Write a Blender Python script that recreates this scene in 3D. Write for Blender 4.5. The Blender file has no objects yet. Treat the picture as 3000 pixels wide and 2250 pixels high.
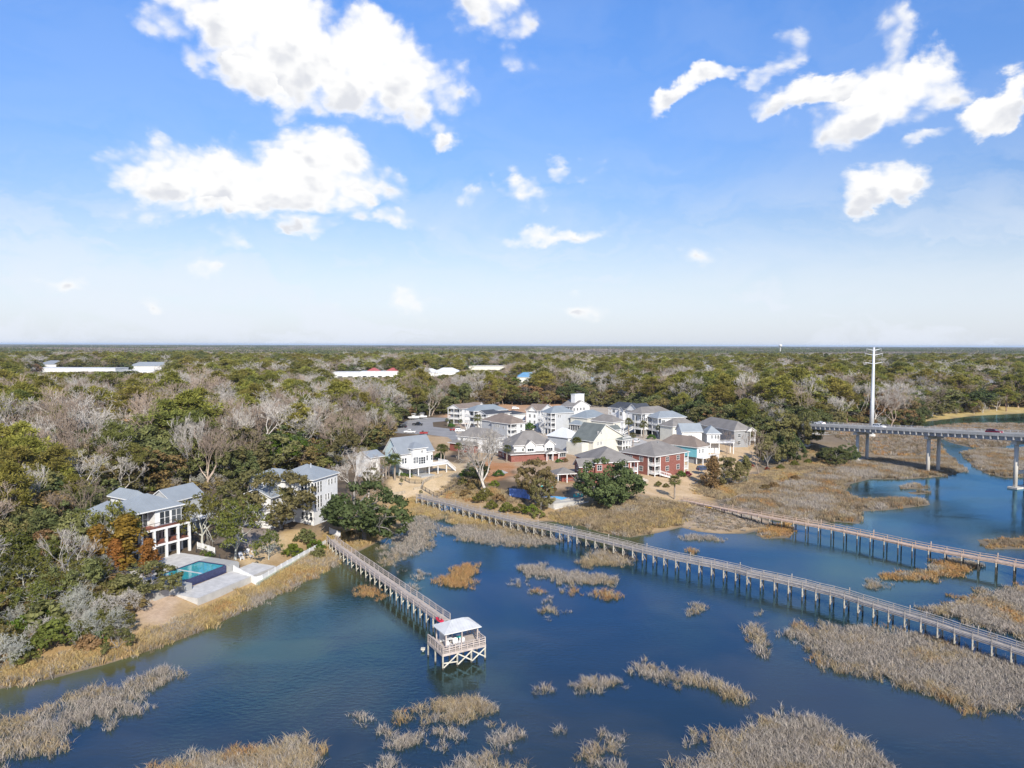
import bpy, bmesh, math, random
import numpy as np
from mathutils import Vector, Matrix
R_ = math.radians
scene = bpy.context.scene
# ------------------------------------------------------------------ camera
CAM_Z = 45.0
FPX = 2110.0                       # focal length in pixels of the 3000 px wide photograph
PITCH = math.atan(115 / FPX)
ROLL = R_(0.17)
_f = Vector((0, math.cos(PITCH), -math.sin(PITCH)))
_r0 = Vector((1, 0, 0)); _u0 = Vector((0, math.sin(PITCH), math.cos(PITCH)))
_r = _r0 * math.cos(ROLL) + _u0 * math.sin(ROLL)
_u = _u0 * math.cos(ROLL) - _r0 * math.sin(ROLL)
cam_d = bpy.data.cameras.new('camera'); cam = bpy.data.objects.new('camera', cam_d)
scene.collection.objects.link(cam)
cam_d.sensor_width = 36.0; cam_d.lens = 36.0 * FPX / 3000.0
cam_d.clip_start = 0.5; cam_d.clip_end = 80000
m = Matrix((( _r.x, _u.x, -_f.x, 0), (_r.y, _u.y, -_f.y, 0), (_r.z, _u.z, -_f.z, CAM_Z), (0, 0, 0, 1)))
cam.matrix_world = m
scene.camera = cam
# ------------------------------------------------------------------ sun, sky, exposure
SUN_EL, SUN_AZ = R_(33), R_(165)    # azimuth clockwise from +Y: behind the camera, to its right
SUN_STR, SKY_STR, EXPOSURE = 4.7, 0.115, 0.52
sun_dir = Vector((math.sin(SUN_AZ) * math.cos(SUN_EL), math.cos(SUN_AZ) * math.cos(SUN_EL), math.sin(SUN_EL)))
sd_ = bpy.data.lights.new('sun', 'SUN'); sd_.energy = SUN_STR; sd_.angle = R_(0.53); sd_.color = (1.0, 0.93, 0.82)
sun = bpy.data.objects.new('sun', sd_); scene.collection.objects.link(sun)
sun.rotation_euler = sun_dir.to_track_quat('Z', 'Y').to_euler()
scene.view_settings.view_transform = 'Standard'; scene.view_settings.look = 'None'
scene.view_settings.exposure = EXPOSURE; scene.view_settings.gamma = 1.0
scene.view_settings.use_curve_mapping = False
scene.cycles.use_denoising = True
scene.cycles.max_bounces = 5; scene.cycles.diffuse_bounces = 2; scene.cycles.glossy_bounces = 2
scene.cycles.transmission_bounces = 3; scene.cycles.transparent_max_bounces = 6; scene.cycles.volume_bounces = 0
scene.cycles.caustics_reflective = False; scene.cycles.caustics_refractive = False

class NT:
    """tiny node-tree helper"""
    def __init__(s, tree): s.t = tree; s.n = tree.nodes; s.l = tree.links
    def new(s, typ, **kw):
        n = s.n.new(typ)
        for k, v in kw.items(): setattr(n, k, v)
        return n
    def put(s, sock, v):
        if isinstance(v, bpy.types.NodeSocket): s.l.new(v, sock)
        elif v is not None: sock.default_value = v
    def math(s, op, a, b=None, c=None, clamp=False):
        n = s.new('ShaderNodeMath', operation=op, use_clamp=clamp)
        for i, v in enumerate((a, b, c)):
            if v is not None: s.put(n.inputs[i], v)
        return n.outputs[0]
    def vmath(s, op, a, b=None, scale=None):
        n = s.new('ShaderNodeVectorMath', operation=op)
        s.put(n.inputs[0], a)
        if b is not None: s.put(n.inputs[1], b)
        if scale is not None: s.put(n.inputs['Scale'], scale)
        return n.outputs['Value'] if op in ('DOT_PRODUCT', 'LENGTH') else n.outputs[0]
    def mix(s, f, a, b, mode='MIX'):
        n = s.new('ShaderNodeMix', data_type='RGBA', blend_type=mode)
        s.put(n.inputs[0], f); s.put(n.inputs[6], a); s.put(n.inputs[7], b)
        return n.outputs[2]
    def noise(s, vec, scale, detail=4, rough=0.55, dist=0.0, dims='3D'):
        n = s.new('ShaderNodeTexNoise', noise_dimensions=dims)
        if vec is not None: s.l.new(vec, n.inputs['Vector'])
        n.inputs['Scale'].default_value = scale; n.inputs['Detail'].default_value = detail
        n.inputs['Roughness'].default_value = rough; n.inputs['Distortion'].default_value = dist
        return n
    def ss(s, v, lo, hi, a=0.0, b=1.0):
        n = s.new('ShaderNodeMapRange', interpolation_type='SMOOTHSTEP')
        s.put(n.inputs[0], v); n.inputs[1].default_value = lo; n.inputs[2].default_value = hi
        n.inputs[3].default_value = a; n.inputs[4].default_value = b
        return n.outputs[0]
    def comb(s, x, y, z):
        n = s.new('ShaderNodeCombineXYZ')
        for i, v in enumerate((x, y, z)): s.put(n.inputs[i], v)
        return n.outputs[0]

world = bpy.data.worlds.new('World'); scene.world = world; world.use_nodes = True
W = NT(world.node_tree); W.n.clear()
sky = W.new('ShaderNodeTexSky', sky_type='NISHITA')
sky.sun_disc = False; sky.sun_elevation = SUN_EL; sky.sun_rotation = SUN_AZ
sky.altitude = 50; sky.air_density = 1.0; sky.dust_density = 0.6; sky.ozone_density = 3.0
geo = W.new('ShaderNodeNewGeometry')
dirv = W.vmath('NORMALIZE', W.new('ShaderNodeTexCoord').outputs['Generated'])
sx = W.new('ShaderNodeSeparateXYZ'); W.l.new(dirv, sx.inputs[0])
AZ = W.math('ARCTAN2', sx.outputs[0], sx.outputs[1])      # radians from +Y, clockwise
EL = W.math('ARCSINE', sx.outputs[2])
def skyang(vx, vy):
    """direction of a point measured in the photograph (2212 px wide copy) as azimuth, elevation"""
    d = _f + _r * ((vx * 1.3562 - 1500) / FPX) - _u * ((vy * 1.3562 - 1125) / FPX)
    d.normalize(); return math.atan2(d.x, d.y), math.asin(d.z)
pv = W.comb(AZ, EL, 0.0)
# domain warp for ragged cloud outlines (cloud decks seen low stretch sideways)
warp = W.noise(W.vmath('MULTIPLY', pv, (1.0, 1.45, 1.0)), 7.0, 6, 0.62, 0.2)
wv = W.vmath('SUBTRACT', warp.outputs['Color'], (0.5, 0.5, 0.5))
pw = W.vmath('ADD', pv, W.vmath('SCALE', wv, scale=0.12))
vor = W.new('ShaderNodeTexVoronoi', feature='SMOOTH_F1', voronoi_dimensions='2D'); W.l.new(W.vmath('MULTIPLY', W.vmath('ADD', pv, W.vmath('SCALE', wv, scale=0.05)), (1.0, 1.35, 1.0)), vor.inputs['Vector'])
vor.inputs['Scale'].default_value = 17.0; vor.inputs['Detail'].default_value = 2.0; vor.inputs['Roughness'].default_value = 0.55; vor.inputs['Smoothness'].default_value = 0.35
wisp = W.noise(W.vmath('MULTIPLY', pv, (1.0, 1.5, 1.0)), 26.0, 4, 0.6).outputs['Fac']
puff = W.math('MULTIPLY_ADD', vor.outputs['Distance'], -0.62, W.math('MULTIPLY_ADD', wisp, 0.35, 0.62))
# cloud bank list: centre (x, y), half sizes (px of the 2212 copy), slope, strength
CLOUDS = [(600, 70, 260, 110, 0.12, 1.0), (790, 130, 190, 100, 0.25, 1.0), (560, 145, 120, 55, 0.2, .8), (850, 185, 110, 60, .1, .55),
          (560, 385, 290, 85, -0.02, 1.0), (420, 375, 170, 60, -.15, .9), (690, 350, 120, 90, 0.05, .9), (500, 440, 170, 48, 0.02, .75), (740, 420, 90, 55, 0, .7),
          (965, 292, 30, 26, 0, .75), (845, 476, 62, 26, .1, .8), (672, 487, 60, 32, .1, .75), (1010, 442, 34, 15, -.1, .6), (1125, 415, 52, 28, .05, .8),
          (1200, 368, 26, 24, 0, .55), (1200, 505, 90, 20, -.1, .7), (1270, 355, 30, 26, 0, .4), (465, 525, 55, 20, 0, .55), (410, 582, 40, 18, 0, .5),
          (1500, 175, 85, 22, -0.4, .75), (1650, 120, 60, 36, -.5, .8), (1740, 195, 120, 36, -.12, .95), (1930, 140, 60, 95, .1, .95),
          (1880, 230, 115, 85, -.35, 1.0), (2000, 190, 85, 60, .0, .85), (1820, 295, 60, 42, -.2, .8), (2120, 245, 95, 42, -.55, .95), (2040, 300, 60, 22, -.2, .7),
          (1915, 415, 100, 42, -.1, .95), (1060, 30, 80, 75, .5, .55), (1700, 300, 30, 18, 0, .4), (1500, 545, 40, 20, 0, .4),
          (895, 645, 45, 28, 0, .4), (1235, 655, 60, 18, 0, .4), (725, 660, 30, 14, 0, .35), (320, 640, 35, 16, 0, .35), (130, 620, 60, 30, 0, .3), (-10, 330, 20, 26, 0, .7)]
dens = None; low = None
ppx = 1.0 / (FPX / 1.3562)
for (cx, cy, hx, hy, sl, st) in CLOUDS:
    a0, e0 = skyang(cx, cy)
    ca = math.cos(a0)
    d = W.vmath('SUBTRACT', pw, (a0, e0, 0))
    s2 = W.new('ShaderNodeSeparateXYZ'); W.l.new(d, s2.inputs[0])
    ex = s2.outputs[0]
    ey = W.math('MULTIPLY', W.math('MULTIPLY_ADD', ex, sl, s2.outputs[1]), 1 / (hy * ppx * ca))
    q = W.math('ADD', W.math('POWER', W.math('MULTIPLY', ex, 1 / (hx * ppx * ca * ca)), 2.0), W.math('POWER', ey, 2.0))
    b = W.math('MULTIPLY', W.math('SUBTRACT', 1.36, q), st * (1.55 if hx > 75 else 1.0))
    if dens is None: dens, low = b, ey
    else:
        gt = W.math('GREATER_THAN', b, dens)
        low = W.math('MULTIPLY_ADD', gt, W.math('SUBTRACT', ey, low), low)
        dens = W.math('MAXIMUM', dens, b)
# scattered cumulus for the whole rest of the sky (same deck, everywhere out of frame)
plane = W.vmath('SCALE', dirv, scale=W.math('DIVIDE', 1.0, W.math('MAXIMUM', W.math('ADD', sx.outputs[2], 0.12), 0.12)))
gen = W.noise(plane, 1.1, 6, 0.6, 0.3).outputs['Fac']
outf = W.math('MAXIMUM', W.ss(W.math('ABSOLUTE', AZ), 0.68, 0.80), W.ss(EL, 0.48, 0.60))
genb = W.math('MULTIPLY', W.math('MULTIPLY', W.math('SUBTRACT', gen, 0.58), 9.0), outf)
genb = W.math('ADD', genb, W.math('MULTIPLY', W.math('SUBTRACT', outf, 1.0), 3.0))
dens = W.math('MAXIMUM', dens, genb)
fine = W.math('SUBTRACT', puff, 0.5)
dens = W.math('MULTIPLY_ADD', fine, 2.6, dens)
cov = W.math('POWER', W.ss(dens, -0.7, 0.95), 1.6)
# thin cirrus veil, denser towards the horizon
cir = W.noise(W.vmath('MULTIPLY', pw, (1.6, 5.0, 1.0)), 2.2, 5, 0.6, 0.6).outputs['Fac']
band = W.ss(EL, 0.02, 0.27, 1.0, 0.0)
veil = W.math('MULTIPLY', W.ss(cir, 0.34, 0.62), W.math('MULTIPLY_ADD', band, 0.85, 0.08))
veil = W.math('MAXIMUM', veil, W.math('MULTIPLY', W.ss(W.math('MULTIPLY_ADD', W.math('SUBTRACT', cir, 0.5), 0.16, EL), 0.035, 0.20, 1.0, 0.0), 0.74))
# blue of the clear sky
hsv = W.new('ShaderNodeHueSaturation'); W.l.new(sky.outputs[0], hsv.inputs['Color'])
hsv.inputs['Saturation'].default_value = 1.22; hsv.inputs['Value'].default_value = 1.35; hsv.inputs['Hue'].default_value = 0.512
# atmosphere: the camera's white balance and tone curve, by height above the horizon all the way round
rp = W.new('ShaderNodeValToRGB'); W.l.new(W.math('MULTIPLY', EL, 1 / 0.7), rp.inputs[0]); el_ = rp.color_ramp.elements
for i_, (p_, c_) in enumerate(((0.0, (.41, .43, .58)), (.08 / .7, (.62, .57, .57)), (.16 / .7, (.74, .66, .62)), (.28 / .7, (.86, .83, .82)), (.42 / .7, (.92, .98, .98)), (1.0, (.75, .95, 1.0)))):
    e_ = el_[i_] if i_ < 2 else el_.new(p_); e_.position = p_; e_.color = c_ + (1,)
base = W.mix(W.math('MULTIPLY', veil, 0.9), W.mix(1.0, hsv.outputs[0], rp.outputs[0], 'MULTIPLY'), (5.15, 5.45, 6.05, 1))
shade = W.math('MULTIPLY', W.ss(W.math('MULTIPLY_ADD', fine, -3.0, low), -0.75, 0.35, 1.0, 0.0), W.ss(dens, 0.35, 1.0))
ccol = W.mix(W.math('MULTIPLY', shade, 0.8), (6.15, 6.15, 6.15, 1), (4.25, 4.4, 4.8, 1))
col = W.mix(cov, base, ccol)
bg = W.new('ShaderNodeBackground'); W.l.new(col, bg.inputs[0]); bg.inputs[1].default_value = SKY_STR
world.cycles.sampling_method = 'MANUAL'; world.cycles.sample_map_resolution = 256
wo = W.new('ShaderNodeOutputWorld'); W.l.new(bg.outputs[0], wo.inputs[0])

# ------------------------------------------------------------------ survey helpers
def g(px, py, z=0.0):
    """ground survey: the point at height z on the sight line through photograph pixel (3000 px wide)"""
    d = _f + _r * ((px - 1500) / FPX) - _u * ((py - 1125) / FPX)
    t = (z - CAM_Z) / d.z
    return Vector((d.x * t, d.y * t, z))
def zoomed(ox, oy, s):
    return lambda x, y, z=0.0: g(ox + x / s, oy + y / s, z)
V_ = lambda x, y, z=0.0: g(x * 1.35624, y * 1.35624, z)
ZA = zoomed(0, 1300, 2.765)      # pool house
ZB = zoomed(700, 1300, 2.765)    # white house and pier
Z4 = zoomed(1900, 1100, 2.0109)  # bridge
Z5 = zoomed(1200, 1700, 5.53)    # pavilion
Q1 = zoomed(1800, 1600, 1.84333)
Q2 = zoomed(0, 1750, 2.212)
Q3 = zoomed(1000, 1800, 2.212)
Q4 = zoomed(1150, 1380, 2.212)
H5 = zoomed(1300, 1150, 4.91556)
H6 = zoomed(1680, 1160, 4.02182)
H7 = zoomed(1050, 1220, 4.91556)
H8 = zoomed(1450, 1320, 4.424)
Z8 = zoomed(2000, 980, 2.212)
Z6 = zoomed(0, 980, 2.212)
Z7 = zoomed(1000, 980, 2.212)

COL = scene.collection
def link(o, parent=None):
    COL.objects.link(o)
    if parent is not None: o.parent = parent
    return o
def tag(o, label=None, cat=None, group=None, kind=None):
    if label: o['label'] = label
    if cat: o['category'] = cat
    if group: o['group'] = group
    if kind: o['kind'] = kind
    return o
def empty(name, loc=(0, 0, 0), rz=0.0, parent=None):
    o = bpy.data.objects.new(name, None); o.location = loc; o.rotation_euler = (0, 0, rz)
    o.empty_display_size = 0.3
    return link(o, parent)
def put(name, me, parent=None, loc=(0, 0, 0), rz=0.0, scale=None):
    o = bpy.data.objects.new(name, me); o.location = loc; o.rotation_euler = (0, 0, rz)
    if scale is not None: o.scale = scale if hasattr(scale, '__len__') else (scale,) * 3
    return link(o, parent)

def mesh_np(name, Vt, faces, mats=(), fm=None, tint=None, smooth=False):
    """faces: list of int arrays (m,k)"""
    me = bpy.data.meshes.new(name)
    Vt = np.asarray(Vt, dtype=np.float32).reshape(-1, 3)
    me.vertices.add(len(Vt)); me.vertices.foreach_set('co', Vt.ravel())
    loops = []; starts = []; n = 0
    for F in faces:
        F = np.asarray(F, dtype=np.int32)
        if len(F) == 0: continue
        k = F.shape[1]
        loops.append(F.ravel()); starts.append(n + np.arange(len(F)) * k); n += F.size
    loops = np.concatenate(loops); starts = np.concatenate(starts)
    me.loops.add(len(loops)); me.loops.foreach_set('vertex_index', loops.astype(np.int32))
    me.polygons.add(len(starts)); me.polygons.foreach_set('loop_start', starts.astype(np.int32))
    for mm in mats: me.materials.append(mm)
    if fm is not None: me.polygons.foreach_set('material_index', np.asarray(fm, dtype=np.int32))
    if smooth: me.polygons.foreach_set('use_smooth', np.ones(len(starts), dtype=bool))
    if tint is not None:
        at = me.attributes.new('tint', 'FLOAT', 'POINT'); at.data.foreach_set('value', np.asarray(tint, dtype=np.float32))
    me.update(calc_edges=True)
    return me

class MB:
    """mesh builder: collects shapes, builds one mesh"""
    def __init__(s): s.v = []; s.f = []; s.m = []
    def add(s, vs, fs, mi=0):
        o = len(s.v); s.v += [tuple(p) for p in vs]
        for f in fs: s.f.append([i + o for i in f]); s.m.append(mi)
        return s
    def box(s, x0, x1, y0, y1, z0, z1, mi=0):
        return s.add([(x0, y0, z0), (x1, y0, z0), (x1, y1, z0), (x0, y1, z0), (x0, y0, z1), (x1, y0, z1), (x1, y1, z1), (x0, y1, z1)],
                     [(3, 2, 1, 0), (4, 5, 6, 7), (0, 1, 5, 4), (1, 2, 6, 5), (2, 3, 7, 6), (3, 0, 4, 7)], mi)
    def beam(s, a, b, w, h, mi=0, up=(0, 0, 1)):
        a = Vector(a); b = Vector(b); d = (b - a).normalized(); up = Vector(up)
        if abs(d.dot(up)) > 0.99: up = Vector((1, 0, 0))
        x = d.cross(up).normalized() * (w / 2); y = x.cross(d).normalized() * (h / 2)
        vs = [a - x - y, a + x - y, a + x + y, a - x + y, b - x - y, b + x - y, b + x + y, b - x + y]
        return s.add(vs, [(3, 2, 1, 0), (4, 5, 6, 7), (0, 1, 5, 4), (1, 2, 6, 5), (2, 3, 7, 6), (3, 0, 4, 7)], mi)
    def tube(s, a, b, r0, r1=None, n=8, mi=0, caps=True):
        a = Vector(a); b = Vector(b); r1 = r0 if r1 is None else r1
        d = (b - a).normalized(); t = Vector((0, 0, 1)) if abs(d.z) < 0.9 else Vector((1, 0, 0))
        x = d.cross(t).normalized(); y = d.cross(x)
        vs = []
        for p, r in ((a, r0), (b, r1)):
            for i in range(n):
                an = 2 * math.pi * i / n; vs.append(p + x * (math.cos(an) * r) + y * (math.sin(an) * r))
        fs = [(i, (i + 1) % n, n + (i + 1) % n, n + i) for i in range(n)]
        if caps: fs += [tuple(range(n - 1, -1, -1)), tuple(range(n, 2 * n))]
        return s.add(vs, fs, mi)
    def prism(s, pts, z0, z1, mi=0):
        """vertical prism over a polygon (list of xy), counter-clockwise or not"""
        ar = sum(pts[i][0] * pts[(i + 1) % len(pts)][1] - pts[(i + 1) % len(pts)][0] * pts[i][1] for i in range(len(pts)))
        if ar < 0: pts = pts[::-1]
        n = len(pts)
        vs = [(p[0], p[1], z0) for p in pts] + [(p[0], p[1], z1) for p in pts]
        return s.add(vs, [tuple(range(n - 1, -1, -1)), tuple(range(n, 2 * n))] + [(i, (i + 1) % n, n + (i + 1) % n, n + i) for i in range(n)], mi)
    def loft(s, secs, mi=0, caps=True, closed=True):
        n = len(secs[0]); o = [p for sec in secs for p in sec]; fs = []
        for j in range(len(secs) - 1):
            for i in range(n if closed else n - 1):
                i2 = (i + 1) % n
                fs.append((j * n + i, j * n + i2, (j + 1) * n + i2, (j + 1) * n + i))
        if caps: fs += [tuple(range(n - 1, -1, -1)), tuple((len(secs) - 1) * n + i for i in range(n))]
        return s.add(o, fs, mi)
    def mesh(s, name, mats, smooth=False):
        me = bpy.data.meshes.new(name); me.from_pydata(s.v, [], s.f)
        if not isinstance(mats, (list, tuple)): mats = [mats]
        for mm in mats: me.materials.append(mm)
        me.polygons.foreach_set('material_index', np.array(s.m, dtype=np.int32))
        if smooth: me.polygons.foreach_set('use_smooth', np.ones(len(s.f), dtype=bool))
        me.update(); return me
    def build(s, name, mats, parent=None, smooth=False, loc=(0, 0, 0), rz=0.0):
        return put(name, s.mesh(name, mats, smooth), parent, loc, rz)
_cache = {}
def cached(key, fn):
    if key not in _cache: _cache[key] = fn()
    return _cache[key]

# ------------------------------------------------------------------ materials
def pmat(name, col, rough=0.7, var=0.12, scale=1.0, bump=0.0, bscale=None, spec=0.4, metal=0.0, coord='Object', streak=None, rand=0.0):
    M = bpy.data.materials.new(name); M.use_nodes = True; T = NT(M.node_tree)
    b = T.n['Principled BSDF']
    tc = T.new('ShaderNodeTexCoord'); vec = tc.outputs['Object']
    if coord == 'World': vec = T.new('ShaderNodeNewGeometry').outputs['Position']
    if streak: vec = T.vmath('MULTIPLY', vec, streak)
    nz = T.noise(vec, scale, 5, 0.6)
    c = Vector(col)
    lo = tuple(max(0, x * (1 - var)) for x in c) + (1,); hi = tuple(x * (1 + var) for x in c) + (1,)
    cc = T.mix(T.ss(nz.outputs['Fac'], 0.3, 0.7), lo, hi)
    if rand:
        oi = T.new('ShaderNodeObjectInfo')
        hs = T.new('ShaderNodeHueSaturation'); T.l.new(cc, hs.inputs['Color'])
        T.put(hs.inputs['Value'], T.math('MULTIPLY_ADD', oi.outputs['Random'], 2 * rand, 1 - rand))
        cc = hs.outputs[0]
    T.l.new(cc, b.inputs['Base Color'])
    b.inputs['Roughness'].default_value = rough; b.inputs['Specular IOR Level'].default_value = spec
    b.inputs['Metallic'].default_value = metal
    if bump:
        n2 = T.noise(vec, bscale or scale * 4, 4, 0.6)
        bp = T.new('ShaderNodeBump'); bp.inputs['Strength'].default_value = bump; bp.inputs['Distance'].default_value = 0.05
        T.l.new(n2.outputs['Fac'], bp.inputs['Height']); T.l.new(bp.outputs[0], b.inputs['Normal'])
    return M
def siding(name, col, pitch=0.19, rough=0.6):
    M = pmat(name, col, rough, 0.05, 0.7); T = NT(M.node_tree); b = T.n['Principled BSDF']
    z = T.new('ShaderNodeSeparateXYZ'); T.l.new(T.new('ShaderNodeTexCoord').outputs['Object'], z.inputs[0])
    saw = T.math('FRACT', T.math('MULTIPLY', z.outputs[2], 1 / pitch))
    bp = T.new('ShaderNodeBump'); bp.inputs['Strength'].default_value = 0.5; bp.inputs['Distance'].default_value = 0.03
    bp.invert = True
    T.l.new(saw, bp.inputs['Height']); T.l.new(bp.outputs[0], b.inputs['Normal'])
    return M
def shingle(name, col):
    M = bpy.data.materials.new(name); M.use_nodes = True; T = NT(M.node_tree); b = T.n['Principled BSDF']
    pos = T.new('ShaderNodeTexCoord').outputs['Object']
    a = T.noise(pos, 0.35, 4, 0.6).outputs['Fac']; f = T.noise(pos, 6.0, 3, 0.6).outputs['Fac']
    c = Vector(col)
    cc = T.mix(T.ss(a, 0.3, 0.7), tuple(c * 0.86) + (1,), tuple(c * 1.12) + (1,))
    cc = T.mix(T.ss(f, 0.35, 0.65, 0.0, 0.4), cc, tuple(c * 0.6) + (1,))
    T.l.new(cc, b.inputs['Base Color']); b.inputs['Roughness'].default_value = 0.9; b.inputs['Specular IOR Level'].default_value = 0.15
    bp = T.new('ShaderNodeBump'); bp.inputs['Strength'].default_value = 0.4; bp.inputs['Distance'].default_value = 0.03
    T.l.new(f, bp.inputs['Height']); T.l.new(bp.outputs[0], b.inputs['Normal'])
    return M
def brickmat(name):
    M = bpy.data.materials.new(name); M.use_nodes = True; T = NT(M.node_tree); b = T.n['Principled BSDF']
    tc = T.new('ShaderNodeTexCoord').outputs['Object']
    s = T.new('ShaderNodeSeparateXYZ'); T.l.new(tc, s.inputs[0])
    v = T.comb(T.math('ADD', s.outputs[0], s.outputs[1]), s.outputs[2], 0.0)
    br = T.new('ShaderNodeTexBrick'); T.l.new(v, br.inputs['Vector'])
    br.inputs['Color1'].default_value = (0.24, 0.062, 0.042, 1); br.inputs['Color2'].default_value = (0.185, 0.05, 0.037, 1)
    br.inputs['Mortar'].default_value = (0.26, 0.18, 0.15, 1); br.inputs['Scale'].default_value = 1.0
    br.inputs['Brick Width'].default_value = 0.22; br.inputs['Row Height'].default_value = 0.075; br.inputs['Mortar Size'].default_value = 0.008
    n = T.noise(tc, 0.8, 4).outputs['Fac']
    T.l.new(T.mix(T.ss(n, 0.3, 0.7, 0.0, 0.35), br.outputs['Color'], (0.15, 0.04, 0.03, 1)), b.inputs['Base Color'])
    b.inputs['Roughness'].default_value = 0.85
    return M
def glassmat(name, col=(0.02, 0.025, 0.03), rough=0.05):
    M = bpy.data.materials.new(name); M.use_nodes = True; b = M.node_tree.nodes['Principled BSDF']
    T = NT(M.node_tree)
    oi = T.new('ShaderNodeObjectInfo')
    c = T.mix(T.math('POWER', oi.outputs['Random'], 2.0), tuple(col) + (1,), (0.09, 0.1, 0.11, 1))
    T.l.new(c, b.inputs['Base Color']); b.inputs['Roughness'].default_value = rough; b.inputs['Specular IOR Level'].default_value = 0.6
    return M
def leafmat(name, dark, light, alt=None, rand=0.25, transl=0.34, hue=0.03):
    M = bpy.data.materials.new(name); M.use_nodes = True; T = NT(M.node_tree); T.n.clear()
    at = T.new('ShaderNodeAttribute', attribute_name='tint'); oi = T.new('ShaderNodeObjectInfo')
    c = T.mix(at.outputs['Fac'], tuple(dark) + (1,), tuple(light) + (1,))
    if alt is not None:
        c = T.mix(T.ss(oi.outputs['Random'], 0.55, 1.0, 0.0, 0.75), c, tuple(alt) + (1,))
    hs = T.new('ShaderNodeHueSaturation'); T.l.new(c, hs.inputs['Color'])
    rn = T.math('ADD', oi.outputs['Random'], T.new('ShaderNodeAttribute', attribute_name='rnd').outputs['Fac'])
    r2 = T.math('FRACT', T.math('MULTIPLY', rn, 17.31))
    r3 = T.math('FRACT', T.math('MULTIPLY', rn, 53.7))
    T.put(hs.inputs['Value'], T.math('MULTIPLY_ADD', r2, 2 * rand, 1 - rand))
    T.put(hs.inputs['Hue'], T.math('MULTIPLY_ADD', r3, 2 * hue, 0.5 - hue))
    d = T.new('ShaderNodeBsdfDiffuse'); tr = T.new('ShaderNodeBsdfTranslucent')
    T.l.new(hs.outputs[0], d.inputs[0]); T.l.new(hs.outputs[0], tr.inputs[0])
    mx = T.new('ShaderNodeMixShader'); mx.inputs[0].default_value = transl
    T.l.new(d.outputs[0], mx.inputs[1]); T.l.new(tr.outputs[0], mx.inputs[2])
    o = T.new('ShaderNodeOutputMaterial'); T.l.new(mx.outputs[0], o.inputs[0])
    return M

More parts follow.
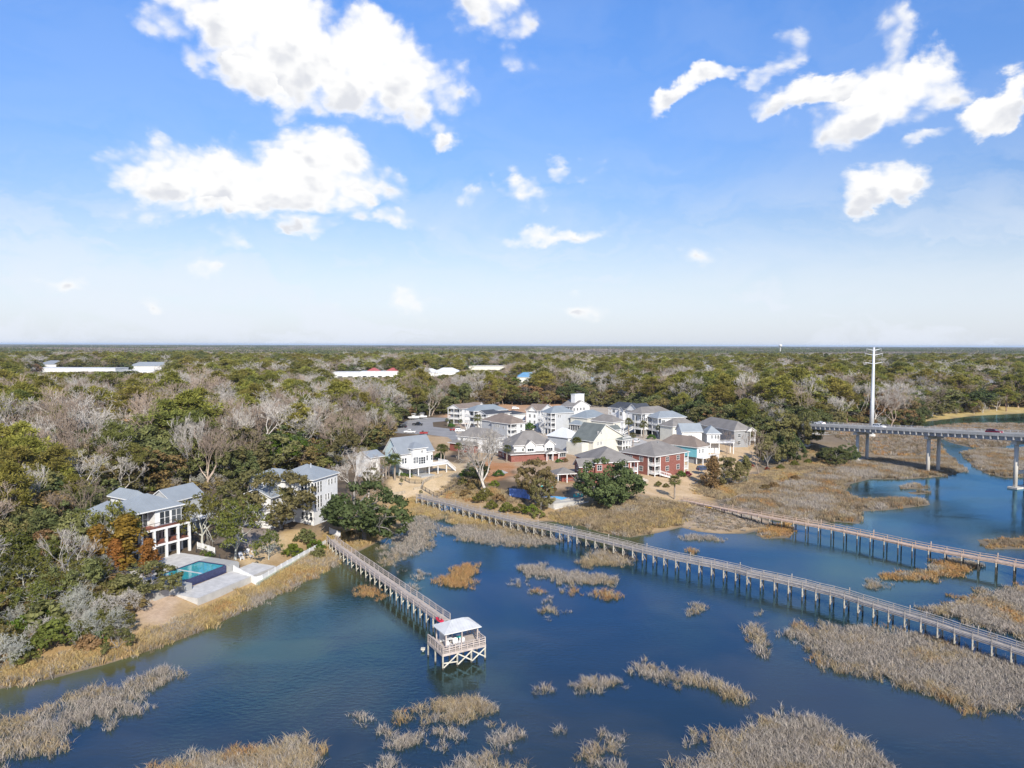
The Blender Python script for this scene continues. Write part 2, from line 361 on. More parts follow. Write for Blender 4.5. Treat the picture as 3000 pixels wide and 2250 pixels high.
MT = dict(
    white=siding('white_siding', (0.63, 0.63, 0.62)), trim=pmat('white_trim', (0.66, 0.66, 0.65), 0.5, 0.03),
    grey=siding('pale_grey_siding', (0.37, 0.385, 0.40)), cream=siding('cream_siding', (0.57, 0.555, 0.485)),
    cyan=siding('pale_cyan_siding', (0.45, 0.545, 0.555)), turq=siding('turquoise_siding', (0.15, 0.42, 0.48)),
    midgrey=siding('mid_grey_siding', (0.25, 0.255, 0.26)), brick=brickmat('red_brick'), brickdark=pmat('dark_brick_base', (0.2, 0.06, 0.045), 0.9, 0.2, 4),
    r_grey=shingle('grey_shingle', (0.21, 0.196, 0.182)), r_brown=shingle('brown_shingle', (0.21, 0.17, 0.142)),
    r_dark=shingle('dark_shingle', (0.06, 0.067, 0.08)), r_green=shingle('green_grey_shingle', (0.135, 0.15, 0.143)),
    r_blue=pmat('blue_grey_metal', (0.20, 0.228, 0.245), 0.55, 0.07, 0.4), r_light=pmat('pale_metal_roof', (0.235, 0.26, 0.278), 0.5, 0.06, 0.4),
    r_zinc=pmat('zinc_metal_roof', (0.205, 0.225, 0.245), 0.5, 0.06, 0.4), r_white=pmat('white_metal_roof', (0.55, 0.56, 0.57), 0.5, 0.04, 0.4),
    r_pav=pmat('pavilion_metal_roof', (0.43, 0.44, 0.45), 0.5, 0.08, 0.8), r_red=pmat('red_metal_roof', (0.33, 0.09, 0.08), 0.5, 0.08), r_sky=pmat('bright_blue_metal_roof', (0.11, 0.24, 0.38), 0.45, 0.08, 0.3),
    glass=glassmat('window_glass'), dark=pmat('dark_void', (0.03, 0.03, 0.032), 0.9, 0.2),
    deckred=pmat('red_stained_deck', (0.24, 0.085, 0.055), 0.8, 0.15, 2), concrete=pmat('pale_concrete', (0.40, 0.385, 0.355), 0.9, 0.1, 0.6, 0.2),
    whitecon=pmat('white_concrete', (0.47, 0.46, 0.44), 0.85, 0.12, 0.9), greycon=pmat('grey_stucco', (0.33, 0.33, 0.32), 0.9, 0.08, 0.8),
    asphalt=pmat('worn_asphalt', (0.24, 0.235, 0.23), 0.95, 0.14, 0.15, 0.3, 3, coord='World'),
    bridge=pmat('bridge_concrete', (0.50, 0.48, 0.44), 0.9, 0.14, 0.35, 0.2, 2, streak=(1, 1, 0.25)),
    bridgeshade=pmat('shaded_girder_concrete', (0.33, 0.34, 0.36), 0.9, 0.12, 0.5),  # same concrete, bluish shade under the deck overhang put into its colour
    wood=pmat('weathered_deck_wood', (0.40, 0.345, 0.30), 0.9, 0.18, 1.6, 0.3, 9, coord='World', rand=0.12), rail=pmat('weathered_rail_wood', (0.42, 0.36, 0.325), 0.9, 0.2, 1.2, 0.2, 8, coord='World', rand=0.1),
    woodpale=pmat('pale_treated_wood', (0.52, 0.49, 0.41), 0.85, 0.15, 1.2, 0.2, 8, rand=0.1), woodgrey=pmat('grey_weathered_wood', (0.32, 0.29, 0.265), 0.92, 0.2, 1.4, 0.3, 9, coord='World', rand=0.12),
    woodtan=pmat('tan_deck_wood', (0.46, 0.34, 0.26), 0.9, 0.16, 1.4, 0.2, 8, coord='World', rand=0.1),
    pile=pmat('pile_wood', (0.36, 0.34, 0.28), 0.92, 0.25, 1.5, 0.3, 8, rand=0.15), piledark=pmat('wet_pile_wood', (0.055, 0.05, 0.042), 0.8, 0.3, 3, rand=0.2),
    iron=pmat('black_iron', (0.03, 0.03, 0.032), 0.6, 0.1), steel=pmat('galvanised_steel', (0.62, 0.64, 0.66), 0.45, 0.05, 0.5, metal=0.25),
    bark=pmat('oak_bark', (0.20, 0.185, 0.165), 0.95, 0.3, 1.5, 0.4, 6), barkpale=pmat('pale_lichen_bark', (0.44, 0.405, 0.36), 0.95, 0.22, 1.2, rand=0.22),
    barktan=pmat('tan_twig_bark', (0.32, 0.25, 0.195), 0.95, 0.22, 1.2, rand=0.25), barkpine=pmat('pine_bark', (0.22, 0.15, 0.11), 0.95, 0.25, 1.5),
    barkmoss=pmat('mossy_grey_twigs', (0.38, 0.38, 0.33), 0.95, 0.2, 1.2, rand=0.15), trunkpalm=pmat('palm_trunk', (0.26, 0.22, 0.18), 0.95, 0.3, 4, streak=(1, 1, 4)),
    leaf_oak=leafmat('live_oak_leaves', (0.09, 0.096, 0.036), (0.255, 0.24, 0.098), (0.24, 0.20, 0.082), 0.22),
    leaf_dark=leafmat('dark_oak_leaves', (0.058, 0.076, 0.029), (0.165, 0.185, 0.075), None, 0.18),
    leaf_pine=leafmat('pine_needles', (0.125, 0.126, 0.03), (0.37, 0.335, 0.08), (0.15, 0.165, 0.055), 0.25, hue=0.02),
    leaf_brown=leafmat('russet_leaves', (0.145, 0.105, 0.045), (0.32, 0.235, 0.10), (0.21, 0.18, 0.075), 0.22),
    leaf_cedar=leafmat('golden_cedar', (0.15, 0.09, 0.02), (0.36, 0.215, 0.05), None, 0.15),
    leaf_shrub=leafmat('shrub_leaves', (0.075, 0.085, 0.018), (0.19, 0.19, 0.05), (0.22, 0.2, 0.07), 0.2),
    leaf_bright=leafmat('bright_green_leaves', (0.06, 0.10, 0.015), (0.16, 0.22, 0.04), None, 0.2),
    leaf_palm=leafmat('palm_fronds', (0.06, 0.075, 0.02), (0.2, 0.2, 0.065), None, 0.15),
    leaf_palmdry=leafmat('dry_palm_fronds', (0.16, 0.11, 0.05), (0.3, 0.2, 0.09), None, 0.15),
    leaf_far=leafmat('far_pine_canopy', (0.055, 0.066, 0.026), (0.19, 0.195, 0.07), (0.11, 0.13, 0.055), 0.2, 0.2, 0.02), leaf_fargrey=leafmat('far_bare_canopy', (0.16, 0.135, 0.11), (0.34, 0.29, 0.245), None, 0.2, 0.2, 0.01),
    poolblue=pmat('pool_water', (0.035, 0.29, 0.32), 0.06, 0.12, 0.5, spec=0.7), pooltile=pmat('dark_blue_tile', (0.035, 0.042, 0.10), 0.35, 0.25, 3),
    poolsky=pmat('pool_water_blue', (0.04, 0.38, 0.72), 0.06, 0.12, 0.5, spec=0.7), vinyl=pmat('white_vinyl', (0.66, 0.66, 0.65), 0.45, 0.02),
    greenwood=pmat('green_treated_wood', (0.33, 0.36, 0.28), 0.9, 0.2, 2), mulch=pmat('pine_straw_mulch', (0.25, 0.10, 0.045), 0.95, 0.3, 1.5, 0.4, 8, coord='World'),
    tarp=pmat('blue_painted_screen', (0.16, 0.27, 0.58), 0.7, 0.25, 1.2), teal=pmat('teal_plastic', (0.05, 0.55, 0.52), 0.5, 0.05), whiteplastic=pmat('white_plastic', (0.66, 0.66, 0.66), 0.45, 0.03),
    kayakred=pmat('red_kayak', (0.62, 0.02, 0.05), 0.4, 0.05), kayakyellow=pmat('yellow_kayak', (0.75, 0.42, 0.03), 0.4, 0.08), kayakpurple=pmat('lilac_kayak', (0.55, 0.45, 0.72), 0.4, 0.08),
    tyre=pmat('tyre_rubber', (0.025, 0.025, 0.025), 0.9, 0.1), rim=pmat('wheel_rim', (0.5, 0.5, 0.5), 0.35, 0.05, metal=0.7),
    carwhite=pmat('white_car_paint', (0.78, 0.78, 0.78), 0.25, 0.03), carblack=pmat('black_car_paint', (0.02, 0.02, 0.023), 0.2, 0.05), carred=pmat('maroon_car_paint', (0.17, 0.012, 0.03), 0.22, 0.05),
    carblue=pmat('navy_car_paint', (0.05, 0.07, 0.13), 0.25, 0.05), carred2=pmat('dull_red_paint', (0.24, 0.03, 0.03), 0.35, 0.1), carsilver=pmat('silver_car_paint', (0.5, 0.51, 0.52), 0.25, 0.05), carglass=glassmat('car_glass', (0.012, 0.014, 0.016)),
    lamp=pmat('lamp_lens', (0.7, 0.68, 0.62), 0.2, 0.05), taillamp=pmat('tail_lamp', (0.4, 0.02, 0.02), 0.3, 0.05),
    cushion=pmat('blue_cushion', (0.05, 0.30, 0.55), 0.8, 0.1), stone=pmat('stone_wall', (0.33, 0.28, 0.21), 0.95, 0.25, 1.6, 0.4, 4),
    hedge=leafmat('hedge_leaves', (0.05, 0.10, 0.02), (0.13, 0.2, 0.045), None, 0.1),
    redshrub=leafmat('red_shrub_leaves', (0.12, 0.02, 0.02), (0.3, 0.06, 0.05), None, 0.15), umbrella=pmat('pale_canvas', (0.7, 0.68, 0.62), 0.9, 0.05),
)
# ------------------------------------------------------------------ terrain
rng = np.random.default_rng(7)
random.seed(7)
def xy(pts, fn): return [tuple(fn(*p)[:2]) for p in pts]
LAND = [(-30000, 40), (-220, 58)] + xy([(-500, 1640), (-150, 1525), (0, 1485), (110, 1464), (230, 1432), (340, 1397), (450, 1355), (550, 1303),
      (640, 1264), (700, 1228), (740, 1205), (790, 1182), (850, 1150), (878, 1112), (888, 1088), (950, 1082), (1000, 1100), (1060, 1116), (1110, 1128),
      (1180, 1126), (1240, 1128), (1300, 1150), (1360, 1160), (1420, 1150), (1470, 1138), (1511, 1148), (1555, 1152), (1606, 1152), (1657, 1141), (1669, 1130),
      (1600, 1100), (1545, 1092), (1560, 1062), (1640, 1025), (1700, 998), (1760, 985), (1840, 987), (1900, 992), (1950, 985), (1985, 968), (1990, 950),
      (1965, 932), (1940, 920), (2010, 910), (2100, 899), (2212, 893), (2420, 880), (2700, 868)], V_) + [(3000, 650), (30000, 700), (30000, 45000), (-30000, 45000)]
MARSH = [xy(p, Z4) for p in (
    [(380, 740), (560, 800), (720, 850), (900, 872), (1100, 860), (1230, 872), (1262, 840), (1230, 800), (1400, 792), (1650, 762), (1640, 737), (1450, 722), (1330, 732), (1240, 730),
     (1150, 690), (1180, 640), (1300, 610), (1480, 612), (1640, 602), (1750, 592), (1880, 560), (1820, 520), (1740, 440), (1720, 400), (1700, 350), (1600, 300), (1300, 300), (800, 420), (500, 640)],
    [(1850, 455), (1950, 432), (2130, 440), (2212, 428), (2500, 425), (2500, 590), (2212, 600), (2100, 602), (2000, 580), (1920, 540)],
    [(1700, 362), (1900, 342), (2100, 370), (2140, 410), (2050, 430), (1900, 425), (1800, 402)],
    [(1500, 345), (1700, 296), (1900, 284), (2212, 286), (2600, 280), (2600, 385), (2150, 400), (2100, 362), (1900, 333), (1700, 352), (1600, 335)],
    [(1480, 650), (1560, 640), (1640, 655), (1640, 668), (1500, 668)], [(1530, 690), (1640, 680), (1650, 695), (1560, 700)],
    [(1945, 970), (2212, 960), (2500, 955), (2500, 1020), (2000, 1022)],
    [(640, 940), (720, 880), (830, 870), (850, 920), (820, 955), (680, 962)])]
def sdist(P, poly):
    """signed distance (positive inside) of points P (n,2) to polygon"""
    P = np.asarray(P, dtype=np.float64); A = np.asarray(poly, dtype=np.float64); B = np.roll(A, -1, axis=0)
    d2 = np.full(len(P), 1e30); ins = np.zeros(len(P), dtype=bool)
    for a, b in zip(A, B):
        e = b - a; w = P - a
        t = np.clip((w @ e) / max(e @ e, 1e-9), 0, 1)
        q = w - t[:, None] * e
        d2 = np.minimum(d2, (q * q).sum(1))
        c = (a[1] > P[:, 1]) != (b[1] > P[:, 1])
        if abs(b[1] - a[1]) > 1e-12:
            xs = (b[0] - a[0]) * (P[:, 1] - a[1]) / (b[1] - a[1]) + a[0]
            ins ^= c & (P[:, 0] < xs)
    d = np.sqrt(d2); return np.where(ins, d, -d)
def sstep(a, b, x):
    t = np.clip((x - a) / (b - a), 0, 1); return t * t * (3 - 2 * t)
def vnoise(P, s, seed=0):
    """cheap smooth value noise"""
    r = np.random.default_rng(seed); tab = r.random((256, 256))
    q = np.asarray(P) / s; i = np.floor(q).astype(int); f = q - i; f = f * f * (3 - 2 * f)
    x0 = i[:, 0] % 256; y0 = i[:, 1] % 256; x1 = (x0 + 1) % 256; y1 = (y0 + 1) % 256
    return (tab[x0, y0] * (1 - f[:, 0]) + tab[x1, y0] * f[:, 0]) * (1 - f[:, 1]) + (tab[x0, y1] * (1 - f[:, 0]) + tab[x1, y1] * f[:, 0]) * f[:, 1]
def height(P):
    P = np.asarray(P, dtype=np.float64).reshape(-1, 2)
    s = sdist(P, LAND)
    z = np.where(s > 0, 0.06 + 2.94 * sstep(0, 26, s), np.maximum(-1.2, 0.06 + s * 0.12))
    for mpoly in MARSH:
        sm = sdist(P, mpoly)
        z = np.maximum(z, np.where(sm > 0, 0.04 + 0.14 * sstep(0, 4, sm), np.maximum(-1.2, 0.04 + sm * 0.1)))
    near = (np.abs(P[:, 0]) < 600) & (P[:, 1] < 700)
    z = z + np.where(near & (s > 1) & (s < 24), (vnoise(P, 4.0, 3) - 0.5) * 0.22, 0)
    return z
def hz(x, y): return float(height([(x, y)])[0])

def z3_(fn): return lambda x, y: fn(x, y, 3.0)
def graded(lo, hi, step, out_lo, out_hi, k=1.09):
    a = list(np.arange(lo, hi + 1e-6, step)); s = step
    while a[-1] < out_hi: s *= k; a.append(a[-1] + s)
    s = step; b = []
    v = lo
    while v > out_lo: s *= k; v -= s; b.append(v)
    return np.array(b[::-1] + a)
gx = graded(-110, 190, 1.15, -28000, 28000, 1.085); gy = graded(70, 275, 1.15, 30, 42000, 1.07)
GX, GY = np.meshgrid(gx, gy); GP = np.stack([GX.ravel(), GY.ravel()], 1); GZ = height(GP)
nx, ny = len(gx), len(gy)
idx = np.arange(nx * ny).reshape(ny, nx)
GF = np.stack([idx[:-1, :-1].ravel(), idx[:-1, 1:].ravel(), idx[1:, 1:].ravel(), idx[1:, :-1].ravel()], 1)
# real ground colours, zone by zone (leaf litter, lawn, straw, sand, mud ...)
GC = np.tile(np.array([0.115, 0.085, 0.055]), (len(GP), 1))
far = sstep(350, 900, np.hypot(GP[:, 0], GP[:, 1]))[:, None]
GC = GC * (1 - far) + np.array([0.075, 0.078, 0.035]) * far
GSD = sdist(GP, LAND)
wob = (vnoise(GP, 5, 11) - 0.5) * 5 + (vnoise(GP, 1.9, 12) - 0.5) * 2.2
def zone(poly, colr, soft=3.0, amt=1.0):
    global GC
    w = (sstep(-soft, soft, sdist(GP, poly) + wob * min(1.0, soft / 2.5)) * amt)[:, None]
    GC = GC * (1 - w) + np.array(colr) * w
nearw = (GP[:, 1] < 700) & (np.abs(GP[:, 0]) < 900)
w = (nearw & (GSD > -6)) * sstep(20, 8, GSD + wob); w = w[:, None]
GC = GC * (1 - w) + np.array([0.36, 0.245, 0.12]) * w                                     # straw bank
zone(xy([(1235, 1112), (1240, 1075), (1330, 1050), (1400, 1012), (1500, 990), (1600, 955), (1665, 945), (1720, 955), (1705, 985), (1650, 1018), (1565, 1058), (1480, 1095), (1380, 1090), (1290, 1100)], V_), (0.47, 0.335, 0.19), 3)
zone(xy([(830, 1085), (850, 1030), (930, 1010), (1010, 1020), (1000, 1055), (920, 1078)], V_), (0.50, 0.37, 0.21), 2)
zone(xy([(960, 960), (1000, 925), (1120, 905), (1300, 880), (1440, 885), (1600, 915), (1620, 950), (1500, 980), (1420, 1010), (1250, 1010), (1100, 985), (1000, 990)], V_), (0.40, 0.34, 0.27), 4)
zone(xy([(945, 912), (980, 893), (1090, 876), (1250, 876), (1240, 915), (1130, 935), (1010, 935)], V_), (0.42, 0.255, 0.15), 4)
zone(xy([(1090, 1000), (1250, 995), (1340, 1015), (1310, 1060), (1200, 1080), (1100, 1055)], V_), (0.36, 0.25, 0.15), 2.5)
zone(xy([(995, 985), (1060, 970), (1120, 985), (1110, 1015), (1020, 1035)], V_), (0.36, 0.26, 0.16), 2)
zone(xy([(1010, 1040), (1060, 1015), (1110, 1020), (1120, 1045), (1060, 1060), (1020, 1060)], V_), (0.38, 0.18, 0.075), 2)     # pine straw beds
zone(xy([(1545, 1050), (1640, 1012), (1700, 985), (1660, 1000), (1600, 1035)], V_), (0.42, 0.19, 0.08), 2, .8)
zone(xy([(1690, 940), (1840, 925), (1960, 955), (1990, 975), (1900, 988), (1790, 982), (1720, 968)], V_), (0.34, 0.225, 0.15), 4)
zone(xy([(1450, 1095), (1560, 1095), (1650, 1115), (1670, 1130), (1600, 1150), (1480, 1138), (1430, 1130)], V_), (0.34, 0.265, 0.19), 2, .8)
zone(xy([(1565, 1105), (1640, 1118), (1620, 1130), (1570, 1122)], V_), (0.5, 0.43, 0.36), 1.5, .6)
zone(xy([(1930, 921), (2010, 911), (2212, 894), (2500, 880), (2500, 860), (2212, 873), (2010, 885)], V_), (0.40, 0.30, 0.115), 5)
zone(xy([(1450, 1130), (1300, 1110), (1240, 1112), (1300, 1100), (1420, 1105)], V_), (0.36, 0.31, 0.13), 2, .7)
zone(xy([(300, 1340), (330, 1300), (380, 1290), (400, 1310), (380, 1350), (330, 1370)], V_), (0.45, 0.33, 0.23), 1.5)
zone(xy([(515, 1225), (600, 1175), (660, 1160), (680, 1175), (610, 1210), (545, 1240)], V_), (0.45, 0.32, 0.16), 1.2)
zone(xy([(480, 1200), (500, 1150), (590, 1140), (600, 1180), (540, 1210)], V_), (0.25, 0.21, 0.18), 1.5)
zone(xy([(880, 262), (1290, 300), (1400, 370), (1380, 430), (1300, 560), (1120, 600), (1000, 420)], z3_(H7)), (0.40, 0.28, 0.16), 3)
zone(xy([(-40, 560), (300, 560), (360, 700), (380, 900), (200, 960), (-40, 900)], lambda x, y: H7(x, y, 3)), (0.33, 0.24, 0.15), 3, .7)
mud = (sstep(0.9, -0.6, GSD + wob * 0.25) * nearw)[:, None]
GC = GC * (1 - mud) + np.array([0.15, 0.125, 0.09]) * mud
for mpoly in MARSH: zone(mpoly, (0.19, 0.15, 0.10), 2, .9)
me = mesh_np('ground', np.c_[GP, GZ], [GF], smooth=True)
ca = me.color_attributes.new('zone', 'FLOAT_COLOR', 'POINT'); ca.data.foreach_set('color', np.c_[GC, np.ones(len(GC))].astype(np.float32).ravel())
M = bpy.data.materials.new('ground_soil'); M.use_nodes = True; T = NT(M.node_tree); b = T.n['Principled BSDF']
at = T.new('ShaderNodeAttribute', attribute_name='zone'); pos = T.new('ShaderNodeNewGeometry').outputs['Position']
n1 = T.noise(pos, 0.16, 6, 0.65).outputs['Fac']; n2 = T.noise(pos, 2.2, 5, 0.7).outputs['Fac']
f = T.math('MULTIPLY', T.math('MULTIPLY_ADD', n1, 0.7, 0.65), T.math('MULTIPLY_ADD', n2, 0.9, 0.55))
hs = T.new('ShaderNodeHueSaturation'); T.l.new(at.outputs['Color'], hs.inputs['Color']); T.put(hs.inputs['Value'], f)
T.put(hs.inputs['Saturation'], T.math('MULTIPLY_ADD', n1, -0.5, 1.2))
T.l.new(hs.outputs[0], b.inputs['Base Color']); b.inputs['Roughness'].default_value = 0.95; b.inputs['Specular IOR Level'].default_value = 0.1
bp = T.new('ShaderNodeBump'); bp.inputs['Strength'].default_value = 0.6; bp.inputs['Distance'].default_value = 0.15
T.l.new(n2, bp.inputs['Height']); T.l.new(bp.outputs[0], b.inputs['Normal'])
me.materials.append(M)
tag(put('ground', me), 'straw coloured banks, lawns and woodland floor around the creek', None, kind='structure')

# ------------------------------------------------------------------ water
M = bpy.data.materials.new('creek_water'); M.use_nodes = True; T = NT(M.node_tree); b = T.n['Principled BSDF']
pos = T.new('ShaderNodeNewGeometry').outputs['Position']
big = T.noise(pos, 0.035, 4, 0.55, 0.6).outputs['Fac']
sh = T.ss(big, 0.42, 0.66)
T.n.remove(b)
body = T.mix(sh, (0.016, 0.026, 0.020, 1), (0.040, 0.044, 0.026, 1))
body = T.mix(T.new('ShaderNodeAttribute', attribute_name='tint').outputs['Fac'], body, (0.095, 0.086, 0.030, 1))
r1 = T.noise(T.vmath('MULTIPLY', pos, (1.0, 1.6, 1.0)), 1.1, 3, 0.6).outputs['Fac']; r2 = T.noise(pos, 0.16, 3, 0.5).outputs['Fac']
wind = T.ss(T.noise(T.vmath('MULTIPLY', pos, (1.0, 2.2, 1.0)), 0.02, 3, 0.5, 0.5).outputs['Fac'], 0.38, 0.62, 0.3, 1.0)
h = T.math('MULTIPLY', T.math('MULTIPLY_ADD', r2, 0.9, r1), wind)
bp = T.new('ShaderNodeBump'); bp.inputs['Strength'].default_value = 0.26; bp.inputs['Distance'].default_value = 0.22
T.l.new(h, bp.inputs['Height'])
df_ = T.new('ShaderNodeBsdfDiffuse'); T.l.new(body, df_.inputs[0]); gl_ = T.new('ShaderNodeBsdfGlossy'); gl_.inputs['Roughness'].default_value = 0.05; gl_.inputs['Color'].default_value = (0.29, 0.65, 1.0, 1)  # gloss colour tints the mirrored sky bluer than it is
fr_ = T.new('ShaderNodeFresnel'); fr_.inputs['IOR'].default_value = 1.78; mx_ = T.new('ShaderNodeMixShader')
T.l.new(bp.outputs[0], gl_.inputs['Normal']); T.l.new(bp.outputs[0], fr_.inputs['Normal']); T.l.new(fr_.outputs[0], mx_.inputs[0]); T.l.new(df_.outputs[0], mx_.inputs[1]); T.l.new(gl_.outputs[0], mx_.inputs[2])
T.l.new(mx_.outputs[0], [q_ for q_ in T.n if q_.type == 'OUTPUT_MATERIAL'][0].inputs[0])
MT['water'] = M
wx = graded(-110, 190, 3.0, -900, 2400, 1.12); wy = graded(25, 330, 3.0, 24, 900, 1.12); WX, WY = np.meshgrid(wx, wy); WP = np.stack([WX.ravel(), WY.ravel()], 1)
widx = np.arange(len(WP)).reshape(len(wy), len(wx)); shal_ = 1 - sstep(1.0, 15.0, -sdist(WP, LAND) + (vnoise(WP, 9, 71) - .5) * 9)
for mpoly in MARSH: shal_ = np.maximum(shal_, .8 * (1 - sstep(0.0, 6.0, -sdist(WP, mpoly))))
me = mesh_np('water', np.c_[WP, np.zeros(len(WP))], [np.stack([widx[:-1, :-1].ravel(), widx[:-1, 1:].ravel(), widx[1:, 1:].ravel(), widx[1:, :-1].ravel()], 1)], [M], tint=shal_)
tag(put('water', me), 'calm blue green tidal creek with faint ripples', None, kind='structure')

# ------------------------------------------------------------------ roads (sheets on the level plateau, z 3.0)
def sheet(name, label, poly, z, mat):
    b_ = MB(); p = poly
    ar = sum(p[i][0] * p[(i + 1) % len(p)][1] - p[(i + 1) % len(p)][0] * p[i][1] for i in range(len(p)))
    if ar < 0: p = p[::-1]
    b_.add([(q[0], q[1], z) for q in p], [tuple(range(len(p)))])
    o = b_.build(name, MT[mat])
    bm = bmesh.new(); bm.from_mesh(o.data); bmesh.ops.triangulate(bm, faces=bm.faces); bm.to_mesh(o.data); bm.free()
    return tag(o, label, None, kind='structure')
def z3(fn): return lambda x, y: fn(x, y, 3.0)
sheet('road', 'worn grey asphalt street and turning circle among the townhouses',
      xy([(470, 190), (580, 140), (700, 60), (820, 30), (1050, 15), (1300, 20), (1390, 55), (1070, 85), (1080, 150), (1340, 180), (1420, 250), (1500, 420), (1400, 390), (1290, 300), (1000, 262), (640, 246), (480, 230)], z3(H7)), 3.03, 'asphalt')
sheet('driveway', 'pale concrete lane between the townhouses on stilts', xy([(560, 470), (640, 440), (760, 500), (870, 540), (850, 570), (700, 590), (620, 560)], z3(H6)), 3.03, 'concrete')
sheet('service_road', 'pale gravel track under the bridge end', xy([(940, 315), (1060, 318), (1160, 340), (1120, 352), (1000, 350), (930, 345)], lambda x, y: Z4(x, y, 2.9)), 3.03, 'concrete')
sheet('path', 'short pale concrete path beside the bare tree', xy([(1970, 790), (2060, 770), (2160, 810), (2100, 828)], z3(H7)), 3.03, 'concrete')

# ------------------------------------------------------------------ marsh grass
def blades(seed, n, rad, hgt, wid, lean):
    r = np.random.default_rng(seed); Vt = []; F3 = []; F4 = []; tint = []
    for i in range(n):
        a = r.random() * 6.283; q = rad * math.sqrt(r.random()); bx, by = q * math.cos(a), q * math.sin(a)
        h = hgt * (0.6 + 0.6 * r.random()); la = r.random() * 6.283; le = lean * (0.3 + r.random()) * h
        fa = r.random() * 3.1416; wx, wy = math.cos(fa) * wid / 2, math.sin(fa) * wid / 2
        mx, my = bx + math.cos(la) * le * 0.3, by + math.sin(la) * le * 0.3
        tx, ty = bx + math.cos(la) * le, by + math.sin(la) * le
        o = len(Vt)
        Vt += [(bx - wx, by - wy, -0.25), (bx + wx, by + wy, -0.25), (mx + wx * .8, my + wy * .8, h * .55), (mx - wx * .8, my - wy * .8, h * .55), (tx, ty, h)]
        F4.append((o, o + 1, o + 2, o + 3)); F3.append((o + 3, o + 2, o + 4))
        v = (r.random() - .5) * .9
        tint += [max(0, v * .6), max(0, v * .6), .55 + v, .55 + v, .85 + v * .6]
    return np.array(Vt), [np.array(F4), np.array(F3)], np.clip(tint, 0, 1)
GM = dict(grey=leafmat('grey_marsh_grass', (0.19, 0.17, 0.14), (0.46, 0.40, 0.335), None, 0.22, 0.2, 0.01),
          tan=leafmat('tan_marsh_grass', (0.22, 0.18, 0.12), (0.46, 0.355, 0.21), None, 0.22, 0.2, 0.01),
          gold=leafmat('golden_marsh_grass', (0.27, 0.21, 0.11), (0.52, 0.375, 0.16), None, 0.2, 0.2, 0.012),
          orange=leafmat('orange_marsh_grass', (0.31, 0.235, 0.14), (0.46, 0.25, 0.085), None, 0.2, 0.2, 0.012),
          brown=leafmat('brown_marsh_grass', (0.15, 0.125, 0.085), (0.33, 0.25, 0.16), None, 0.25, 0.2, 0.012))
tufts = bpy.data.collections.new('tuft_sources'); TI = {}
k = 0
for kind in ('grey', 'tan', 'gold', 'orange', 'brown'):
    for fine in (0, 1):
        TI[kind, fine] = []
        for j in range(4):
            if fine == 0: a = blades(k, 24, 0.55, 1.0, 0.085, 0.6)
            else: a = blades(k, 14, 0.36, 1.0, 0.052, 0.8)
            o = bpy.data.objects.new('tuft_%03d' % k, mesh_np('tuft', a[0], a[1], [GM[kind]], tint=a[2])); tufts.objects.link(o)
            TI[kind, fine].append(k); k += 1
def instancer(coll, real=False):
    ng = bpy.data.node_groups.new('scatter', 'GeometryNodeTree')
    ng.interface.new_socket('Geometry', in_out='INPUT', socket_type='NodeSocketGeometry'); ng.interface.new_socket('Geometry', in_out='OUTPUT', socket_type='NodeSocketGeometry')
    gi = ng.nodes.new('NodeGroupInput'); go = ng.nodes.new('NodeGroupOutput'); ip = ng.nodes.new('GeometryNodeInstanceOnPoints')
    ci = ng.nodes.new('GeometryNodeCollectionInfo'); ci.inputs['Collection'].default_value = coll
    ci.inputs['Separate Children'].default_value = True; ci.inputs['Reset Children'].default_value = True
    def attr(nm, typ):
        n = ng.nodes.new('GeometryNodeInputNamedAttribute'); n.data_type = typ; n.inputs['Name'].default_value = nm; return n.outputs['Attribute']
    L = ng.links.new
    L(gi.outputs[0], ip.inputs['Points']); L(ci.outputs[0], ip.inputs['Instance']); ip.inputs['Pick Instance'].default_value = True
    L(attr('pick', 'INT'), ip.inputs['Instance Index']); L(attr('rot', 'FLOAT_VECTOR'), ip.inputs['Rotation']); L(attr('siz', 'FLOAT_VECTOR'), ip.inputs['Scale'])
    out = ip.outputs[0]
    if real:
        st = ng.nodes.new('GeometryNodeStoreNamedAttribute'); st.domain = 'INSTANCE'; st.data_type = 'FLOAT'; st.inputs['Name'].default_value = 'rnd'
        rv = ng.nodes.new('FunctionNodeRandomValue'); L(out, st.inputs['Geometry']); L(rv.outputs[1], st.inputs['Value'])
        rz_ = ng.nodes.new('GeometryNodeRealizeInstances'); L(st.outputs[0], rz_.inputs[0]); out = rz_.outputs[0]
    L(out, go.inputs[0]); return ng
def scatter(name, ng, pts, pick, rot, siz):
    me = bpy.data.meshes.new(name); n = len(pts)
    me.vertices.add(n); me.vertices.foreach_set('co', np.asarray(pts, dtype=np.float32).ravel())
    me.attributes.new('pick', 'INT', 'POINT').data.foreach_set('value', np.asarray(pick, dtype=np.int32))
    me.attributes.new('rot', 'FLOAT_VECTOR', 'POINT').data.foreach_set('vector', np.asarray(rot, dtype=np.float32).ravel())
    me.attributes.new('siz', 'FLOAT_VECTOR', 'POINT').data.foreach_set('vector', np.asarray(siz, dtype=np.float32).ravel())
    o = put(name, me); md = o.modifiers.new('scatter', 'NODES'); md.node_group = ng
    return o
NG_T = instancer(tufts); NG_R = instancer(tufts, True)
